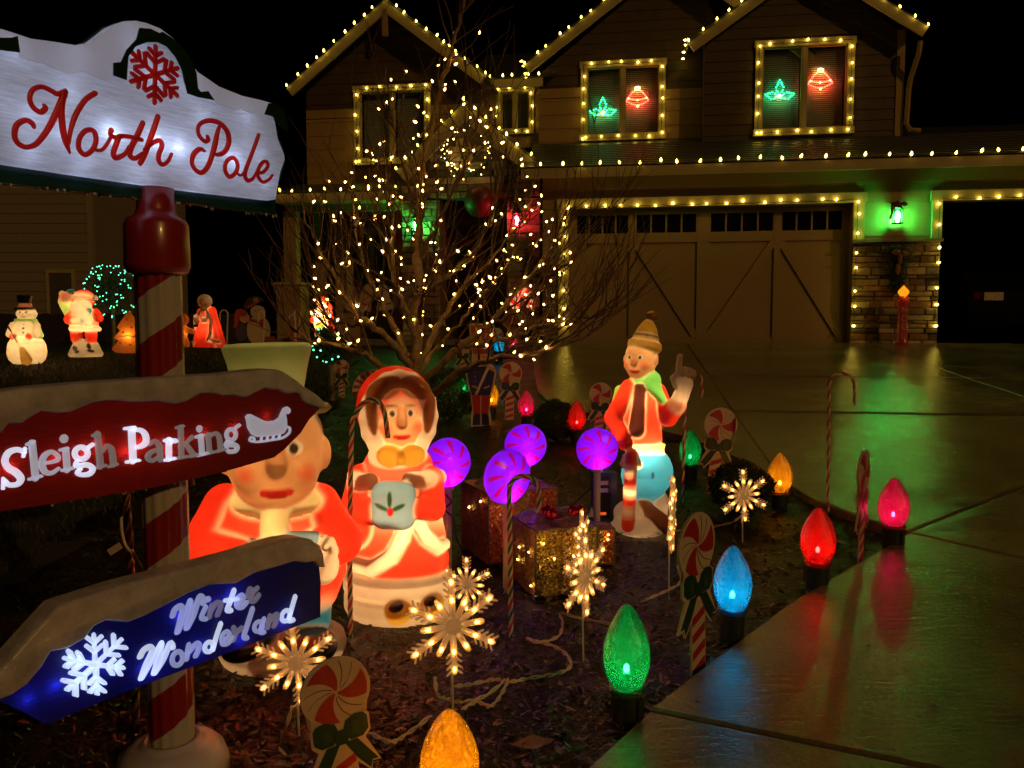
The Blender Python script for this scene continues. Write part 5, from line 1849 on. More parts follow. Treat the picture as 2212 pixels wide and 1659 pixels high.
        def comps(fall):
            par = {}
            def find(a):
                while par[a] != a:
                    par[a] = par[par[a]]; a = par[a]
                return a
            for q4 in fall.tolist():
                for a in q4: par.setdefault(a, a)
                r0 = find(q4[0])
                for a in q4[1:]: par[find(a)] = r0
            return np.array([find(q4[0]) for q4 in fall.tolist()])
        # crumbs of a part go to the neighbouring part
        for li in range(len(names)):
            sel = np.where(lab == li)[0]
            if len(sel) == 0: continue
            roots = comps(Fq[sel])
            ids, cts = np.unique(roots, return_counts=True)
            for a, n_ in zip(ids, cts):
                if n_ < 60 and n_ < cts.max():
                    fi = sel[roots == a]
                    D2 = Df[fi].copy(); D2[:, plab == li] = 1e9
                    lab[fi] = plab[np.argmin(D2, 1)]
        for li, nm in enumerate(names):
            fall = Fq[lab == li]
            if len(fall) == 0: continue
            roots = comps(fall)
            ids, cts = np.unique(roots, return_counts=True)
            main = ids[np.argmax(cts)]
            big = [a for a, n_ in zip(ids, cts) if n_ >= 30 and a != main]
            self.emit(nm, fall[~np.isin(roots, big)], V, C, mat, parent, out)
            for a in big:
                self.emit(nm, fall[roots == a], V, C, mat, parent, out)
        return out

    def emit(self, nm, fs, V, C, mat, parent, out):
            used, inv = np.unique(fs, return_inverse=True)
            me = bpy.data.meshes.new(nm)
            me.from_pydata([tuple(v) for v in V[used]], [], [tuple(q) for q in inv.reshape(-1, 4)])
            at_ = me.color_attributes.new("paint", 'FLOAT_COLOR', 'POINT')
            cc = np.ones((len(used), 4), np.float32); cc[:, :3] = C[used]
            at_.data.foreach_set("color", cc.ravel())
            me.polygons.foreach_set("use_smooth", np.ones(len(fs), bool))
            me.materials.append(mat)
            me.update()
            out.append(link(nm, me, None, parent))

def hash_parts(parts, p):
    return list(dict.fromkeys(parts)).index(p)

M_blow = shell("lit_plastic", attr=True, trans=0.62, gloss=0.06, rough=0.28, bump=0.18, bscale=26, var=0.16)
M_blow2 = shell("unlit_plastic", attr=True, trans=0.25, gloss=0.06, rough=0.3)
INC = (1.0, 0.60, 0.24)
WHT = (0.80, 0.74, 0.64); RED = (0.74, 0.045, 0.022); SKIN = (0.80, 0.46, 0.24); BLK = (0.012, 0.010, 0.010)
GRN = (0.36, 0.60, 0.18); YEL = (0.88, 0.58, 0.08); LBL = (0.26, 0.50, 0.74); BLU = (0.03, 0.24, 0.52); BRN = (0.25, 0.10, 0.035)
DGR = (0.02, 0.10, 0.03); PINK = (0.80, 0.30, 0.18)

def human_head(fg, s=1.0, hair=BRN, mouth=True, skin=SKIN, beard=None, part="head"):
    """a round moulded head about 0.2 high, facing -y, set in the current frame"""
    fg.ell(part, skin, (0, 0, 0), (0.085, 0.088, 0.105), k=0.02)
    fg.ell(part, skin, (0, -0.030, -0.055), (0.060, 0.060, 0.048), k=0.02)          # jaw
    fg.ell(part, skin, (-0.040, -0.062, -0.028), (0.028, 0.026, 0.026), k=0.02)     # cheeks
    fg.ell(part, skin, (0.040, -0.062, -0.028), (0.028, 0.026, 0.026), k=0.02)
    fg.ell(part, skin, (0, -0.098, -0.012), (0.015, 0.020, 0.018), k=0.012)         # nose
    fg.cap(part, skin, (0, -0.085, 0.03), (0, -0.098, -0.006), 0.010, 0.012, k=0.012)
    for sx in (-1, 1):
        fg.ell(part, skin, (sx * 0.086, 0.0, -0.005), (0.014, 0.022, 0.030), k=0.01)
        fg.dab((0.85, 0.82, 0.76), (sx * 0.032, -0.083, 0.018), (0.017, 0.02, 0.013), w=0.005)
        fg.dab((0.05, 0.03, 0.02), (sx * 0.030, -0.087, 0.017), (0.0085, 0.02, 0.0105), w=0.004)
        fg.line(hair if hair else BRN, (sx * 0.016, -0.088, 0.044), (sx * 0.050, -0.076, 0.042), 0.006, w=0.005)
        fg.dab((0.80, 0.20, 0.10), (sx * 0.048, -0.074, -0.026), (0.017, 0.02, 0.015), w=0.018)
    if mouth:
        fg.line((0.55, 0.03, 0.02), (-0.022, -0.088, -0.058), (0.022, -0.088, -0.058), 0.007, w=0.005)
        fg.line((0.40, 0.02, 0.015), (-0.012, -0.090, -0.062), (0.012, -0.090, -0.062), 0.006, w=0.005)

def hand(fg, part, col, c, rz=0, ry=0, rx=0, s=1.0, point=False):
    """a gloved hand: palm, four fingers, thumb; palm faces -y, fingers up"""
    keep = fg.T
    base = fg._x(c)
    M = fg._m(rotm(rx, ry, rz))
    fg.T = (base, M, s * fg._s())
    fg.ell(part, col, (0, 0, 0.0), (0.034, 0.020, 0.038), k=0.008)
    for i, (x, l) in enumerate(((-0.026, 0.045), (-0.009, 0.052), (0.009, 0.048), (0.025, 0.036))):
        if point and i == 0:
            fg.cap(part, col, (x, 0, 0.025), (x - 0.004, -0.002, 0.100), 0.0125, 0.0105, k=0.005)
        else:
            fg.cap(part, col, (x, -0.004, 0.030), (x, -0.018, 0.030 + l * 0.5), 0.0105, 0.010, k=0.004)
            fg.cap(part, col, (x, -0.018, 0.030 + l * 0.5), (x, -0.034, 0.030 + l * 0.12), 0.010, 0.009, k=0.004)
    fg.cap(part, col, (-0.030, -0.006, -0.010), (-0.046, -0.020, 0.016), 0.012, 0.010, k=0.006)
    fg.cap(part, col, (-0.046, -0.020, 0.016), (-0.036, -0.032, 0.034), 0.010, 0.009, k=0.005)
    fg.T = keep

def place(px, py):
    p = ground(px, py)
    return (p.x, p.y, gz(p.x, p.y))

# ---- woman in a red hooded cloak with a pale blue muff
def woman(root):
    f = Fig(0.0046)
    f.lat("base", WHT, (0, 0, 0), [(0.0, 0.185), (0.03, 0.200), (0.07, 0.200), (0.10, 0.185)], 1.0, 0.86)
    f.lat("hem", WHT, (0, 0, 0), [(0.075, 0.190), (0.10, 0.202), (0.14, 0.200), (0.165, 0.182)], 1.0, 0.86, k=0.02)
    f.lat("skirt", RED, (0, 0, 0), [(0.13, 0.178), (0.20, 0.185), (0.30, 0.170), (0.42, 0.140), (0.52, 0.115), (0.60, 0.09)], 1.0, 0.84, k=0.014)
    # fur edge of the cloak sweeping round the skirt
    ring = [(-0.165, -0.03, 0.235), (-0.13, -0.115, 0.205), (-0.05, -0.155, 0.205), (0.02, -0.155, 0.250), (0.052, -0.140, 0.310), (0.066, -0.125, 0.37)]
    for a, b in zip(ring[:-1], ring[1:]):
        f.cap("cloak_trim", WHT, a, b, 0.027, 0.026, k=0.01)
    ring2 = [(0.092, -0.115, 0.38), (0.128, -0.098, 0.305), (0.16, -0.06, 0.262), (0.172, -0.02, 0.262)]
    for a, b in zip(ring2[:-1], ring2[1:]):
        f.cap("cloak_trim", WHT, a, b, 0.025, 0.025, k=0.01)
    f.lat("cloak", RED, (0, 0.01, 0), [(0.28, 0.160), (0.40, 0.152), (0.50, 0.140), (0.57, 0.118), (0.61, 0.085)], 1.0, 0.86, k=0.02)
    for a, b in (((-0.155, -0.01, 0.50), (-0.12, -0.10, 0.495)), ((-0.12, -0.10, 0.495), (-0.06, -0.135, 0.505)), ((0.08, -0.12, 0.51), (0.13, -0.075, 0.505)), ((0.13, -0.075, 0.505), (0.15, 0, 0.50))):
        f.cap("cape_trim", WHT, a, b, 0.030, 0.030, k=0.012)
    # sleeves and muff
    f.cap("sleeve", RED, (-0.12, -0.04, 0.50), (-0.125, -0.10, 0.405), 0.050, 0.052, k=0.02)
    f.cap("sleeve", RED, (-0.125, -0.10, 0.405), (-0.050, -0.150, 0.400), 0.050, 0.044, k=0.01)
    f.cap("sleeve", RED, (0.13, -0.03, 0.50), (0.148, -0.09, 0.41), 0.046, 0.046, k=0.02)
    f.cap("sleeve", RED, (0.148, -0.09, 0.41), (0.11, -0.145, 0.42), 0.044, 0.040, k=0.01)
    f.ell("sleeve", RED, (-0.10, -0.085, 0.325), (0.062, 0.062, 0.070), k=0.02)
    f.box("muff", LBL, (0.034, -0.165, 0.432), (0.076, 0.052, 0.082), 0.045, (0, 0, 4), k=0.006)
    for sx, rz in ((-0.032, 25), (0.034, -25), (0.0, 90)):
        f.dab(DGR, (0.034 + sx * 0.9, -0.217, 0.436 + (0.026 if rz == 90 else 0)), (0.028, 0.012, 0.008), (0, rz if rz != 90 else 90, 0), w=0.005)
    f.dab((0.55, 0.02, 0.02), (0.036, -0.217, 0.420), (0.011, 0.012, 0.015), w=0.005)
    # shoes
    f.ell("shoe", YEL, (0.045, -0.160, 0.060), (0.046, 0.058, 0.044), k=0.02)
    f.ell("shoe", YEL, (0.150, -0.108, 0.072), (0.040, 0.056, 0.040), k=0.02)
    f.dab(BLK, (0.050, -0.200, 0.092), (0.030, 0.030, 0.015), (18, -12, 0), w=0.005)
    f.dab(BLK, (0.155, -0.150, 0.098), (0.026, 0.028, 0.014), (18, -12, 0), w=0.005)
    # hood, fur and face turned to the right
    f.frame((0.0, -0.01, 0.735), rz=24)
    f.ell("hood", RED, (0, 0.022, 0.012), (0.140, 0.128, 0.152), k=0.02)
    N = 16
    pts = [(0.108 * math.cos(t), -0.070 - 0.012 * math.sin(t), -0.012 + 0.138 * math.sin(t)) for t in np.linspace(0, 2 * math.pi, N + 1)]
    for a, b in zip(pts[:-1], pts[1:]):
        f.cap("hood_trim", WHT, a, b, 0.030, 0.030, k=0.008)
    f.ell("hood_trim", WHT, (0, -0.03, -0.148), (0.105, 0.085, 0.055), k=0.015)
    keep = f.T
    f.frame((0.012, -0.030, 0.722), rz=24, s=1.08)
    human_head(f, hair=(0.08, 0.03, 0.02))
    HB = (0.20, 0.075, 0.025)
    for sx in (-1, 1):
        f.dab(HB, (sx * 0.050, -0.07, 0.098), (0.060, 0.10, 0.036), (0, sx * 22, 0), w=0.006)
        f.dab(HB, (sx * 0.092, -0.05, 0.020), (0.020, 0.08, 0.075), (0, sx * 6, 0), w=0.006)
    f.frame()
    # bow
    f.frame((0.045, -0.112, 0.585), rz=18)
    for sx in (-1, 1):
        f.ell("bow", YEL, (sx * 0.040, 0, 0.006), (0.044, 0.034, 0.038), (0, sx * -14, 0), k=0.016)
    f.ell("bow", YEL, (0, -0.020, 0), (0.018, 0.026, 0.022), k=0.010)
    f.frame()
    f.build((-0.225, -0.25, -0.012), (0.225, 0.20, 0.92), root, M_blow)

fig = thing("lit_plastic_woman", "glowing plastic woman in red hooded cloak with pale blue muff, behind twisted cane", "figure", place(862, 1322), R(-8), "lit plastic figures on the bed")
woman(fig)
lamp("inner_bulb_or_fill", fig, (0, 0.0, 0.32), INC, 6.8, 0.02)
lamp("inner_bulb_or_fill", fig, (0.0, -0.01, 0.63), INC, 1.5, 0.015)  # second point added so the hood and face glow too

# ---- gentleman in red coat and pale green top hat, behind the signs
def gent(root):
    f = Fig(0.0055)
    f.lat("base", WHT, (0.02, 0, 0), [(0.0, 0.165), (0.03, 0.178), (0.06, 0.170), (0.08, 0.14)], 1.0, 0.9)
    f.ell("shoe", BLK, (0.115, -0.115, 0.078), (0.070, 0.105, 0.040), (0, 0, 25), k=0.006)
    f.ell("shoe", BLK, (-0.045, -0.10, 0.078), (0.060, 0.10, 0.038), (0, 0, -18), k=0.006)
    f.cap("trousers", WHT, (-0.085, -0.03, 0.23), (-0.085, -0.05, 0.11), 0.085, 0.078, k=0.01)
    f.cap("trousers", BLU, (0.085, -0.02, 0.24), (0.095, -0.04, 0.12), 0.085, 0.066, k=0.01)
    f.lat("coat", RED, (0, 0, 0), [(0.16, 0.170), (0.24, 0.200), (0.33, 0.200), (0.40, 0.170), (0.46, 0.130), (0.50, 0.08)], 1.0, 0.80, k=0.02)
    f.cap("sleeve", RED, (-0.125, -0.01, 0.435), (-0.165, -0.06, 0.33), 0.062, 0.070, k=0.02)
    f.cap("sleeve", RED, (-0.165, -0.06, 0.33), (-0.06, -0.155, 0.325), 0.066, 0.052, k=0.02)
    f.cap("sleeve", RED, (0.125, -0.01, 0.435), (0.185, -0.06, 0.345), 0.060, 0.064, k=0.02)
    f.cap("sleeve", RED, (0.185, -0.06, 0.345), (0.12, -0.155, 0.33), 0.060, 0.050, k=0.02)
    f.ell("scarf", (0.62, 0.62, 0.34), (0.025, -0.045, 0.455), (0.125, 0.115, 0.045), k=0.012)
    f.cap("scarf", (0.66, 0.62, 0.36), (0.035, -0.135, 0.445), (0.040, -0.165, 0.385), 0.034, 0.040, k=0.012)
    f.box("song_book", LBL, (0.085, -0.172, 0.350), (0.075, 0.026, 0.052), 0.010, (28, 0, -6), k=0.012)
    hand(f, "glove", WHT, (0.168, -0.168, 0.305), rz=-30, rx=-20, ry=-10, s=1.25)
    hand(f, "glove", WHT, (0.000, -0.168, 0.305), rz=30, rx=-20, ry=10, s=1.2)
    f.frame((0.02, -0.055, 0.590), rz=14, s=1.50)
    f.ell("hair", (0.14, 0.06, 0.02), (0, 0.024, 0.02), (0.088, 0.084, 0.096), k=0.008)
    human_head(f, hair=(0.14, 0.06, 0.02))
    f.frame()
    f.frame((0.000, -0.010, 0.700), rx=-3, ry=-2)
    HG = (0.46, 0.58, 0.30)
    f.lat("hat_brim", HG, (0, 0, 0), [(-0.014, 0.150), (0.0, 0.168), (0.014, 0.155)], k=0.006)
    f.lat("top_hat", HG, (0, 0, 0), [(0.0, 0.094), (0.06, 0.094), (0.13, 0.108), (0.172, 0.120), (0.182, 0.112)], k=0.008)
    f.lat("hat_band", (0.10, 0.22, 0.10), (0, 0, 0), [(0.006, 0.099), (0.045, 0.098)], k=0.004)
    f.frame()
    f.build((-0.27, -0.27, -0.012), (0.29, 0.22, 0.91), root, M_blow)
fig = thing("lit_plastic_gentleman", "glowing plastic gentleman in red coat and pale green top hat behind the signs", "figure", (at(592, 1200, 2.47).x, 2.47, gz(-0.7, 2.47)), R(4), "lit plastic figures on the bed")
fig.scale = (1.12,) * 3
gent(fig)
lamp("inner_bulb_or_fill", fig, (0, 0.0, 0.30), INC, 5.2, 0.02)
lamp("inner_bulb_or_fill", fig, (0.08, -0.11, 0.34), INC, 1.1, 0.012)  # fill added to light the book and gloves
lamp("inner_bulb_or_fill", fig, (0.0, -0.01, 0.58), INC, 0.8, 0.015)
lamp("inner_bulb_or_fill", fig, (0.0, -0.01, 0.78), INC, 0.22, 0.015)

# ---- man pointing upwards, gold cap, red jacket, blue trousers
def pointer(root):
    f = Fig(0.0050)
    SN = (0.74, 0.62, 0.56)
    f.ell("snow_base", SN, (0.0, 0, 0.040), (0.150, 0.135, 0.070), k=0.02)
    f.ell("snow_base", SN, (-0.06, -0.04, 0.10), (0.085, 0.07, 0.065), k=0.03)
    f.ell("snow_base", SN, (0.07, 0.02, 0.13), (0.075, 0.07, 0.085), k=0.03)
    f.cap("shoe", BRN, (0.00, -0.06, 0.135), (0.105, -0.135, 0.055), 0.036, 0.040, k=0.01)
    f.cap("shoe", BRN, (-0.03, 0.02, 0.12), (-0.10, -0.02, 0.06), 0.034, 0.036, k=0.01)
    f.lat("trousers", BLU, (0.015, 0, 0), [(0.15, 0.060), (0.19, 0.095), (0.28, 0.118), (0.36, 0.105), (0.43, 0.085), (0.455, 0.07)], 1.0, 0.9, k=0.03)
    f.ell("trousers", BLU, (0.075, -0.02, 0.30), (0.078, 0.085, 0.10), k=0.03)
    f.dab((0.02, 0.05, 0.12), (0.035, -0.125, 0.30), (0.010, 0.03, 0.022), w=0.006)
    f.lat("jacket", RED, (0, 0, 0), [(0.405, 0.092), (0.46, 0.100), (0.55, 0.098), (0.65, 0.092), (0.73, 0.078), (0.77, 0.05)], 1.0, 0.82, k=0.02)
    f.lat("jacket_hem", (0.80, 0.40, 0.10), (0.012, 0, 0), [(0.405, 0.100), (0.44, 0.107)], 1.0, 0.84, k=0.008)
    f.cap("waistcoat", (0.05, 0.015, 0.012), (-0.022, -0.060, 0.72), (-0.040, -0.070, 0.52), 0.026, 0.040, k=0.01)
    f.cap("waistcoat", (0.05, 0.015, 0.012), (0.095, -0.02, 0.62), (0.098, -0.02, 0.54), 0.022, 0.026, k=0.01)
    # left arm (viewer's left) down to the cane
    f.cap("sleeve", RED, (-0.065, -0.01, 0.72), (-0.150, -0.02, 0.57), 0.044, 0.042, k=0.02)
    f.cap("sleeve", RED, (-0.150, -0.02, 0.57), (-0.098, -0.09, 0.455), 0.040, 0.038, k=0.015)
    f.cap("jacket_back", (0.30, 0.55, 0.10), (-0.10, 0.05, 0.70), (-0.150, 0.05, 0.45), 0.030, 0.035, k=0.02)
    hand(f, "glove", (0.85, 0.60, 0.28), (-0.070, -0.115, 0.395), rz=20, rx=165, ry=-15, s=1.15)
    # striped cane
    for i in range(7):
        a = i / 7; b = (i + 1) / 7
        A0 = np.array((-0.075, -0.130, 0.40)); B0 = np.array((-0.085, -0.110, 0.05))
        f.cap("striped_cane", RED if i % 2 == 0 else (0.78, 0.58, 0.46), A0 + (B0 - A0) * a, A0 + (B0 - A0) * b, 0.031, 0.031, k=0.003)
    # raised arm
    f.cap("sleeve", RED, (0.075, -0.01, 0.70), (0.118, -0.06, 0.575), 0.042, 0.042, k=0.02)
    f.cap("sleeve", RED, (0.118, -0.06, 0.575), (0.150, -0.10, 0.640), 0.040, 0.048, k=0.015)
    f.cap("glove", SN, (0.150, -0.10, 0.640), (0.176, -0.115, 0.715), 0.046, 0.036, k=0.01)
    hand(f, "glove", SN, (0.178, -0.118, 0.745), rz=-8, ry=8, s=1.30, point=True)
    # scarf
    GS = (0.16, 0.66, 0.18)
    f.ell("scarf", GS, (0.015, -0.01, 0.755), (0.075, 0.070, 0.060), k=0.02)
    f.cap("scarf", GS, (0.03, -0.06, 0.75), (0.085, -0.075, 0.665), 0.040, 0.018, k=0.02)
    # head turned to the left
    f.frame((-0.012, -0.012, 0.862), rz=-34, rx=4, s=0.92)
    f.ell("hair", (0.05, 0.03, 0.02), (0, 0.02, 0.015), (0.090, 0.088, 0.098), k=0.008)
    human_head(f, hair=(0.05, 0.03, 0.02))
    f.frame()
    GO = (0.48, 0.30, 0.045)
    f.frame((0.010, 0.0, 0.935), ry=10, rx=-4)
    f.lat("cap_band", GO, (0, 0, 0), [(-0.035, 0.078), (-0.02, 0.086), (0.010, 0.084), (0.018, 0.074)], k=0.008)
    f.lat("knit_cap", GO, (0, 0, 0), [(0.0, 0.074), (0.04, 0.064), (0.08, 0.046), (0.11, 0.028), (0.125, 0.016)], k=0.010)
    f.lat("cap_stripe", (0.03, 0.02, 0.015), (0, 0, 0), [(0.036, 0.068), (0.050, 0.063)], k=0.003)
    f.ell("bobble", GO, (0.012, 0, 0.140), (0.032, 0.032, 0.028), k=0.010)
    f.frame()
    f.build((-0.20, -0.21, -0.03), (0.255, 0.17, 1.12), root, M_blow)
fig = thing("lit_plastic_pointing_man", "glowing plastic man in gold cap and blue trousers pointing one finger up", "figure", place(1384, 1146), R(2), "lit plastic figures on the bed")
pointer(fig)
lamp("inner_bulb_or_fill", fig, (0.01, -0.01, 0.40), INC, 6.5, 0.02)
lamp("inner_bulb_or_fill", fig, (0.0, 0.0, 0.66), INC, 2.2, 0.015)
lamp("inner_bulb_or_fill", fig, (0.0, 0.0, 0.86), INC, 0.35, 0.012)
lamp("inner_bulb_or_fill", fig, (-0.08, -0.125, 0.22), INC, 0.22, 0.008)  # fill added inside the cane to brighten its stripes
lamp("inner_bulb_or_fill", fig, (0.0, 0.0, 0.07), INC, 0.30, 0.012)  # fill added to brighten the snow base
lamp("inner_bulb_or_fill", fig, (0.165, -0.108, 0.68), INC, 0.12, 0.01)

# ---------------------------------------------------------------- decorations on the bed
def gp(px, py):
    p = ground(px, py)
    return Vector((p.x, p.y, gz(p.x, p.y)))

# ---- violet lollipops
def lollipop(label, px, py, Y, dia_px, yaw):
    c = at(px, py, Y)
    g = gz(c.x, Y)
    r = dia_px / 2 * Y / F
    t = thing("lit_lollipop", label, "lollipop", (c.x, Y, g), R(yaw), "violet light-up lollipops")
    h = c.z - g
    f = Fig(r * 0.052)
    f.lat("candy_disc", (0.60, 0.16, 0.85), (0, 0, h), [(-r * 0.42, 0.0), (-r * 0.36, r * 0.45), (-r * 0.2, r * 0.80), (-r * 0.06, r * 0.985), (r * 0.06, r * 0.985), (r * 0.2, r * 0.80), (r * 0.36, r * 0.45), (r * 0.42, 0.0)], rot=(90, 0, 0), k=0.002)
    for k in range(8):
        a = 2 * math.pi * k / 8 + 0.3
        pts = []
        for s in np.linspace(0.24, 0.86, 5):
            b = a + 0.55 * s
            pts.append((r * s * math.cos(b), -r * 0.42 * math.sqrt(max(0.05, 1 - s * s)), h + r * s * math.sin(b)))
        for i in range(4):
            f.line((0.95, 0.02, 0.10), pts[i], pts[i + 1], r * (0.030 + 0.022 * i), w=r * 0.04)
    f.build((-r * 1.15, -r * 0.55, h - r * 1.15), (r * 1.15, r * 0.55, h + r * 1.15), t, shell("violet_plastic", attr=True, trans=0.66, gloss=0.06, rough=0.25))
    mk("collar", MB().lathe([(r * 0.25, h - r * 1.06), (r * 0.27, h - r * 1.04), (r * 0.26, h - r * 0.93)], 16), pbr("stick_white", (0.55, 0.48, 0.44), 0.4), t, smooth=True)
    mk("stick", MB().tube([(0, 0, -0.05), (0, 0, h - r * 1.02)], r * 0.165, 14), MAT["stick_white"], t, smooth=True)
    lamp("violet_led", t, (0.1 * r, -r * 0.10, h - r * 0.66), (0.50, 0.01, 1.0), 0.42 * (r / 0.11) ** 2, 0.008)
    lamp("violet_led", t, (0, 0, h + r * 0.05), (0.28, 0.002, 1.0), 0.36 * (r / 0.11) ** 2, 0.02)
    return t
lollipop("violet lollipop beside the woman in the red cloak, leftmost of four", 966, 1000, 3.32, 112, 26)
lollipop("violet lollipop standing farthest back, above the red glittery gift", 1135, 962, 3.95, 95, 8)
lollipop("violet lollipop nearest the camera, with a twisted cane crossing it", 1096, 1030, 3.08, 122, 34)
lollipop("violet lollipop in front of the pointing man, rightmost of four", 1290, 970, 3.72, 94, 4)

# ---- giant coloured bulbs on stakes
CB = {"green": ((0.004, 0.44, 0.13), (0.02, 0.80, 0.26)), "red": ((0.85, 0.02, 0.012), (1.0, 0.05, 0.02)), "blue": ((0.006, 0.42, 0.70), (0.05, 0.80, 1.0)),
      "yellow": ((0.90, 0.42, 0.01), (1.0, 0.55, 0.03)), "pink": ((0.80, 0.03, 0.18), (1.0, 0.07, 0.22))}
SOCK = pbr("socket_green", (0.012, 0.028, 0.012), 0.55, var=0.3)
bulb_proto = {}
def giant_bulb(label, color, px, y_tip, y_neck, y_foot, bulb_w, power=1.0):
    p = gp(px, y_foot)
    s = p.y / F
    hs = (y_foot - y_neck) * s; hb = (y_neck - y_tip) * s; rb_ = bulb_w / 2 * s
    base, lc = CB[color]
    t = thing("giant_bulb", label, "light bulb", tuple(p), rnd.uniform(0, 6), "giant coloured bulbs along the bed")
    prof = [(0.62, 0.0), (0.66, 0.03), (0.78, 0.10), (0.93, 0.22), (1.0, 0.36), (0.97, 0.48), (0.84, 0.64), (0.62, 0.79), (0.38, 0.91), (0.18, 0.975), (0.0, 1.0)]
    m = shell("bulb_" + color, base, trans=0.72, clear=0.50, gloss=0.13, rough=0.12, tint=tuple(min(1, c * 0.9 + 0.04) for c in base), bump=0.9, bscale=80, var=0.45)
    b = mk("bulb_shell", MB().lathe([(r * rb_, hs + z * hb) for r, z in prof], 40), m, t, smooth=True)
    mk("bulb_ring", MB().lathe([(rb_ * 0.70, hs - 0.012), (rb_ * 0.78, hs - 0.006), (rb_ * 0.76, hs + 0.004), (rb_ * 0.64, hs + 0.006)], 24), m, t, smooth=True)
    mk("socket", MB().lathe([(rb_ * 0.58, -0.06), (rb_ * 0.60, 0.0), (rb_ * 0.64, hs * 0.3), (rb_ * 0.66, hs * 0.9), (rb_ * 0.70, hs - 0.013), (rb_ * 0.5, hs - 0.006)], 20), SOCK, t)
    mk("socket_clip", MB().box(-rb_ * 0.76, -rb_ * 0.60, -0.012, 0.012, hs * 0.25, hs * 0.8), SOCK, t)
    mk("inner_lamp", MB().lathe([(0.0, -0.010), (0.006, -0.007), (0.008, 0.0), (0.006, 0.010), (0.0, 0.016)], 10, (0.0, 0.0, hs + hb * 0.22)), emis("lamp_" + color, tuple(0.25 + 0.75 * c for c in lc), 60.0), t, smooth=True)
    mk("lamp_stem", MB().lathe([(0.010, 0.0), (0.012, hb * 0.18), (0.006, hb * 0.19)], 10, (0, 0, hs)), pbr("stem", (0.4, 0.4, 0.4), 0.4), t)
    lamp("bulb_light", t, (0.0, 0.0, hs + hb * 0.30), lc, 0.50 * power * (hb / 0.22) ** 2, 0.012)
    return t
giant_bulb("giant green bulb at the path's edge, largest of the green ones", "green", 1352, 1290, 1480, 1562, 105)
giant_bulb("giant yellow bulb cut off by the bottom of the picture", "yellow", 972, 1512, 1712, 1800, 134, 2.0)
giant_bulb("giant blue bulb at the path's edge between green and red ones", "blue", 1580, 1170, 1313, 1388, 84)
giant_bulb("giant red bulb at the path's edge left of the edge-on candy sign", "red", 1764, 1090, 1213, 1275, 76)
giant_bulb("giant pink bulb at the bed's corner, farthest right", "pink", 1927, 1028, 1133, 1186, 66)
giant_bulb("giant yellow bulb by the driveway behind the round shrub", "yellow", 1683, 975, 1062, 1096, 54)
giant_bulb("giant green bulb beside the tall cane, right of the pointing man", "green", 1490, 927, 1003, 1040, 48, 0.7)
giant_bulb("giant red bulb left of the pointing man, in front of a candy sign", "red", 1246, 864, 926, 955, 40, 0.8)
giant_bulb("giant pink bulb right of the bow-tied candy sign", "pink", 1137, 843, 897, 920, 36, 0.8)
giant_bulb("giant yellow bulb between the soldier and a candy sign", "yellow", 1062, 823, 876, 898, 32, 0.8)
giant_bulb("giant green bulb left of the soldier cut-out", "green", 1003, 800, 850, 872, 25, 0.7)
giant_bulb("blue bulb under the low tree branches, right of the soldier's plume", "blue", 1078, 722, 760, 782, 24, 0.6)
giant_bulb("small pink bulb on the drive's edge beneath the octagon sign", "pink", 1109, 722, 750, 768, 18, 0.6)

# ---- snowflake stakes
M_ice = shell("glow_acrylic", (0.70, 0.47, 0.26), trans=0.60, clear=0.45, gloss=0.16, rough=0.12, tint=(0.92, 0.9, 0.86), bump=0.2, bscale=90, emit=0.0)  # amber tint and emission below stand in for bulb light along the arms
MAT["glow_acrylic"].node_tree.nodes.new("ShaderNodeEmission")
_n = MAT["glow_acrylic"].node_tree
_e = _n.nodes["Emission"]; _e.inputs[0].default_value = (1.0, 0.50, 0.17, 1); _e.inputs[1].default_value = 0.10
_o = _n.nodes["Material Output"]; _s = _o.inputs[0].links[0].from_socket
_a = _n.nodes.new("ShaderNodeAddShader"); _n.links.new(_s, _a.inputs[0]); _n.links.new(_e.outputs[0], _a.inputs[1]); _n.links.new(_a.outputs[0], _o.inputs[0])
M_mini = emis("mini_bulb_glow", MINI, 22.0)
mini_mb = MB().lathe([(0.0022, 0.0), (0.0036, 0.002), (0.0040, 0.005), (0.0028, 0.009), (0.0, 0.012)], 6)
mini_mesh = mini_mb.mesh("mini_bulb"); mini_mesh.materials.append(M_mini)
for q in mini_mesh.polygons: q.use_smooth = True
def flake_arm_mesh(r, long_):
    m = MB()
    w = r * (0.070 if long_ else 0.066)
    e = r * (0.93 if long_ else 0.60)
    m.tube([(r * 0.16, 0, 0), (e * 0.6, 0, 0), (e, 0, 0), (e + w * 0.75, 0, 0), (e + w * 1.0, 0, 0)], [w, w, w, w * 0.65, w * 0.05], 8)
    if long_:
        for f in (0.50, 0.62, 0.74, 0.86):
            l = r * 0.20
            for s in (-1, 1):
                a = s * R(48)
                m.tube([(r * f, 0, 0), (r * f + l * math.cos(a), 0, l * math.sin(a)), (r * f + 1.1 * l * math.cos(a), 0, 1.1 * l * math.sin(a))], [r * 0.026, r * 0.026, r * 0.008], 6)
    return m
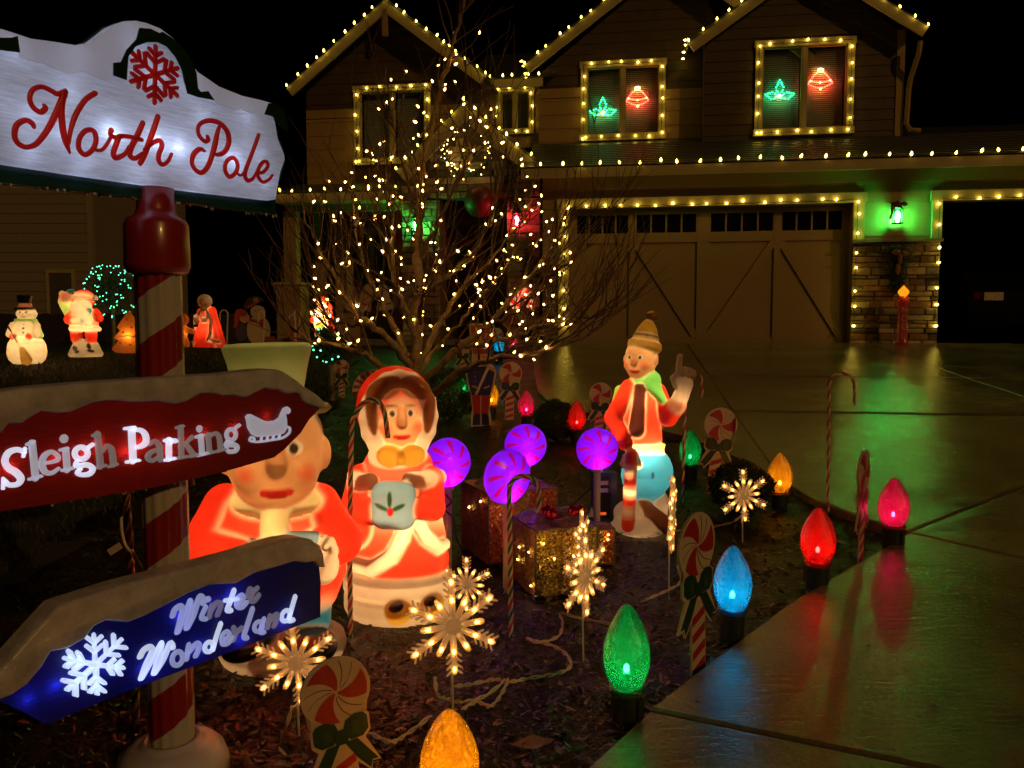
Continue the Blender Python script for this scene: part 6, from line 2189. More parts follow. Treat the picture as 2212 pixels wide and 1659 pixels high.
def snowflake(label, px, py, Y, half_px, foot_py, yaw, roll=0, glow=1.0):
    c = at(px, py, Y)
    g = gz(c.x, Y)
    r = half_px * Y / F
    t = thing("snowflake_stake", label, "snowflake", (c.x, Y, g), R(yaw), "snowflake light stakes in the bed")
    h = c.z - g
    am = flake_arm_mesh(r, True).mesh("arm"); am.materials.append(M_ice)
    bm_ = flake_arm_mesh(r, False).mesh("short_arm"); bm_.materials.append(M_ice)
    for q in am.polygons: q.use_smooth = True
    for q in bm_.polygons: q.use_smooth = True
    for k in range(6):
        a = R(90 + roll + 60 * k)
        o = link("arm", am, None, t, (0, 0, h)); o.rotation_euler = (0, -a, 0)
        for f in (0.48, 0.84):
            q = link("mini_bulb", mini_mesh, None, t, (r * f * math.cos(a), -0.002, h + r * f * math.sin(a)))
            q.rotation_euler = (0, -a + R(90), 0); q.scale = (glow * r / 0.115,) * 3
        a += R(30)
        o = link("short_arm", bm_, None, t, (0, 0, h)); o.rotation_euler = (0, -a, 0)
        q = link("mini_bulb", mini_mesh, None, t, (r * 0.46 * math.cos(a), -0.002, h + r * 0.46 * math.sin(a)))
        q.rotation_euler = (0, -a + R(90), 0); q.scale = (glow * r / 0.115,) * 3
    mk("hub", MB().lathe([(0.0, -r * 0.08), (r * 0.17, -r * 0.07), (r * 0.20, 0), (r * 0.17, r * 0.07), (0.0, r * 0.08)], 12), M_ice, t, (0, 0, h), (R(90), 0, 0), smooth=True)
    mk("stake", MB().tube([(0, 0.012, h - r * 0.2), (0, 0.010, h - r), (0.004, 0.008, -0.06)], 0.0035, 6), pbr("stake_plastic", (0.50, 0.50, 0.42), 0.4), t)
    return t
snowflake("snowflake light in front of the gentleman's shoes, left", 640, 1432, 1.98, 98, 1659, 8, 6)
snowflake("brightest snowflake light, front centre beside the woman's shoes", 978, 1352, 1.98, 112, 1640, 20, 2)
snowflake("snowflake light partly hidden behind the brightest one", 1008, 1262, 2.80, 62, 1400, -15, 0)
snowflake("snowflake light turned aside in front of the gold gift", 1265, 1245, 2.45, 92, 1438, 52, 3)
snowflake("edge-on snowflake light between the gold gift and its taller neighbour", 1256, 1172, 2.95, 74, 1330, 72, 0)
snowflake("edge-on snowflake light behind the slanted candy sign", 1452, 1110, 3.05, 84, 1304, 74, 0)
snowflake("snowflake light in front of the round shrub, farthest right", 1607, 1070, 3.75, 59, 1188, 12, 4)

# ---- twisted candy canes
def cane(label, pts_px, Y, rad, cols, turns=46, group="twisted metal candy canes", name="candy_cane"):
    P3 = [at(px, py, Y) for px, py in pts_px]
    P3 = [Vector(p) for p in crom([tuple(p) for p in P3], 6)]
    foot = P3[0].copy(); foot.z = gz(foot.x, foot.y)
    t = thing(name, label, "candy cane", tuple(foot), 0, group)
    P3 = [p - foot for p in P3]
    # resample
    L = [0]
    for i in range(1, len(P3)): L.append(L[-1] + (P3[i] - P3[i - 1]).length)
    n = int(L[-1] / (rad * 0.42))
    Q = []
    j = 0
    for k in range(n + 1):
        s = L[-1] * k / n
        while j < len(L) - 2 and L[j + 1] < s: j += 1
        Q.append(P3[j] + (P3[j + 1] - P3[j]) * ((s - L[j]) / max(1e-9, L[j + 1] - L[j])))
    strands = len(cols)
    ups = []
    prev = Vector((0, 1, 0))
    for k in range(len(Q)):
        d = (Q[min(k + 1, n)] - Q[max(k - 1, 0)]).normalized()
        a = (prev - d * prev.dot(d)).normalized(); prev = a
        ups.append((a, d.cross(a)))
    for c in range(strands):
        m = MB()
        pts = []
        for k in range(len(Q)):
            th = 2 * math.pi * (k * rad * 0.42 / (rad * 9.0) + c / strands)
            pts.append(Q[k] + (ups[k][0] * math.cos(th) + ups[k][1] * math.sin(th)) * rad * 0.52)
        m.tube(pts, rad * (0.62 if strands <= 3 else 0.52), 6)
        mk("strand", m, cols[c], t, smooth=True)
    return t
cR = pbr("cane_red", (0.42, 0.025, 0.02), 0.35); cW = pbr("cane_white", (0.62, 0.58, 0.52), 0.35); cG = pbr("cane_green", (0.02, 0.12, 0.035), 0.35)
def hook(x, y_foot, y_top, x_end, y_end, lean=0):
    w = x_end - x
    sgn = 1
    top = y_top
    r = w / 2
    pts = [(x - lean, y_foot), (x - lean * 0.5, (y_foot + top) / 2), (x, top + abs(r) * 1.15), (x + w * 0.06, top + abs(r) * 0.55), (x + w * 0.22, top + abs(r) * 0.15), (x + w * 0.5, top), (x + w * 0.78, top + abs(r) * 0.18), (x + w * 0.95, top + abs(r) * 0.65), (x_end, (top + abs(r) * 1.2)), (x_end, y_end)]
    return pts
Yc = gp(756, 1376).y
cane("red, white and green twisted cane in front of the woman in the cloak", [(757, 1378), (756, 1150), (760, 930), (768, 895), (785, 872), (805, 864), (822, 872), (832, 900), (838, 946)], Yc, 0.0085, [cR, cW, cG, cW])
cane("twisted green and red cane crossing the nearest violet lollipop", hook(1100, 1376, 1028, 1164, 1108, -4), gp(1103, 1376).y, 0.0085, [cR, cW, cG, cW])
cane("tall striped cane right of the pointing man", hook(1482, 1085, 806, 1516, 860, 8), gp(1476, 1085).y, 0.0085, [cR, cW])
cane("tall striped cane standing alone before the wet driveway", hook(1791, 1106, 806, 1846, 875, 3), gp(1788, 1106).y, 0.0085, [cR, cW])
cane("red, white and green rope cane standing close behind the signpost", [(296, 1660), (292, 1500), (285, 1350), (280, 1200), (273, 1080), (275, 1000), (300, 955), (350, 945), (395, 965), (405, 1010), (412, 1048)], 2.02, 0.0105, [cR, cW, cG, cW])

# ---- flat candy signs: peppermint, bow and striped stick
M_card = pbr("card_white", (0.60, 0.50, 0.40), 0.45, var=0.05)
M_cred = pbr("card_red", (0.42, 0.02, 0.015), 0.4, var=0.15, scale=60, bump=0.3, bscale=300)
M_cgrn = pbr("card_green", (0.012, 0.050, 0.02), 0.4, var=0.3, scale=60)
M_cline = pbr("card_line", (0.16, 0.05, 0.02), 0.5)
CD = (0.0, 0.46)       # centre of the mint
def F3(p, d): return (p[0], d, p[1])
def candy_sign_proto():
    t = thing("candy_sign", "x", "candy sign", (0, 0, 0), 0, "flat candy signs in the bed")
    r = 0.105
    board_ = [(-0.045, -0.02), (0.045, -0.02), (0.045, 0.20), (0.088, 0.155), (0.095, 0.185), (0.125, 0.18), (0.080, 0.275), (0.100, 0.300), (0.100, 0.355), (0.070, 0.375), (0.055, 0.375), (0.055, 0.378)]
    ring = [(CD[0] + (r + 0.012) * math.cos(a), CD[1] + (r + 0.012) * math.sin(a)) for a in np.linspace(R(-62), R(242), 26)]
    board_ = board_[:-1] + ring + [(-0.065, 0.375), (-0.100, 0.350), (-0.100, 0.295), (-0.080, 0.275), (-0.130, 0.175), (-0.095, 0.180), (-0.085, 0.150), (-0.045, 0.20)]
    mk("board", MB().prism(board_, F3, 0.0, 0.009), M_card, t)
    n = 3
    for k in range(n):
        m = MB()
        a0 = 2 * math.pi * k / n + 1.2
        wd = 2 * math.pi / n * 0.42
        inn, out = [], []
        for s in np.linspace(0.06, 1.0, 10):
            tw = 0.62 * (s - 0.1)
            inn.append((CD[0] + r * s * math.cos(a0 + tw), CD[1] + r * s * math.sin(a0 + tw)))
            out.append((CD[0] + r * s * math.cos(a0 + tw + wd), CD[1] + r * s * math.sin(a0 + tw + wd)))
        rim = [(CD[0] + r * math.cos(a0 + 0.558 + wd * f), CD[1] + r * math.sin(a0 + 0.558 + wd * f)) for f in (0.2, 0.4, 0.6, 0.8)]
        m.prism(inn + rim + out[::-1], F3, -0.0020, -0.0002)
        mk("red_swirl", m, M_cred, t)
        for f in (1.45, 1.95):
            m = MB()
            ln = [(CD[0] + r * s * math.cos(a0 + wd * f + 0.62 * (s - 0.1)), CD[1] + r * s * math.sin(a0 + wd * f + 0.62 * (s - 0.1))) for s in np.linspace(0.15, 1.0, 8)]
            m.prism([(p[0] - 0.0012, p[1] - 0.0012) for p in ln] + [(p[0] + 0.0012, p[1] + 0.0012) for p in ln[::-1]], F3, -0.0014, -0.0002)
            mk("swirl_line", m, M_cline, t)
    for s in (-1, 1):
        mk("bow_loop", MB().prism([(s * 0.004, 0.315), (s * 0.018, 0.355), (s * 0.050, 0.370), (s * 0.080, 0.365), (s * 0.092, 0.350), (s * 0.092, 0.305), (s * 0.070, 0.285), (s * 0.030, 0.285)], F3, -0.0030, -0.0004), M_cgrn, t)
        mk("bow_fold", MB().prism([(s * 0.030, 0.300), (s * 0.036, 0.345), (s * 0.060, 0.345), (s * 0.058, 0.300)], F3, -0.0044, -0.0032), pbr("card_fold", (0.03, 0.075, 0.03), 0.4), t)
        mk("bow_tail", MB().prism([(s * 0.008, 0.282), (s * 0.052, 0.282), (s * 0.116, 0.188), (s * 0.094, 0.190), (s * 0.086, 0.164), (s * 0.046, 0.215)], F3, -0.0026, -0.0004), M_cgrn, t)
    mk("bow_knot", MB().prism([(-0.020, 0.280), (0.020, 0.280), (0.022, 0.330), (-0.022, 0.330)], F3, -0.0056, -0.0030), M_cgrn, t)
    for k in range(4):
        z = -0.01 + k * 0.062
        zz = [z, z + 0.030]
        mk("stick_stripe", MB().prism([(-0.040, max(zz[0], -0.015)), (0.040, zz[0] + 0.030), (0.040, min(zz[1] + 0.030, 0.27)), (-0.040, zz[1])], F3, -0.0018, -0.0002), M_cred, t)
    return t
cs0 = candy_sign_proto()
cs_used = [False]
def candy_sign(label, px, py_foot, h_px, yaw, lean=0.0, Y=None):
    p = gp(px, py_foot) if Y is None else Vector((at(px, 700, Y).x, Y, gz(at(px, 700, Y).x, Y)))
    s = h_px * p.y / F / 0.577
    o = dup(cs0) if cs_used[0] else cs0
    cs_used[0] = True
    o.location = tuple(p)
    o.rotation_euler = (0, R(lean), R(yaw))
    o.scale = (s, s, s)
    o["label"] = label
candy_sign("candy sign facing forward between the green bulb and round shrub", 1540, 1062, 185, 6, 6)
candy_sign("tall candy sign turned edgeways between the green and blue bulbs", 1510, 1452, 362, 46, -3)
candy_sign("candy sign at the bottom left, cut off by the picture's edge", 745, 1850, 390, 30, -6, 1.62)
candy_sign("candy sign seen almost edge-on between the red and pink bulbs", 1860, 1212, 246, 53, 2)
candy_sign("candy sign between the yellow and pink bulbs, near the soldier", 1100, 903, 122, 4, 2)
candy_sign("candy sign half hidden behind the pointing man", 1292, 945, 120, -4, 3)
candy_sign("small candy sign in the back beside the soldier's tall hat", 1072, 782, 74, 2, 0)
candy_sign("candy sign under the tree, left of the soldier's hat", 1000, 815, 82, 0, 0)
candy_sign("candy sign in the shade left of the tree trunk", 738, 858, 82, 10, 0)
for o in list(COL.objects): pass

# swirl lollipop board in the shade left of the woman
def swirl_board(label, px, py_foot, h_px):
    p = gp(px, py_foot); s = h_px * p.y / F
    t = thing("swirl_sign", label, "candy sign", tuple(p), R(8), None)
    t.scale = (s, s, s)
    c = (0, 0.68)
    r = 0.30
    mk("board", MB().prism([(c[0] + r * math.cos(a), c[1] + r * math.sin(a)) for a in np.linspace(0, 6.283, 29)[:-1]], F3, 0, 0.03), M_card, t)
    m = MB()
    for k in range(18):
        a = 2 * math.pi * k / 18
        m.add([(c[0] + r * q * math.cos(a + b), -0.004, c[1] + r * q * math.sin(a + b)) for q, b in ((0.62, 0.0), (0.98, 0.05), (0.98, 0.22), (0.62, 0.17))], [(0, 1, 2, 3)])
    mk("rim_stripes", m, M_cred, t)
    pts = [(c[0] + r * 0.56 * (1 - u) * math.cos(u * 13), -0.008, c[1] + r * 0.56 * (1 - u) * math.sin(u * 13)) for u in np.linspace(0, 0.95, 50)]
    mk("spiral", MB().tube(pts, r * 0.06, 5), M_cgrn, t)
    mk("stick", MB().box(-0.03, 0.03, 0.0, 0.03, -0.02, 0.37), M_card, t)
    return t
swirl_board("round swirl lollipop board in the shade left of the cloaked woman", 808, 945, 150)

# ---- soldier cut-out
def soldier():
    p = gp(1039, 918)
    s = 222 * p.y / F
    t = thing("soldier_cutout", "flat toy soldier cut-out in blue coat and tall red hat", "cut-out", tuple(p), R(2))
    t.scale = (s, s, s)
    def pr(name, pts, mat, d0=-0.006, d1=-0.001): mk(name, MB().prism(pts, F3, d0, d1), mat, t)
    navy = pbr("soldier_navy", (0.016, 0.018, 0.11), 0.45); blk = pbr("soldier_black", (0.012, 0.010, 0.010), 0.4); gold = pbr("soldier_gold", (0.45, 0.26, 0.05), 0.4)
    skin = pbr("soldier_skin", (0.52, 0.30, 0.18), 0.5)
    out = [(-0.095, -0.02), (0.095, -0.02), (0.10, 0.08), (0.085, 0.16), (0.10, 0.30), (0.135, 0.42), (0.15, 0.52), (0.125, 0.575), (0.09, 0.60), (0.085, 0.70), (0.115, 0.99), (-0.115, 0.99), (-0.085, 0.70), (-0.09, 0.60), (-0.125, 0.575), (-0.15, 0.52), (-0.135, 0.42), (-0.10, 0.30), (-0.085, 0.16), (-0.10, 0.08)]
    mk("board", MB().prism(out, F3, 0.0, 0.03), M_card, t)
    for sx in (-1, 1):
        pr("boot", [(sx * 0.008, 0.0), (sx * 0.082, 0.0), (sx * 0.078, 0.06), (sx * 0.070, 0.11), (sx * 0.008, 0.11)], blk)
        pr("trouser_leg", [(sx * 0.006, 0.112), (sx * 0.072, 0.112), (sx * 0.088, 0.29), (sx * 0.006, 0.29)], M_cred)
        pr("epaulette", [(sx * 0.075, 0.545), (sx * 0.135, 0.520), (sx * 0.130, 0.560), (sx * 0.085, 0.575)], gold, -0.012, -0.007)
        pr("pocket", [(sx * 0.03, 0.355), (sx * 0.09, 0.375), (sx * 0.085, 0.390), (sx * 0.03, 0.370)], gold, -0.012, -0.007)
    pr("coat", [(-0.088, 0.292), (0.088, 0.292), (0.120, 0.42), (0.135, 0.52), (0.08, 0.572), (-0.08, 0.572), (-0.135, 0.52), (-0.120, 0.42)], navy)
    pr("sash", [(-0.06, 0.30), (-0.035, 0.30), (0.085, 0.565), (0.06, 0.57)], M_card, -0.010, -0.007)
    for k in range(4):
        mk("button", MB().ball((-0.055, -0.008, 0.385 + k * 0.045), 0.007, 6, 4), gold, t)
    pr("face", [(-0.062, 0.60), (0.062, 0.60), (0.068, 0.69), (-0.068, 0.69)], skin)
    pr("moustache", [(-0.045, 0.632), (0.0, 0.645), (0.045, 0.632), (0.0, 0.625)], blk, -0.009, -0.0065)
    for sx in (-1, 1): mk("eye", MB().ball((sx * 0.026, -0.007, 0.665), 0.007, 6, 4), blk, t)
    pr("chin_strap", [(-0.062, 0.592), (0.062, 0.592), (0.060, 0.600), (-0.060, 0.600)], gold, -0.009, -0.0065)
    pr("tall_hat", [(-0.075, 0.695), (0.075, 0.695), (0.100, 0.975), (-0.100, 0.975)], pbr("soldier_hat", (0.30, 0.04, 0.02), 0.45))
    for a in (-22, 0, 22):
        x = math.sin(R(a)) * 0.16
        pr("hat_plume", [(-0.008, 0.77), (0.008, 0.77), (x + 0.012, 0.90 + 0.02 * (a == 0)), (x - 0.012, 0.90 + 0.02 * (a == 0))], gold, -0.010 - 0.001 * (a + 22) / 22, -0.007)
soldier()

# ---- glittering gift boxes
def gift(name_label, cx_px, foot_py, w_px, h_px, yaw, base, spark, matname, rib, lights, Y=None):
    p = gp(cx_px, foot_py)
    if Y: p = Vector((at(cx_px, 800, Y).x, Y, gz(0.5, Y)))
    s = p.y / F
    w = w_px * s / 2; h = h_px * s
    t = thing("gift_box", name_label, "gift box", tuple(p), R(yaw), "glittering gift boxes")
    M = glitter(matname, base, spark)
    b = MB().box(-w, w, -w, w, 0.0, h)
    mk("box", b, M, t)
    m = MB()
    for sx in (-1, 1):
        for sy in (-1, 1):
            m.bar((sx * w, sy * w, 0), (sx * w, sy * w, h), 0.006, 0.006, (1, 0, 0))
    for z in (0.003, h):
        for a, c in (((-w, -w), (w, -w)), ((w, -w), (w, w)), ((w, w), (-w, w)), ((-w, w), (-w, -w))):
            m.bar((a[0], a[1], z), (c[0], c[1], z), 0.006, 0.006)
    mk("wire_frame", m, pbr("wire", (0.2, 0.18, 0.14), 0.4, metal=0.6), t)
    q = 0.17 * w
    RM = glitter("ribbon_" + rib, *((0.20, 0.10, 0.30), (0.55, 0.35, 0.62)) if rib == "violet" else ((0.22, 0.14, 0.05), (0.6, 0.42, 0.16)))
    m = MB()
    m.box(-q, q, -w - 0.003, w + 0.003, h + 0.0008, h + 0.003)
    m.box(-w - 0.0032, w + 0.0032, -q, q, h + 0.0034, h + 0.0055)
    for sy in (-1, 1): m.box(-q, q, sy * (w + 0.0018) - 0.0012, sy * (w + 0.0018) + 0.0012, 0, h)
    for sx in (-1, 1): m.box(sx * (w + 0.0020) - 0.0012, sx * (w + 0.0020) + 0.0012, -q, q, 0, h)
    mk("ribbon", m, RM, t)
    r = random.Random(int(cx_px))
    for k in range(lights):
        side = r.choice((0, 0, 1, 2))
        u, z = r.uniform(-0.85, 0.85) * w, r.uniform(0.08, 0.9) * h
        loc = ((u, -w - 0.006, z), (w + 0.006, u, z), (-w - 0.006, u, z))[side]
        o = link("mini_bulb", mini_mesh, None, t, loc); o.rotation_euler = (r.uniform(0, 3), r.uniform(0, 3), 0); o.scale = (0.9,) * 3
    return t, w, h
tR, wR, hR = gift("large red and gold glitter gift with violet lollipops before it", 1098, 1190, 158, 148, 24, (0.42, 0.06, 0.015), (0.75, 0.30, 0.10), "tinsel_red", "gold", 9)
tG, wG, hG = gift("gold glitter gift topped with red baubles and tulle bow", 1196, 1262, 142, 142, 20, (0.22, 0.15, 0.02), (0.72, 0.52, 0.14), "tinsel_gold", "gold", 14)
tS, wS, hS = gift("small red glitter gift half hidden behind the gold one", 1288, 1212, 62, 78, 12, (0.45, 0.06, 0.015), (0.8, 0.3, 0.1), "tinsel_red2", "gold", 5)
# tulle bow and baubles lie on the gold gift
def tulle(name, label, loc, s, yaw, col):
    t = thing(name, label, "bow", loc, R(yaw), "tulle bows on the gifts")
    M = shell("tulle_" + name + str(int(col[0] * 100)), col, trans=0.5, clear=0.45, gloss=0.10, rough=0.3, tint=(0.9, 0.85, 0.9))
    for k, (a, l) in enumerate(((20, 1.0), (160, 1.05), (75, 0.7), (205, 0.9), (-25, 0.85))):
        m = MB()
        rows = []
        for u in np.linspace(0, 1, 9):
            rr = 0.5 * math.sin(math.pi * u) ** 0.7 + 0.06
            for v in np.linspace(-1, 1, 7):
                x = u * l; y = v * rr * 0.55; z = 0.30 * math.sin(math.pi * u) * (1 - 0.5 * v * v) + 0.05 * math.sin(9 * u + 4 * v)
                rows.append((s * (x * math.cos(R(a)) - y * math.sin(R(a))), s * (x * math.sin(R(a)) + y * math.cos(R(a))), s * (z + 0.04)))
        m.v = rows
        for i in range(8):
            for j in range(6):
                m.f.append((i * 7 + j, i * 7 + j + 1, (i + 1) * 7 + j + 1, (i + 1) * 7 + j))
        mk("loop", m, M, t, smooth=True)
    return t
gtop = Vector(tG.location) + Vector((0, 0, hG + 0.006))
tulle("tulle_bow", "sheer violet tulle bow on the gold gift", tuple(gtop + Vector((-0.01, -0.02, 0))), 0.135, 10, (0.42, 0.22, 0.42))
tulle("tulle_bow", "sheer tulle bow on the large red gift", tuple(Vector(tR.location) + Vector((-0.02, 0, hR + 0.006))), 0.13, 40, (0.30, 0.20, 0.34))
M_bau = pbr("red_bauble", (0.55, 0.012, 0.02), 0.08, metal=0.7, spec=0.8)
for i, (dx, dy, w) in enumerate(((-0.045, -0.05, "leftmost of the cluster on the gold gift"), (-0.012, -0.065, "between two others on the gold gift"), (-0.025, -0.015, "behind its cluster on the gold gift"), (0.075, -0.03, "right of the tulle on the gold gift"), (0.105, -0.02, "at the right end of the gold gift's top"))):
    o = tag(mk("bauble", MB().ball((0, 0, 0.024), 0.024, 16, 10).lathe([(0.007, 0.046), (0.007, 0.053), (0.0, 0.054)], 8), M_bau, None, tuple(gtop + Vector((dx, dy, 0.012))), smooth=True), "shiny red bauble " + w, "bauble", "red baubles on the gold gift")

# ---- cables
M_wire = pbr("white_wire", (0.66, 0.56, 0.42), 0.45)
def wire(label, pts, r=0.0030, twist=True, lift=0.016, mat=M_wire, cat="cable", group="white cables on the mulch"):
    P3 = []
    for p in pts:
        if len(p) == 3: P3.append(tuple(at(p[0], p[1], p[2])))
        else:
            g = gp(*p); P3.append((g.x, g.y, g.z + lift))
    C = [Vector(p) for p in crom(P3, 7)]
    t = thing("cable", label, cat, tuple(C[0]), 0, group)
    for s in ((0, 1) if twist else (0,)):
        Q = []
        for i, p in enumerate(C):
            a = i * 0.9 + s * math.pi
            Q.append(p - C[0] + (Vector((math.cos(a), 0.4 * math.sin(a), math.sin(a))) * r * 1.1 if twist else Vector((0, 0, 0))))
        mk("wire", MB().tube(Q, r, 5), mat, t, smooth=True)
wire("white cable running from the brightest snowflake down to the yellow bulb", [(940, 1462, 1.97), (945, 1500, 1.97), (965, 1522), (1000, 1530), (1050, 1515), (1095, 1480), (1085, 1510), (1060, 1540), (1030, 1530), (1000, 1545)])
wire("white cable winding from the centre snowflake towards the gold gift", [(985, 1482, 1.97), (1020, 1490), (1070, 1480), (1100, 1485), (1140, 1478), (1200, 1468), (1232, 1450), (1222, 1425), (1190, 1405), (1150, 1395), (1140, 1390), (1165, 1398), (1205, 1385), (1215, 1355), (1210, 1335), (1250, 1345), (1330, 1360)])
wire("white cable between the slanted candy sign and the right-hand snowflake", [(1385, 1310), (1400, 1302), (1440, 1285), (1470, 1265), (1465, 1230), (1490, 1190), (1530, 1150), (1580, 1135), (1604, 1118)])
wire("white cable at the foot of the pointing man", [(1340, 1155), (1400, 1160), (1440, 1158), (1470, 1152)], twist=False)
wire("white cable hanging from the left snowflake to the ground", [(632, 1525, 1.96), (615, 1590, 1.96), (625, 1640, 1.96), (640, 1700, 1.96)])
wire("white cable drooping from the yellow bulb to the bottom candy sign", [(930, 1560), (880, 1600), (845, 1618), (800, 1600)])
wire("pale cable with a tag bound round the signpost", [(283, 1050, 1.87), (268, 1090, 1.86), (262, 1130, 1.85), (270, 1175, 1.85), (290, 1200, 1.84), (312, 1238, 1.80)], r=0.004, twist=False, group="cables on the signpost")
tagp = at(248, 1186, 1.85)
o = tag(mk("paper_tag", MB().box(-0.017, 0.017, -0.001, 0.001, -0.008, 0.008), M_card, None, tuple(tagp), (0, R(-32), 0)), "small white paper tag hanging on the signpost's cable", "tag")
wire("dark green cable from the red gift to the rightmost lollipop", [(1190, 1110), (1230, 1095, 3.8), (1270, 1060, 3.75), (1288, 1050, 3.71)], r=0.004, twist=False, mat=M_cord, group="green cables on the bed")
wire("dark green cable coiled down the leftmost lollipop's stick", [(962, 1068, 3.30), (975, 1085, 3.29), (960, 1100, 3.30), (980, 1120, 3.29), (985, 1160, 3.28), (1000, 1200), (1005, 1230)], r=0.004, twist=False, mat=M_cord, group="green cables on the bed")

# ---- power box on a stake behind the rightmost lollipop
p = at(1305, 1080, 3.95); g = gz(p.x, 3.95)
t = thing("power_box", "teal outdoor power box with white stickers behind the rightmost lollipop", "power box", (p.x, 3.95, g), R(6))
s = 3.95 / F
teal = pbr("teal_plastic", (0.02, 0.075, 0.085), 0.4)
hz_ = at(1305, 1020, 3.95).z - g; lz = at(1305, 1125, 3.95).z - g
b = mk("case", MB().box(-26 * s, 26 * s, -0.02, 0.05, lz, hz_), teal, t)
mk("stake", MB().box(-0.012, 0.012, 0.0, 0.02, -0.05, lz - 0.001), teal, t)
mk("face_plate", MB().box(-20 * s, 12 * s, -0.026, -0.021, lz + 8 * s, hz_ - 8 * s), pbr("black_plate", (0.01, 0.01, 0.012), 0.35), t)
for k in range(2):
    mk("sticker", MB().box(-14 * s, 6 * s, -0.029, -0.027, hz_ - (26 + 16 * k) * s, hz_ - (17 + 16 * k) * s), pbr("sticker_white", (0.6, 0.58, 0.55), 0.5), t)
mk("switch_light", MB().box(-12 * s, 2 * s, -0.030, -0.027, lz + 16 * s, lz + 22 * s), emis("switch_glow", (1.0, 0.14, 0.02), 0.7), t)
mk("price_tag", MB().prism([(-38 * s, lz + 12 * s), (-24 * s, lz + 12 * s), (-30 * s, lz + 36 * s)], F3, -0.03, -0.029), MAT["sticker_white"], t)

# ---- round clipped shrubs
def shrub(label, px, py_foot, w_px, h_px, seed):
    p = gp(px, py_foot); s = p.y / F
    rx, rz = w_px / 2 * s, h_px * s / 2
    t = thing("clipped_shrub", label, "shrub", tuple(p), 0, "clipped evergreen shrubs")
    r = random.Random(seed)
    m = MB()
    for k in range(5200):
        u = Vector((r.gauss(0, 1), r.gauss(0, 1), r.gauss(0, 1))).normalized()
        q = r.uniform(0.80, 1.03) if r.random() < 0.8 else r.uniform(0.4, 0.85)
        q *= 1 + 0.05 * math.sin(u.x * 7 + seed) * math.sin(u.z * 9)
        c = Vector((u.x * rx * q, u.y * rx * q, rz + u.z * rz * q))
        if c.z < 0.005: continue
        d = (u + Vector((r.gauss(0, 0.7), r.gauss(0, 0.7), r.gauss(0, 0.7)))).normalized() * r.uniform(0.012, 0.024)
        w = d.orthogonal().normalized() * 0.006
        m.add([c - w, c + d * 0.6 - w * 0.5, c + d, c + w], [(0, 1, 2, 3)])
    o = mk("foliage", m, pbr("shrub_leaf", (0.022, 0.040, 0.016), 0.4, var=0.5, scale=50), t)
    st = MB()
    for k in range(7):
        a = k * 0.9
        st.tube([(0, 0, -0.02), (0.3 * rx * math.cos(a), 0.3 * rx * math.sin(a), rz * 0.6), (0.65 * rx * math.cos(a), 0.65 * rx * math.sin(a), rz * 1.2)], [0.009, 0.006, 0.003], 5)
    mk("stems", st, pbr("shrub_stem", (0.05, 0.03, 0.02), 0.8), t)
shrub("round clipped shrub behind the right-hand snowflake light", 1600, 1106, 132, 110, 1)
shrub("round clipped shrub between the pink and red bulbs at the back", 1200, 948, 92, 84, 2)
shrub("low clipped shrub under the tree, left of the soldier", 975, 905, 120, 110, 3)

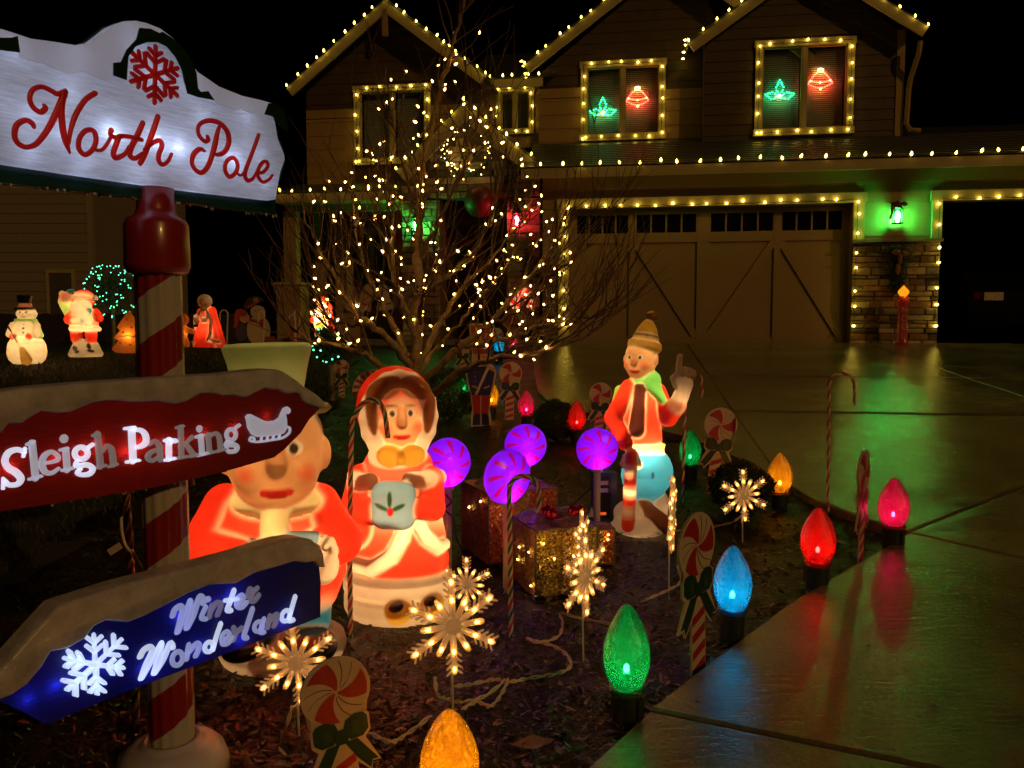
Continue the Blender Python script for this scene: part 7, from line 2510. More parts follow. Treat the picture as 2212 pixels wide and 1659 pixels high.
# ---------------------------------------------------------------- bare tree hung with small lights
M_bark = pbr("bark", (0.24, 0.165, 0.085), 0.75, var=0.5, scale=26, bump=0.9, bscale=40)
M_twig = pbr("twig_bark", (0.085, 0.038, 0.022), 0.5, var=0.35, scale=10)
TY = 5.9
tb = at(892, 975, TY)
tree = thing("bare_tree", "small leafless tree with many low branches wound with warm lights", "tree", (tb.x, TY, gz(tb.x, TY)))
TB = Vector(tree.location)
tr_ = random.Random(21)
limbs = [
    ("trunk", [(892, 985, 0), (888, 900, 0), (890, 840, 0), (897, 780, 0), (903, 700, 0.02), (905, 635, 0.05), (903, 560, 0.05), (905, 480, 0.08), (908, 420, 0.1), (916, 340, 0.1), (935, 260, 0.05), (955, 180, 0.0), (975, 110, -0.05), (990, 50, -0.1), (1005, 0, -0.1), (1016, -70, -0.1)], 0.058, 0.006),
    ("limb", [(905, 640, 0.04), (930, 612, -0.05), (960, 598, -0.15), (1000, 572, -0.25), (1035, 530, -0.3), (1060, 470, -0.35), (1078, 400, -0.4), (1085, 330, -0.4)], 0.030, 0.005),
    ("limb", [(892, 800, 0), (850, 745, -0.15), (805, 705, -0.3), (772, 680, -0.4), (738, 620, -0.5), (703, 560, -0.55), (672, 500, -0.6), (648, 430, -0.6)], 0.034, 0.005),
    ("limb", [(890, 820, 0), (864, 725, 0.1), (832, 672, 0.2), (802, 610, 0.3), (778, 540, 0.35), (766, 470, 0.4), (757, 390, 0.4)], 0.032, 0.005),
    ("limb", [(889, 870, 0), (832, 795, -0.25), (780, 762, -0.4), (722, 746, -0.55), (662, 732, -0.7), (618, 685, -0.75), (585, 610, -0.8)], 0.030, 0.005),
    ("limb", [(902, 730, 0.02), (872, 662, -0.1), (852, 600, -0.15), (846, 540, -0.2), (850, 470, -0.25), (838, 395, -0.25), (830, 330, -0.3)], 0.026, 0.005),
    ("limb", [(891, 850, 0), (948, 792, -0.1), (1000, 745, -0.2), (1060, 700, -0.3), (1110, 640, -0.35), (1158, 580, -0.4), (1200, 505, -0.45), (1228, 430, -0.5)], 0.036, 0.005),
    ("limb", [(890, 900, 0), (948, 840, -0.25), (1008, 797, -0.45), (1080, 774, -0.6), (1150, 764, -0.7), (1220, 742, -0.8), (1285, 715, -0.9), (1340, 660, -0.95)], 0.034, 0.005),
    ("limb", [(1000, 745, -0.2), (1062, 738, -0.1), (1132, 716, 0.0), (1200, 690, 0.1), (1268, 640, 0.15), (1325, 580, 0.2)], 0.024, 0.004),
    ("limb", [(897, 790, 0), (938, 722, 0.15), (972, 662, 0.3), (1012, 606, 0.4), (1058, 560, 0.5), (1110, 500, 0.55), (1150, 430, 0.6)], 0.030, 0.005),
    ("limb", [(904, 560, 0.05), (938, 500, -0.1), (970, 430, -0.2), (1005, 350, -0.3), (1030, 270, -0.35), (1045, 200, -0.35)], 0.020, 0.004),
    ("limb", [(905, 480, 0.08), (885, 410, 0.2), (862, 330, 0.3), (845, 260, 0.35), (840, 180, 0.4)], 0.016, 0.004),
    ("limb", [(1060, 700, -0.3), (1130, 660, -0.5), (1190, 600, -0.6), (1250, 540, -0.65), (1290, 480, -0.7)], 0.018, 0.004),
    ("limb", [(1080, 774, -0.6), (1130, 740, -0.7), (1190, 710, -0.75), (1260, 690, -0.8), (1320, 665, -0.8)], 0.016, 0.004),
    ("limb", [(805, 705, -0.3), (760, 700, -0.2), (715, 690, -0.1), (690, 640, 0.0), (672, 570, 0.05), (660, 500, 0.1)], 0.018, 0.004),
    ("limb", [(905, 700, 0.02), (915, 640, -0.3), (935, 560, -0.4), (945, 470, -0.45), (950, 390, -0.45)], 0.018, 0.004),
    ("limb", [(890, 850, 0), (905, 760, 0.35), (890, 690, 0.55), (860, 620, 0.7), (825, 520, 0.8), (800, 430, 0.85)], 0.024, 0.004),
    ("limb", [(890, 850, 0), (930, 770, 0.35), (990, 700, 0.55), (1040, 640, 0.7), (1090, 580, 0.8), (1125, 520, 0.85)], 0.024, 0.004),
]
allpts = []
def jitter(P, amp):
    return [p + Vector((tr_.gauss(0, amp), tr_.gauss(0, amp), tr_.gauss(0, amp))) if 0 < i < len(P) - 1 else p for i, p in enumerate(P)]
for li, (nm, pts, r0, r1) in enumerate(limbs):
    P = [at(px, py, TY + dy) - TB for px, py, dy in pts]
    C = [Vector(p) for p in crom([tuple(p) for p in P], 5)]
    C = jitter(C, 0.008)
    n = len(C)
    rad = [r0 + (r1 - r0) * (i / (n - 1)) ** 0.75 for i in range(n)]
    rad = [r * (1 + 0.10 * tr_.uniform(-1, 1)) for r in rad]
    limb = mk(nm, MB().tube(C, rad, 9 if r0 > 0.02 else 7), M_bark if r0 > 0.02 else M_twig, tree, smooth=True)
    for i, c in enumerate(C):
        if i > n * 0.15: allpts.append((c, rad[i]))
    # side shoots
    tw = MB()
    L = n
    k = int(6 + L * 0.42)
    for q in range(k):
        i = int(L * (0.22 + 0.76 * tr_.random()))
        i = min(max(i, 1), n - 2)
        d = (C[i + 1] - C[i - 1]).normalized()
        out = Vector((C[i].x, C[i].y, 0))
        if out.length > 0.01: out.normalize()
        dirv = (d * tr_.uniform(0.3, 0.9) + out * tr_.uniform(0.0, 0.6) + Vector((tr_.gauss(0, 0.6), tr_.gauss(0, 0.6), tr_.uniform(0.1, 0.95)))).normalized()
        ln = tr_.uniform(0.28, 0.95) * (1.0 if i < n * 0.8 else 0.7)
        seg = 7
        p = C[i].copy(); S = [p.copy()]
        dd = dirv.copy()
        for s in range(seg):
            dd = (dd + Vector((tr_.gauss(0, 0.10), tr_.gauss(0, 0.10), 0.07 + tr_.gauss(0, 0.07)))).normalized()
            p = p + dd * ln / seg
            S.append(p.copy())
        rr = min(rad[i] * 0.6, 0.0075)
        tw.tube(S, [rr + (0.0016 - rr) * (s / seg) for s in range(seg + 1)], 5)
        for s, c in enumerate(S):
            if s > 0: allpts.append((c, 0.004))
        for b in range(tr_.randint(1, 3)):
            j = tr_.randint(2, seg - 1)
            e = (S[j] - S[j - 1]).normalized()
            e = (e + Vector((tr_.gauss(0, 0.55), tr_.gauss(0, 0.55), tr_.uniform(0, 0.6)))).normalized()
            l2 = ln * tr_.uniform(0.2, 0.5)
            Z = [S[j], S[j] + e * l2 * 0.5 + Vector((0, 0, 0.01)), S[j] + e * l2 + Vector((0, 0, 0.04 * l2))]
            tw.tube(Z, [0.003, 0.0022, 0.0013], 4)
            tw.ball(Z[-1], 0.0035, 5, 3)
    o = mk("twigs", tw, M_twig, limb, smooth=True)
    o["kind"] = "stuff"

# small lights in the tree
tl = thing("tree_light_string", "many small warm lights strung through the bare tree", "string lights", tuple(TB))
treeb = bulb_data("mini_bulb", [(0.003, 0.0), (0.0062, 0.004), (0.0068, 0.010), (0.0045, 0.018), (0.0, 0.025)], 6, emis("tree_bulb_glow", MINI, 34.0), halo("tree_bulb_halo", (1.0, 0.42, 0.09), 0.42), 1.8)
sock = MB().lathe([(0.0035, -0.014), (0.0042, -0.010), (0.0042, 0.001)], 6).mesh("bulb_socket"); sock.materials.append(M_cord)
for q in treeb.polygons: q.use_smooth = True
def dens(px, py):
    if not (672 < px < 1236 and 105 < py < 800): return 0
    cxp = 930 + (py - 450) * 0.02
    w = 70 + 250 * min(1, max(0, (py - 150) / 330))
    if abs(px - cxp) > w: return 0
    return 0.30 if py < 330 else (0.6 if py < 560 else 1.0)
placed = []
tries = 0
extra = [(983, 72), (1035, 73), (972, 100), (960, 130), (945, 142), (982, 140), (935, 178), (985, 178), (960, 196), (845, 215), (1000, 227), (905, 232), (915, 245), (900, 265), (893, 300), (892, 330), (790, 385), (808, 382), (820, 392), (765, 405), (795, 410), (830, 415), (850, 425), (1218, 690), (1232, 702), (1215, 703), (1165, 738), (1155, 778), (1198, 520), (1180, 480)]
def add_bulb(c):
    placed.append(c)
    o = link("mini_bulb", treeb, None, tl, c)
    o.rotation_euler = (tr_.uniform(-1.2, 1.2), tr_.uniform(-1.2, 1.2), tr_.uniform(0, 6))
    s_ = tr_.uniform(0.66, 1.0)
    o.scale = (s_, s_, s_)
for px, py in extra:
    best = min(allpts, key=lambda a: (Vector(proj(a[0] + TB)) - Vector((px, py))).length)
    d = (Vector(proj(best[0] + TB)) - Vector((px, py))).length
    c = at(px, py, best[0].y + TY) - TB if d < 40 else best[0]
    add_bulb(c)
while len(placed) < 292 and tries < 60000:
    tries += 1
    c, r_ = tr_.choice(allpts)
    c = c + Vector((tr_.gauss(0, 1), tr_.gauss(0, 1), tr_.gauss(0, 1))).normalized() * (r_ + 0.012)
    px, py = proj(c + TB)
    if tr_.random() > dens(px, py): continue
    if any((c - q).length < 0.055 for q in placed[-268:]): continue
    add_bulb(c)
# cord: short hops between neighbouring lights
cm = MB()
left_ = placed[:]
cur = left_.pop(0)
while left_:
    nx_ = min(left_, key=lambda q: (q - cur).length)
    left_.remove(nx_)
    if (nx_ - cur).length < 0.30:
        mid = (nx_ + cur) / 2 - Vector((0, 0, 0.02))
        cm.tube([cur - Vector((0, 0, 0.01)), mid, nx_ - Vector((0, 0, 0.01))], 0.0022, 4)
    cur = nx_
o = mk("cord", cm, M_cord, tl); o["kind"] = "stuff"
for (px, py, w) in ((770, 478, "left side of the tree"), (0, 0, "")):
    if not w: continue
    c = at(px, py, TY - 0.5)
    tag(mk("cord_tag", MB().box(-0.015, 0.015, -0.0008, 0.0008, -0.03, 0.03), M_card, None, tuple(c), (0, R(18), R(10))), "small white cord tag hanging on the " + w, "tag")

# ---------------------------------------------------------------- lawn figures, neighbour, porch, garage details
def far_fig(name, label, px, py_foot, h_px, Y, yaw, build, lo, hi, H, lamps, vox, group="lit plastic figures on the lawn", mat=None):
    x = at(px, 700, Y).x
    # stand on the lawn; the lawn's own height wins
    zf = at(px, py_foot, Y).z
    s = h_px * Y / F / H
    t = thing(name, label, "figure", (x, Y, zf), R(yaw), group)
    t.scale = (s, s, s)
    f = Fig(vox)
    build(f)
    f.build(lo, hi, t, mat or M_blow)
    for (l, p) in lamps:
        lamp("inner_bulb_or_fill", t, l, INC, p * s * s, 0.02)
    return t

def far_Y(px, py):
    return ground(px, py).y

def snowman(f):
    f.lat("body", WHT, (0, 0, 0), [(0, 0.17), (0.06, 0.225), (0.16, 0.25), (0.28, 0.235), (0.36, 0.19)], k=0.04)
    f.ell("chest", WHT, (0, 0, 0.46), (0.19, 0.17, 0.16), k=0.05)
    f.ell("head", WHT, (0.02, -0.01, 0.70), (0.135, 0.125, 0.105), k=0.02)
    f.lat("hat", BLK, (0.0, 0, 0.785), [(-0.03, 0.135), (0.0, 0.140), (0.015, 0.095), (0.06, 0.088), (0.17, 0.098), (0.18, 0.09)], k=0.006)
    f.lat("hat_band", (0.7, 0.03, 0.02), (0.0, 0, 0.785), [(0.022, 0.098), (0.055, 0.096)], k=0.003)
    f.ell("scarf", (0.30, 0.62, 0.22), (0.0, -0.01, 0.615), (0.145, 0.13, 0.042), k=0.01)
    f.cap("scarf", (0.30, 0.62, 0.22), (0.13, -0.03, 0.60), (0.195, -0.04, 0.40), 0.045, 0.05, k=0.02)
    f.cap("arm", WHT, (-0.15, -0.03, 0.54), (-0.16, -0.10, 0.42), 0.055, 0.06, k=0.03)
    f.cap("arm", WHT, (0.15, -0.03, 0.54), (0.16, -0.10, 0.42), 0.055, 0.06, k=0.03)
    for sx in (-1, 1):
        f.ell("mitten", RED, (sx * 0.105 - 0.005, -0.165, 0.385), (0.048, 0.03, 0.052), k=0.01)
        f.dab(BLK, (0.02 + sx * 0.042, -0.12, 0.725), (0.013, 0.03, 0.016), w=0.008)
    f.cap("nose", (0.8, 0.3, 0.03), (0.02, -0.12, 0.70), (0.03, -0.18, 0.695), 0.018, 0.008, k=0.005)
    f.line(BLK, (-0.02, -0.125, 0.655), (0.06, -0.125, 0.655), 0.007, w=0.008)
    for z in (0.56, 0.50, 0.44): f.dab(BLK, (0.03, -0.17, z), (0.014, 0.05, 0.014), w=0.008)
    f.cap("broom_handle", BRN, (-0.16, -0.17, 0.53), (0.03, -0.24, 0.20), 0.014, 0.014, k=0.004)
    f.cap("broom", (0.62, 0.40, 0.10), (0.04, -0.235, 0.20), (0.09, -0.24, 0.06), 0.045, 0.072, k=0.01)
far_fig("lit_snowman", "glowing plastic snowman with black top hat and broom, far left", 56, 786, 148, 9.6, 8, snowman, (-0.28, -0.33, -0.02), (0.28, 0.28, 1.0), 0.965, [((0, 0, 0.30), 6.0), ((0.02, 0, 0.68), 0.9)], 0.013)

def santa(f):
    f.lat("snow_base", WHT, (0, 0, 0), [(0, 0.21), (0.04, 0.235), (0.12, 0.20), (0.20, 0.17), (0.26, 0.12)], 1, 0.85, k=0.03)
    f.dab(BLK, (-0.09, -0.18, 0.13), (0.05, 0.1, 0.035), (0, 30, 0), w=0.014); f.dab(BLK, (-0.05, -0.18, 0.08), (0.035, 0.1, 0.025), w=0.014)
    f.dab(BLK, (0.10, -0.18, 0.16), (0.03, 0.1, 0.055), (0, -20, 0), w=0.014); f.dab(BLK, (0.13, -0.18, 0.09), (0.05, 0.1, 0.022), (0, 15, 0), w=0.014)
    f.cap("trousers", RED, (-0.10, -0.04, 0.40), (-0.09, -0.06, 0.25), 0.09, 0.08, k=0.02)
    f.cap("trousers", RED, (0.10, -0.04, 0.40), (0.10, -0.06, 0.25), 0.09, 0.08, k=0.02)
    f.lat("coat_hem", WHT, (0, 0, 0), [(0.365, 0.20), (0.39, 0.222), (0.42, 0.22), (0.445, 0.195)], 1, 0.85, k=0.02)
    f.lat("coat", RED, (0, 0, 0), [(0.42, 0.185), (0.52, 0.19), (0.62, 0.175), (0.70, 0.13)], 1, 0.85, k=0.03)
    f.cap("sleeve", RED, (-0.15, -0.02, 0.62), (-0.17, -0.10, 0.53), 0.065, 0.07, k=0.02)
    f.cap("sleeve", RED, (-0.17, -0.10, 0.53), (-0.05, -0.175, 0.52), 0.065, 0.055, k=0.02)
    f.cap("sleeve", RED, (0.16, -0.02, 0.64), (0.215, -0.06, 0.56), 0.062, 0.066, k=0.02)
    f.cap("cuff", WHT, (-0.055, -0.185, 0.52), (-0.015, -0.20, 0.52), 0.056, 0.054, k=0.01)
    f.ell("mitten", (0.02, 0.32, 0.50), (0.045, -0.20, 0.525), (0.048, 0.04, 0.044), k=0.01)
    f.ell("mitten", (0.02, 0.32, 0.50), (0.12, -0.15, 0.66), (0.048, 0.04, 0.046), k=0.01)
    f.ell("beard", WHT, (0.0, -0.10, 0.70), (0.15, 0.10, 0.13), k=0.02)
    f.cap("beard", WHT, (0.05, -0.16, 0.60), (0.11, -0.15, 0.50), 0.085, 0.06, k=0.03)
    f.ell("hood", RED, (0.0, 0.0, 0.83), (0.155, 0.14, 0.135), k=0.02)
    f.ell("brim", WHT, (0.0, -0.055, 0.865), (0.135, 0.10, 0.06), k=0.01)
    f.frame((0, -0.06, 0.80), s=1.0)
    human_head(f, hair=WHT, mouth=True)
    f.frame()
    f.ell("pom", WHT, (0.165, -0.03, 0.84), (0.045, 0.045, 0.045), k=0.006)
    f.cap("sack", (0.42, 0.66, 0.22), (-0.14, 0.06, 0.42), (-0.235, 0.02, 0.80), 0.07, 0.12, k=0.02)
    f.ell("toys", (0.75, 0.30, 0.22), (-0.23, -0.03, 0.84), (0.10, 0.09, 0.09), k=0.01)
    f.ell("toys", (0.05, 0.30, 0.45), (-0.17, 0.0, 0.93), (0.065, 0.06, 0.045), k=0.01)
    f.ell("toys", (0.78, 0.62, 0.4), (-0.28, -0.02, 0.90), (0.05, 0.05, 0.05), k=0.01)
far_fig("lit_santa", "glowing plastic Santa with a green toy sack on his shoulder, on the lawn", 183, 771, 147, 10.0, 6, santa, (-0.40, -0.30, -0.02), (0.31, 0.24, 1.0), 0.98, [((0, 0, 0.50), 6.0), ((0, 0, 0.78), 1.6), ((-0.2, 0, 0.75), 0.9), ((0, 0, 0.14), 0.8)], 0.013)

def caped(f):
    f.lat("dress", RED, (-0.03, 0, 0), [(0, 0.235), (0.03, 0.24), (0.2, 0.20), (0.40, 0.155), (0.52, 0.13), (0.60, 0.09)], 1, 0.8, k=0.03)
    f.cap("cape", RED, (0.07, 0.05, 0.66), (0.20, 0.03, 0.08), 0.10, 0.13, k=0.03)
    f.cap("cape", RED, (-0.10, 0.05, 0.64), (-0.16, 0.05, 0.30), 0.09, 0.10, k=0.03)
    for a, b in (((0.05, -0.10, 0.66), (0.13, -0.12, 0.48)), ((0.13, -0.12, 0.48), (0.12, -0.155, 0.26)), ((0.12, -0.155, 0.26), (0.09, -0.17, 0.14)), ((0.09, -0.17, 0.14), (0.27, -0.09, 0.09)), ((-0.08, -0.09, 0.66), (-0.20, -0.03, 0.50)), ((-0.20, -0.03, 0.50), (-0.20, -0.03, 0.36)), ((-0.26, -0.02, 0.10), (-0.20, -0.12, 0.07))):
        f.cap("cape_trim", WHT, a, b, 0.030, 0.030, k=0.01)
    f.ell("hood", WHT, (-0.02, 0.0, 0.845), (0.135, 0.12, 0.135), k=0.02)
    f.frame((-0.02, -0.05, 0.835), s=0.95)
    human_head(f, hair=(0.35, 0.22, 0.12))
    f.frame()
    f.ell("bow", (0.36, 0.64, 0.26), (-0.01, -0.09, 0.70), (0.07, 0.04, 0.05), k=0.01)
    f.cap("arm", WHT, (-0.16, -0.08, 0.56), (-0.10, -0.17, 0.46), 0.05, 0.04, k=0.02)
    f.box("apron", WHT, (0.02, -0.13, 0.52), (0.05, 0.03, 0.06), 0.015, k=0.008)
    f.ell("hand_bag", BLK, (-0.13, -0.19, 0.40), (0.06, 0.03, 0.028), k=0.008)
far_fig("lit_caped_woman", "glowing plastic woman in a red cape with white fur hood, on the lawn", 446, 750, 114, 11.6, 0, caped, (-0.35, -0.28, -0.02), (0.36, 0.22, 1.02), 0.98, [((0, 0, 0.32), 4.5), ((0, 0, 0.66), 1.4)], 0.014)

def santa2(f):
    f.ell("coat", WHT, (-0.03, 0, 0.42), (0.20, 0.16, 0.36), k=0.03)
    f.lat("base", (0.75, 0.45, 0.2), (0, 0, 0), [(0, 0.20), (0.12, 0.21), (0.2, 0.16)], k=0.03)
    f.cap("sleeve", RED, (-0.17, 0, 0.62), (-0.23, -0.04, 0.40), 0.07, 0.07, k=0.02)
    f.cap("sleeve", RED, (0.16, 0, 0.60), (0.23, -0.06, 0.25), 0.08, 0.08, k=0.02)
    f.ell("cap", RED, (0.0, 0.0, 0.86), (0.16, 0.14, 0.13), k=0.02)
    f.ell("child_hood", RED, (0.13, -0.05, 0.72), (0.12, 0.11, 0.12), k=0.02)
    f.frame((-0.03, -0.07, 0.80)); human_head(f, hair=WHT); f.frame()
    f.frame((0.13, -0.09, 0.70), s=0.75); human_head(f, hair=BRN); f.frame()
    f.ell("teddy", (0.80, 0.45, 0.16), (0.04, -0.17, 0.42), (0.08, 0.06, 0.11), k=0.02)
    f.ell("toy", (0.85, 0.62, 0.05), (-0.06, -0.15, 0.28), (0.09, 0.07, 0.07), k=0.02)
far_fig("lit_santa_with_child", "brightly glowing plastic Santa holding a child, left of the tree", 697, 728, 88, 8.4, 4, santa2, (-0.34, -0.28, -0.02), (0.35, 0.20, 1.03), 1.0, [((-0.04, 0, 0.48), 18.0), ((0.05, 0, 0.75), 4.0)], 0.016)

# gingerbread-coloured tree and gingerbread figure: flat moulded shells
def flat_lit(name, label, px, py_foot, h_px, Y, outline, col, details, power, yaw=0, cat="figure"):
    x = at(px, 700, Y).x; zf = at(px, py_foot, Y).z; s = h_px * Y / F
    t = thing(name, label, cat, (x, Y, zf), R(yaw))
    t.scale = (s, s, s)
    M = shell("cookie_" + name, col, trans=0.6, gloss=0.05, var=0.2)
    mk("shell", MB().prism(outline, F3, -0.09, 0.09), M, t)
    for (dn, pts, mat) in details:
        mk(dn, MB().prism(pts, F3, -0.10, -0.092), mat, t)
    lamp("inner_bulb_or_fill", t, (0, 0, 0.42), (1.0, 0.5, 0.12), power * s * s, 0.02)
    return t
ico = shell("icing", (0.8, 0.6, 0.3), trans=0.5, gloss=0.04, emit=0.10)
tri_ = [(-0.30, 0.02), (-0.10, 0.0), (0.10, 0.0), (0.30, 0.02), (0.40, 0.10), (0.22, 0.30), (0.34, 0.37), (0.18, 0.55), (0.26, 0.62), (0.10, 0.84), (0.0, 1.0), (-0.10, 0.84), (-0.26, 0.62), (-0.18, 0.55), (-0.34, 0.37), (-0.22, 0.30), (-0.40, 0.10)]
flat_lit("gingerbread_tree", "glowing orange cookie-shaped Christmas tree left of the signpost", 279, 763, 90, 10.8, tri_, (0.80, 0.34, 0.06), [("gumdrop", [(a + 0.03 * math.cos(u), b + 0.03 * math.sin(u)) for u in np.linspace(0, 6.28, 8)[:-1]], pbr("gumdrop_red", (0.5, 0.06, 0.03), 0.4)) for a, b in ((0.0, 0.8), (0.1, 0.62), (-0.1, 0.5), (0.15, 0.4), (-0.18, 0.25), (0.05, 0.2), (0.25, 0.12))] + [("icing_line", [(-0.2, 0.42), (-0.1, 0.38), (0, 0.42), (0.1, 0.38), (0.2, 0.42), (0.2, 0.45), (0.1, 0.41), (0, 0.45), (-0.1, 0.41), (-0.2, 0.45)], ico)], 4.5, cat="Christmas tree")
gb = [(-0.18, 0.0), (-0.02, 0.0), (0.0, 0.12), (0.02, 0.0), (0.18, 0.0), (0.20, 0.10), (0.13, 0.30), (0.13, 0.42), (0.34, 0.38), (0.38, 0.46), (0.34, 0.52), (0.12, 0.60)] + [(0.19 * math.cos(a), 0.80 + 0.19 * math.sin(a)) for a in np.linspace(R(-50), R(230), 15)] + [(-0.12, 0.60), (-0.34, 0.52), (-0.38, 0.46), (-0.34, 0.38), (-0.13, 0.42), (-0.13, 0.30), (-0.20, 0.10)]
flat_lit("gingerbread_figure", "glowing gingerbread cookie figure peeking out right of the signpost", 392, 750, 74, 11.4, gb, (0.72, 0.30, 0.07), [("button", [(0.025 * math.cos(u), b + 0.025 * math.sin(u)) for u in np.linspace(0, 6.28, 8)[:-1]], ico) for b in (0.5, 0.4, 0.3)] + [("eye", [(sx * 0.07 + 0.02 * math.cos(u), 0.83 + 0.02 * math.sin(u)) for u in np.linspace(0, 6.28, 8)[:-1]], ico) for sx in (-1, 1)], 3.2)

# unlit flat snowman with child
def snowman_board():
    Y = 11.8
    x = at(545, 700, Y).x; zf = at(545, 746, Y).z; s = 106 * Y / F
    t = thing("snowman_cutout", "unlit flat cut-out of a snowman in dark hat with a child", "cut-out", (x, Y, zf), 0)
    t.scale = (s, s, s)
    wht = pbr("cut_white", (0.48, 0.42, 0.30), 0.5); dk = pbr("cut_dark", (0.03, 0.035, 0.025), 0.5); rd = pbr("cut_red", (0.30, 0.06, 0.035), 0.5); bl = pbr("cut_blue", (0.05, 0.07, 0.13), 0.5); sk = pbr("cut_skin", (0.45, 0.28, 0.16), 0.5); gd_ = pbr("cut_gold", (0.35, 0.22, 0.06), 0.5)
    def el(cx, cz, rx, rz, n=18): return [(cx + rx * math.cos(u), cz + rz * math.sin(u)) for u in np.linspace(0, 6.283, n + 1)[:-1]]
    def pr(n, pts, m, d): mk(n, MB().prism(pts, F3, -d, -d + 0.018), m, t)
    pr("body", el(0.12, 0.30, 0.24, 0.31), wht, 0.0); pr("head", el(0.12, 0.68, 0.15, 0.13), wht, 0.02)
    pr("hat", [(-0.12, 0.70), (0.05, 0.84), (0.26, 0.90), (0.20, 0.98), (0.05, 1.0), (-0.08, 0.94), (-0.16, 0.80)], dk, 0.04)
    pr("hat_band", [(-0.06, 0.74), (0.18, 0.88), (0.17, 0.92), (-0.08, 0.79)], rd, 0.06)
    pr("holly", el(0.10, 0.92, 0.06, 0.05, 9), gd_, 0.062)
    pr("scarf", [(-0.04, 0.55), (0.14, 0.50), (0.28, 0.56), (0.26, 0.40), (0.20, 0.38), (0.16, 0.48), (0.0, 0.50)], rd, 0.04)
    pr("child_body", el(-0.22, 0.26, 0.12, 0.18), bl, 0.03); pr("child_face", el(-0.14, 0.55, 0.10, 0.10), sk, 0.05)
    pr("child_cap", [(-0.34, 0.60), (-0.30, 0.72), (-0.18, 0.74), (-0.06, 0.66), (-0.10, 0.60), (-0.22, 0.60), (-0.28, 0.40), (-0.36, 0.34), (-0.34, 0.48)], rd, 0.07)
    pr("gift", [(0.24, 0.0), (0.46, 0.0), (0.46, 0.18), (0.24, 0.18)], rd, 0.05)
    for sx in (-1, 1): pr("eye", el(0.12 + sx * 0.04, 0.70, 0.012, 0.016, 8), dk, 0.035)
    mk("stake", MB().box(0.1, 0.14, 0.02, 0.04, -0.15, 0.1), dk, t)
snowman_board()
for i, (px, yf, yt, xe, w) in enumerate(((492, 745, 670, 475, "right of the caped woman"), (571, 745, 672, 558, "right of the flat snowman"), (638, 735, 680, 624, "left of the porch pedestal's gift"), (648, 730, 668, 636, "against the porch pedestal"))):
    cane("thin pale cane on the lawn, " + w, hook(px, yf, yt, xe, yt + 24, 2), 11.0 if i < 2 else 9.6, 0.010, [cW, cW], group="thin pale canes by the porch")

# bush covered in green net lights
def net_bush(label, px, py, Y, rpx, n, seed, rz=None):
    c = at(px, py, Y); r = rpx * Y / F
    g = gz(c.x, Y)
    t = thing("lit_bush", label, "bush", (c.x, Y, g), 0, "bushes under green net lights")
    q = random.Random(seed)
    m = MB()
    h = c.z - g
    for k in range(1500):
        u = Vector((q.gauss(0, 1), q.gauss(0, 1), q.gauss(0, 1))).normalized() * q.uniform(0.3, 0.97) * r
        b = Vector((u.x, u.y, h + u.z))
        if b.z < 0: continue
        d = Vector((q.gauss(0, 1), q.gauss(0, 1), q.gauss(0, 1))).normalized() * 0.05; w = d.orthogonal().normalized() * 0.012
        m.add([b - w, b + w, b + d], [(0, 1, 2)])
    mk("foliage", m, M_green, t)
    mk("stem", MB().tube([(0, 0, -0.05), (0, 0, h)], [0.04, 0.02], 6), M_bark, t)
    for k in range(n):
        u = Vector((q.gauss(0, 1), -abs(q.gauss(0, 1)), q.gauss(0, 1))).normalized() * r * q.uniform(0.92, 1.02)
        o = link("led", LED_T, None, t, (u.x, u.y, h + u.z)); o.scale = (0.95,) * 3
LED_T = led_mesh("led_teal", (0.08, 0.9, 0.42), 5.0)
net_bush("round bush dotted with green net lights left of the signpost", 243, 628, 13.5, 58, 110, 1)
net_bush("low bush with tiny green lights below the bright Santa", 715, 745, 8.2, 42, 14, 2)

# neighbour's house
NY = 21.0
n0 = at(-120, 700, NY); n1 = at(208, 700, NY)
nb = thing("neighbour_house", "neighbour's plain beige house wall at far left", "house", (n0.x, NY, GZ - 0.3), 0)
wN = n1.x - n0.x
ztop = at(100, 300, NY).z - (GZ - 0.3)
M_nb = pbr("neighbour_siding", (0.24, 0.20, 0.14), 0.6, var=0.1)
w_ = mk("wall", MB().box(0, wN, 0, 6, 0, ztop), M_nb, nb)
z = 0.02
while z < ztop - 0.2:
    mk("siding_board", MB().add([(0, -0.022, z), (wN - 0.14, -0.022, z), (wN - 0.14, -0.004, z + 0.245), (0, -0.004, z + 0.245), (0, -0.001, z), (wN - 0.14, -0.001, z)], [(0, 1, 2, 3), (4, 5, 1, 0), (1, 5, 2), (0, 3, 4)]), M_nb, w_)
    z += 0.25
mk("corner_board", MB().box(wN - 0.14, wN + 0.01, -0.03, 0.1, 0, ztop), pbr("neighbour_trim", (0.30, 0.25, 0.17), 0.5), nb)
mk("roof", MB().add([(-0.3, -0.5, ztop - 0.1), (wN + 0.4, -0.5, ztop - 0.1), (wN + 0.4, 3, ztop + 1.6), (-0.3, 3, ztop + 1.6), (-0.3, 6.5, ztop - 0.1), (wN + 0.4, 6.5, ztop - 0.1)], [(0, 1, 2, 3), (3, 2, 5, 4), (0, 4, 5, 1)]), M_roof, nb)
a, b = at(107, 590, NY), at(160, 688, NY)
x0, x1, z0, z1 = a.x - n0.x, b.x - n0.x, b.z - (GZ - 0.3), a.z - (GZ - 0.3)
wd = mk("window", MB().box(x0, x1, -0.035, -0.024, z0, z1), pbr("neighbour_glass", (0.10, 0.09, 0.06), 0.1), nb)
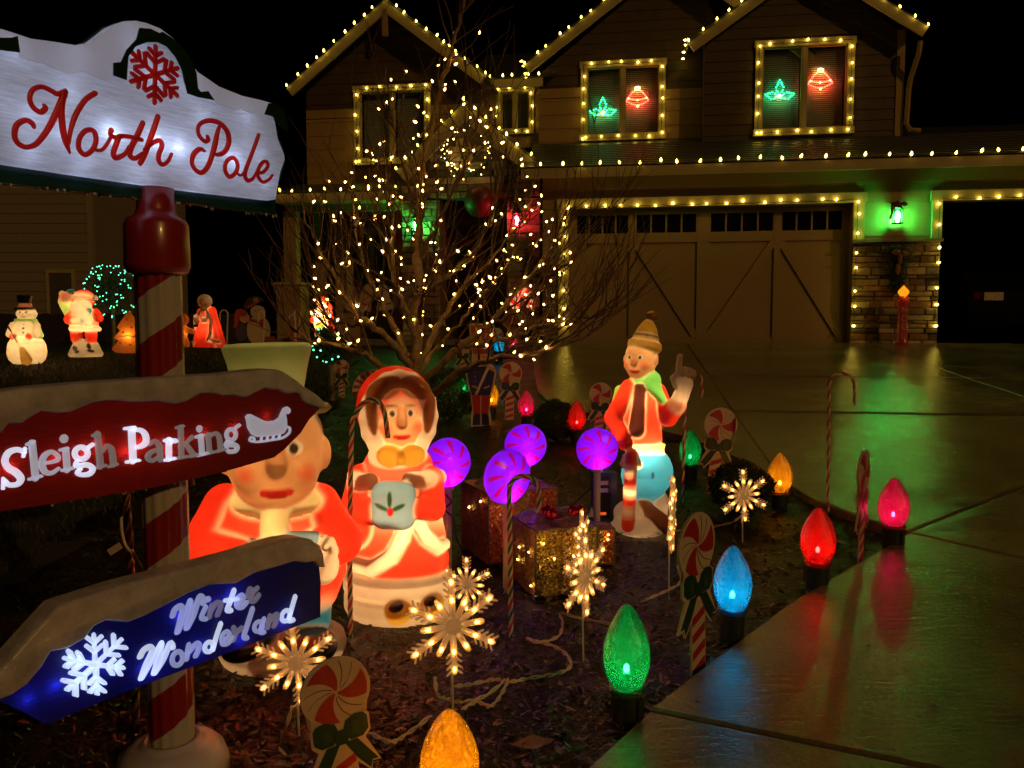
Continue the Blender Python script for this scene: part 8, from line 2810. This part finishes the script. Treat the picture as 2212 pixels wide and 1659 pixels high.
for q in ((x0 - 0.08, x0, z0, z1), (x1, x1 + 0.08, z0, z1), (x0 - 0.09, x1 + 0.09, z1, z1 + 0.09), (x0 - 0.09, x1 + 0.09, z0 - 0.09, z0)):
    mk("trim", MB().box(q[0], q[1], -0.06, -0.023, q[2], q[3]), pbr("neighbour_trim2", (0.42, 0.34, 0.20), 0.5), wd)

# dark fence along the far side of the lawn
FY = 15.5
f0 = at(-60, 700, FY).x; f1 = at(600, 700, FY).x
fen = thing("fence", "dark board fence along the far side of the lawn", "fence", (f0, FY, GZ - 0.05), 0)
M_fen = pbr("fence_wood", (0.028, 0.020, 0.013), 0.8, var=0.4)
hf = at(100, 678, FY).z - (GZ - 0.05)
nbd = int((f1 - f0) / 0.15)
for k in range(nbd):
    mk("board", MB().box(k * 0.15, k * 0.15 + 0.14, 0, 0.02, 0, hf + 0.015 * math.sin(k * 2.3)), M_fen, fen)
for z in (0.15, hf - 0.12): mk("rail", MB().box(0, f1 - f0, 0.021, 0.06, z, z + 0.08), M_fen, fen)

# low grass mound the lawn figures stand on
mb = MB()
nxm, nym = 40, 16
for j in range(nym + 1):
    for i in range(nxm + 1):
        px = -120 + (700 - -120) * i / nxm
        f_ = j / nym
        # crest follows the figures' feet in the picture
        crest = 792 - (px / 640.0) * 44 if px > 0 else 792
        Yc_ = 9.4 + 2.3 * max(0, px) / 640
        top_ = at(px, crest, Yc_)
        Yj = 7.0 + (15.4 - 7.0) * f_
        x = top_.x * (Yj / Yc_) if Yj < Yc_ else top_.x + (Yj - Yc_) * (-0.2)
        if Yj <= Yc_:
            u = (Yj - 7.0) / (Yc_ - 7.0)
            z = gz(x, 7.0) + 0.0 + (top_.z - gz(x, 7.0)) * u * u * (3 - 2 * u) * 1.0
            z = max(z, gz(x, Yj) + 0.014)
        else:
            z = top_.z - 0.01 * (Yj - Yc_)
        mb.v.append((x, Yj, z))
for j in range(nym):
    for i in range(nxm):
        a = j * (nxm + 1) + i
        mb.f.append((a, a + 1, a + nxm + 2, a + nxm + 1))
struct("lawn_rise", mb, M_lawn, smooth=True)
q = random.Random(31); gm = MB()
for k in range(16000):
    fc_ = mb.f[q.randrange(len(mb.f))]
    pts = [Vector(mb.v[i]) for i in fc_]
    a_, b_ = q.random(), q.random()
    b = pts[0] * (1 - a_) * (1 - b_) + pts[1] * a_ * (1 - b_) + pts[2] * a_ * b_ + pts[3] * (1 - a_) * b_
    w = Vector((q.uniform(-1, 1), q.uniform(-1, 1), 0)).normalized() * 0.008
    gm.add([b - w, b + w, b + Vector((q.gauss(0, 0.02), q.gauss(0, 0.02), q.uniform(0.03, 0.07)))], [(0, 1, 2)])
tag(mk("grass_blades", gm, MAT["grass"]), "grass on the rise below the lit lawn figures", "grass", kind="stuff")

# ---- NOEL candle against the stone
p = hp(1948, 742, -0.35)
cu = from_uv(p[0], -0.35)
s = 13.3 / F
t = thing("noel_candle", "tall red plastic candle marked NOEL with glowing amber flame", "candle", (cu[0], cu[1], gz(*cu) + 0.03), -HA)
H = 122 * s
M_cand = shell("candle_red", (0.55, 0.06, 0.035), trans=0.5, gloss=0.05, emit=0.03)
mk("candle_body", MB().lathe([(0.125 * 0.85, 0), (0.11 * 0.85, 0.05), (0.085 * 0.9, 0.10), (0.085 * 0.9, H * 0.70), (0.095 * 0.9, H * 0.72), (0.100 * 0.9, H * 0.82), (0.04, H * 0.83)], 20), M_cand, t, smooth=True)
mk("flame", MB().lathe([(0.02, H * 0.825), (0.05, H * 0.835), (0.085, H * 0.89), (0.075, H * 0.93), (0.04, H * 0.97), (0.0, H * 1.02)], 18), emis("flame_amber", (1.0, 0.32, 0.01), 1.15), t, smooth=True)
Mn = pbr("noel_paint", (0.55, 0.38, 0.22), 0.5)
for k, st_ in enumerate(([((-1, -1), (-1, 1)), ((-1, 1), (1, -1)), ((1, -1), (1, 1))], [((-1, -1), (-1, 1)), ((-1, 1), (1, 1)), ((1, 1), (1, -1)), ((1, -1), (-1, -1))], [((-1, -1), (-1, 1)), ((-1, 1), (1, 1)), ((-1, 0), (0.7, 0)), ((-1, -1), (1, -1))], [((-1, -1), (-1, 1)), ((-1, -1), (1, -1))])):
    m = MB()
    zc = H * (0.60 - 0.145 * k)
    for a, b in st_:
        m.bar((a[0] * 0.030, -0.0785 + 0.0002 * k, zc + a[1] * 0.042), (b[0] * 0.030, -0.0785 + 0.0002 * k, zc + b[1] * 0.042), 0.014, 0.008, (0, -1, 0))
    mk("letter", m, Mn, t)
lamp("flame_light", t, (0, -0.12, H * 0.90), (1.0, 0.38, 0.04), 0.8, 0.03)

# swag hanging on the stone
p = hp(1940, 575, -0.12); cu = from_uv(p[0], -0.085)
t = thing("evergreen_swag", "hanging evergreen swag with faded red bow on the stone wall", "swag", (cu[0], cu[1], p[1]), -HA)
q = random.Random(17); m = MB()
for k in range(900):
    v = q.random(); zz = 0.35 - 0.75 * v; wd_ = 0.17 * (1 - v) ** 0.7 + 0.03
    b = Vector((q.gauss(0, wd_ * 0.6), q.uniform(-0.09, 0.0), zz))
    d = Vector((q.gauss(0, 0.6), q.gauss(0, 0.4), -0.4 + q.gauss(0, 0.6))).normalized() * 0.09; w = d.orthogonal().normalized() * 0.010
    m.add([b - w, b + w, b + d], [(0, 1, 2)])
mk("foliage", m, M_green, t)
mk("bow", MB().ball((-0.05, -0.10, 0.22), (0.07, 0.03, 0.05)).ball((0.06, -0.10, 0.20), (0.06, 0.03, 0.05)).ball((0.0, -0.11, 0.12), (0.04, 0.02, 0.09)).ball((-0.02, -0.10, -0.05), (0.04, 0.02, 0.10)), pbr("faded_bow", (0.20, 0.075, 0.04), 0.5), t, smooth=True)

# parked car in the dark bay: back end with plate
p0 = from_uv((d2L + uR) / 2 + 0.1, 1.2)
car = thing("parked_car", "dark car parked in the open bay, its licence plate catching light", "car", (p0[0], p0[1], GZ), -HA)
M_car = pbr("car_black", (0.006, 0.006, 0.007), 0.12, spec=0.6, coat=0.8)
prof = [(0.0, 0.35), (-0.05, 0.45), (-0.06, 0.75), (-0.02, 0.92), (0.10, 1.02), (0.45, 1.45), (0.9, 1.62), (2.0, 1.66), (3.0, 1.4), (3.6, 1.05), (4.4, 0.9), (4.5, 0.4), (4.2, 0.25), (0.2, 0.25)]
mk("body", MB().prism([(y, z) for y, z in prof], lambda q, d: (d, q[0], q[1]), 0.9, -0.9), M_car, car)
mk("rear_window", MB().add([(-0.65, 0.135, 1.085), (0.65, 0.135, 1.085), (0.58, 0.432, 1.455), (-0.58, 0.432, 1.455)], [(0, 1, 2, 3)]), pbr("car_glass", (0.004, 0.004, 0.005), 0.04), car)
mk("bumper", MB().box(-0.88, 0.88, -0.10, -0.02, 0.38, 0.60), M_car, car)
pc = hp(2150, 640, 1.12)
uP = pc[0] - ((d2L + uR) / 2 + 0.1)
pl = mk("licence_plate", MB().box(uP - 0.19, uP + 0.12, -0.115, -0.102, pc[1] - GZ - 0.07, pc[1] - GZ + 0.07), pbr("plate", (0.42, 0.30, 0.17), 0.35, var=0.5, scale=30, emit=(1.0, 0.5, 0.15), estr=0.02), car)  # weak amber emission stands in for light falling on the plate
for sx in (-1, 1):
    w = mk("wheel", MB().lathe([(0.0, -0.11), (0.20, -0.11), (0.31, -0.09), (0.33, 0.0), (0.31, 0.09), (0.20, 0.11), (0.0, 0.11)], 20), pbr("tyre", (0.01, 0.01, 0.01), 0.8), car, (sx * 0.74, 0.75, 0.33), (0, R(90), 0))
    mk("rim", MB().lathe([(0.0, 0.112), (0.17, 0.115), (0.19, 0.111)], 14), pbr("rim_metal", (0.3, 0.3, 0.3), 0.3, metal=0.9), w)
    mk("tail_light", MB().box(sx * 0.70 - 0.12, sx * 0.70 + 0.12, -0.068, -0.03, 0.78, 0.90), pbr("tail_red", (0.12, 0.004, 0.004), 0.1), car)
mk("exhaust_trim", MB().tube([(uP + 0.16, -0.11, 0.42), (uP + 0.28, -0.11, 0.42)], 0.02, 8), pbr("chrome", (0.6, 0.55, 0.45), 0.08, metal=1.0), car)

# ---- porch decorations
def on_porch(px, py, v):
    p = hp(px, py, v); c = from_uv(p[0], v)
    return Vector((c[0], c[1], p[1]))
# glowing candy cane on the right pier and the octagonal sign below it
q = on_porch(1123, 660, ve - 0.12)
s = 13.4 / F
t = thing("lit_candy_cane", "glowing flat candy cane hung on the stone pier right of the door", "candy cane", tuple(q), -HA)
path = [(-14, -52), (-13, -20), (-11, 8), (-6, 24), (6, 30), (18, 24), (23, 8), (22, -8)]
m0, m1 = MB(), MB()
C = crom([(x * s, z * s, 9 * s) for x, z in path], 7)
for i in range(len(C) - 1):
    a, b = C[i], C[i + 1]
    d = Vector((b[0] - a[0], b[1] - a[1])).normalized(); n_ = Vector((-d.y, d.x)) * 11 * s
    sk_ = d * 5 * s
    quad = [(a[0] - n_.x - sk_.x, a[1] - n_.y - sk_.y), (a[0] + n_.x + sk_.x, a[1] + n_.y + sk_.y), (b[0] + n_.x + sk_.x, b[1] + n_.y + sk_.y), (b[0] - n_.x - sk_.x, b[1] - n_.y - sk_.y)]
    (m0 if (i // 3) % 2 else m1).prism(quad, F3, -0.03, 0.0)
mk("white_stripes", m0, shell("cane_lit_white", (0.85, 0.42, 0.20), trans=0.3, gloss=0.05, emit=0.75), t)
mk("red_stripes", m1, shell("cane_lit_red", (0.80, 0.03, 0.015), trans=0.3, gloss=0.05, emit=0.65), t)
q = on_porch(1111, 692, ve - 0.5)
t = thing("octagon_sign", "octagonal red stop-style sign with a smiling Santa face, by the drive", "sign", tuple(q), -HA)
oc = [(28 * s * math.cos(R(22.5 + 45 * k)), 28 * s * math.sin(R(22.5 + 45 * k))) for k in range(8)]
mk("plate", MB().prism(oc, F3, 0.0, 0.012), pbr("octo_red", (0.42, 0.13, 0.085), 0.45, var=0.15), t)
mk("border", MB().tube([(x * 0.95, -0.004, z * 0.95) for x, z in oc], 0.010, 5, closed=True), M_card, t)
mk("face", MB().ball((10 * s, -0.006, 4 * s), (11 * s, 0.012, 11 * s), 14, 8), pbr("octo_face", (0.45, 0.25, 0.15), 0.5), t, smooth=True)
m = MB()
for i, ch in enumerate("STOP"):
    x0_ = (-23 + i * 6.2) * s; z0_ = 1 * s; w_h = 2.2 * s; hh = 4.5 * s
    segs = {"S": [((1, 1), (-1, 1)), ((-1, 1), (-1, 0)), ((-1, 0), (1, 0)), ((1, 0), (1, -1)), ((1, -1), (-1, -1))], "T": [((-1, 1), (1, 1)), ((0, 1), (0, -1))], "O": [((-1, -1), (-1, 1)), ((-1, 1), (1, 1)), ((1, 1), (1, -1)), ((1, -1), (-1, -1))], "P": [((-1, -1), (-1, 1)), ((-1, 1), (1, 1)), ((1, 1), (1, 0)), ((1, 0), (-1, 0))]}[ch]
    for k, (a, b) in enumerate(segs):
        m.bar((x0_ + a[0] * w_h, -0.004 - 0.0003 * k, z0_ + a[1] * hh), (x0_ + b[0] * w_h, -0.004 - 0.0003 * k, z0_ + b[1] * hh), 1.5 * s, 0.004, (0, -1, 0))
mk("lettering", m, pbr("octo_text", (0.28, 0.05, 0.03), 0.5), t)
for sx in (-1, 1): mk("holly_leaf", MB().ball((sx * 8 * s + 2 * s, -0.012, -12 * s), (6 * s, 0.006, 4 * s), 8, 5), M_cgrn, t)
mk("stake", MB().box(-0.012, 0.012, 0.014, 0.03, q.z * 0 - (q.z - GZ) - 0.05, 0.0), M_card, t)

# red bow on the front door, dark red ball ornament above it
q = on_porch(1030, 535, vd - 0.15)
t = thing("door_bow", "large bright red bow on the front door behind the tree", "bow", tuple(q), -HA)
MR = pbr("satin_red", (0.62, 0.03, 0.015), 0.35, emit=(1.0, 0.06, 0.02), estr=0.0)
for sx in (-1, 1):
    mk("loop", MB().ball((sx * 0.17, -0.03, 0.06), (0.17, 0.06, 0.10), 14, 8), MR, t, rot=(0, R(-14 * sx), 0), smooth=True)
    mk("tail", MB().prism([(sx * 0.02, 0.0), (sx * 0.12, -0.02), (sx * 0.20, -0.48), (sx * 0.10, -0.42), (sx * 0.03, -0.50)], F3, -0.06, -0.05), MR, t)
mk("knot", MB().ball((0, -0.06, 0.04), (0.06, 0.06, 0.07), 10, 6), MR, t, smooth=True)
q = on_porch(1038, 435, ve + 0.1)
tag(mk("hanging_ball", MB().ball((0, 0, 0), 0.30, 24, 14).lathe([(0.04, 0.29), (0.04, 0.34), (0.0, 0.35)], 10), pbr("ball_red", (0.10, 0.012, 0.008), 0.5), None, tuple(q), smooth=True), "large dark red ball ornament hanging in the entry arch", "ornament")
# pale bell cut-outs leaning on the porch
for i, (px, py, w, rz) in enumerate(((790, 640, "left one of the pair, leaning", 18), (828, 640, "right one, notched, standing upright", -8))):
    q = on_porch(px, py, 0.1)
    pts = [(-0.16, -0.25), (0.16, -0.25), (0.15, -0.17), (0.11, -0.05), (0.10, 0.12), (0.05, 0.22), (-0.05, 0.22), (-0.10, 0.12), (-0.11, -0.05), (-0.15, -0.17)]
    t = thing("bell_board", "pale bell-shaped board on the porch behind the tree, " + w, "cut-out", tuple(q), -HA)
    t.rotation_euler = (0, R(rz), -HA)
    mk("board", MB().prism(pts, F3, 0, 0.02), pbr("bell_board_paint%d" % i, (0.60, 0.36, 0.24) if i == 0 else (0.55, 0.5, 0.42), 0.5), t)
    mk("clapper", MB().ball((0, 0.01, -0.28), 0.035, 8, 6), M_card, t)
    mk("band", MB().box(-0.13, 0.13, -0.006, -0.001, -0.16, -0.13), M_cred, t)
for i, (px, py, w) in enumerate(((640, 720, "at the foot of the porch pedestal"),)):
    q = on_porch(px, py, -0.3)
    t = thing("red_gift", "small red wrapped gift " + w, "gift box", tuple(q - Vector((0, 0, 0.15))), -HA + 0.3)
    mk("box", MB().box(-0.09, 0.09, -0.09, 0.09, 0, 0.30), pbr("gift_red", (0.40, 0.05, 0.02), 0.4), t)
    mk("ribbon", MB().box(-0.02, 0.02, -0.093, 0.093, -0.001, 0.303), M_card, t)
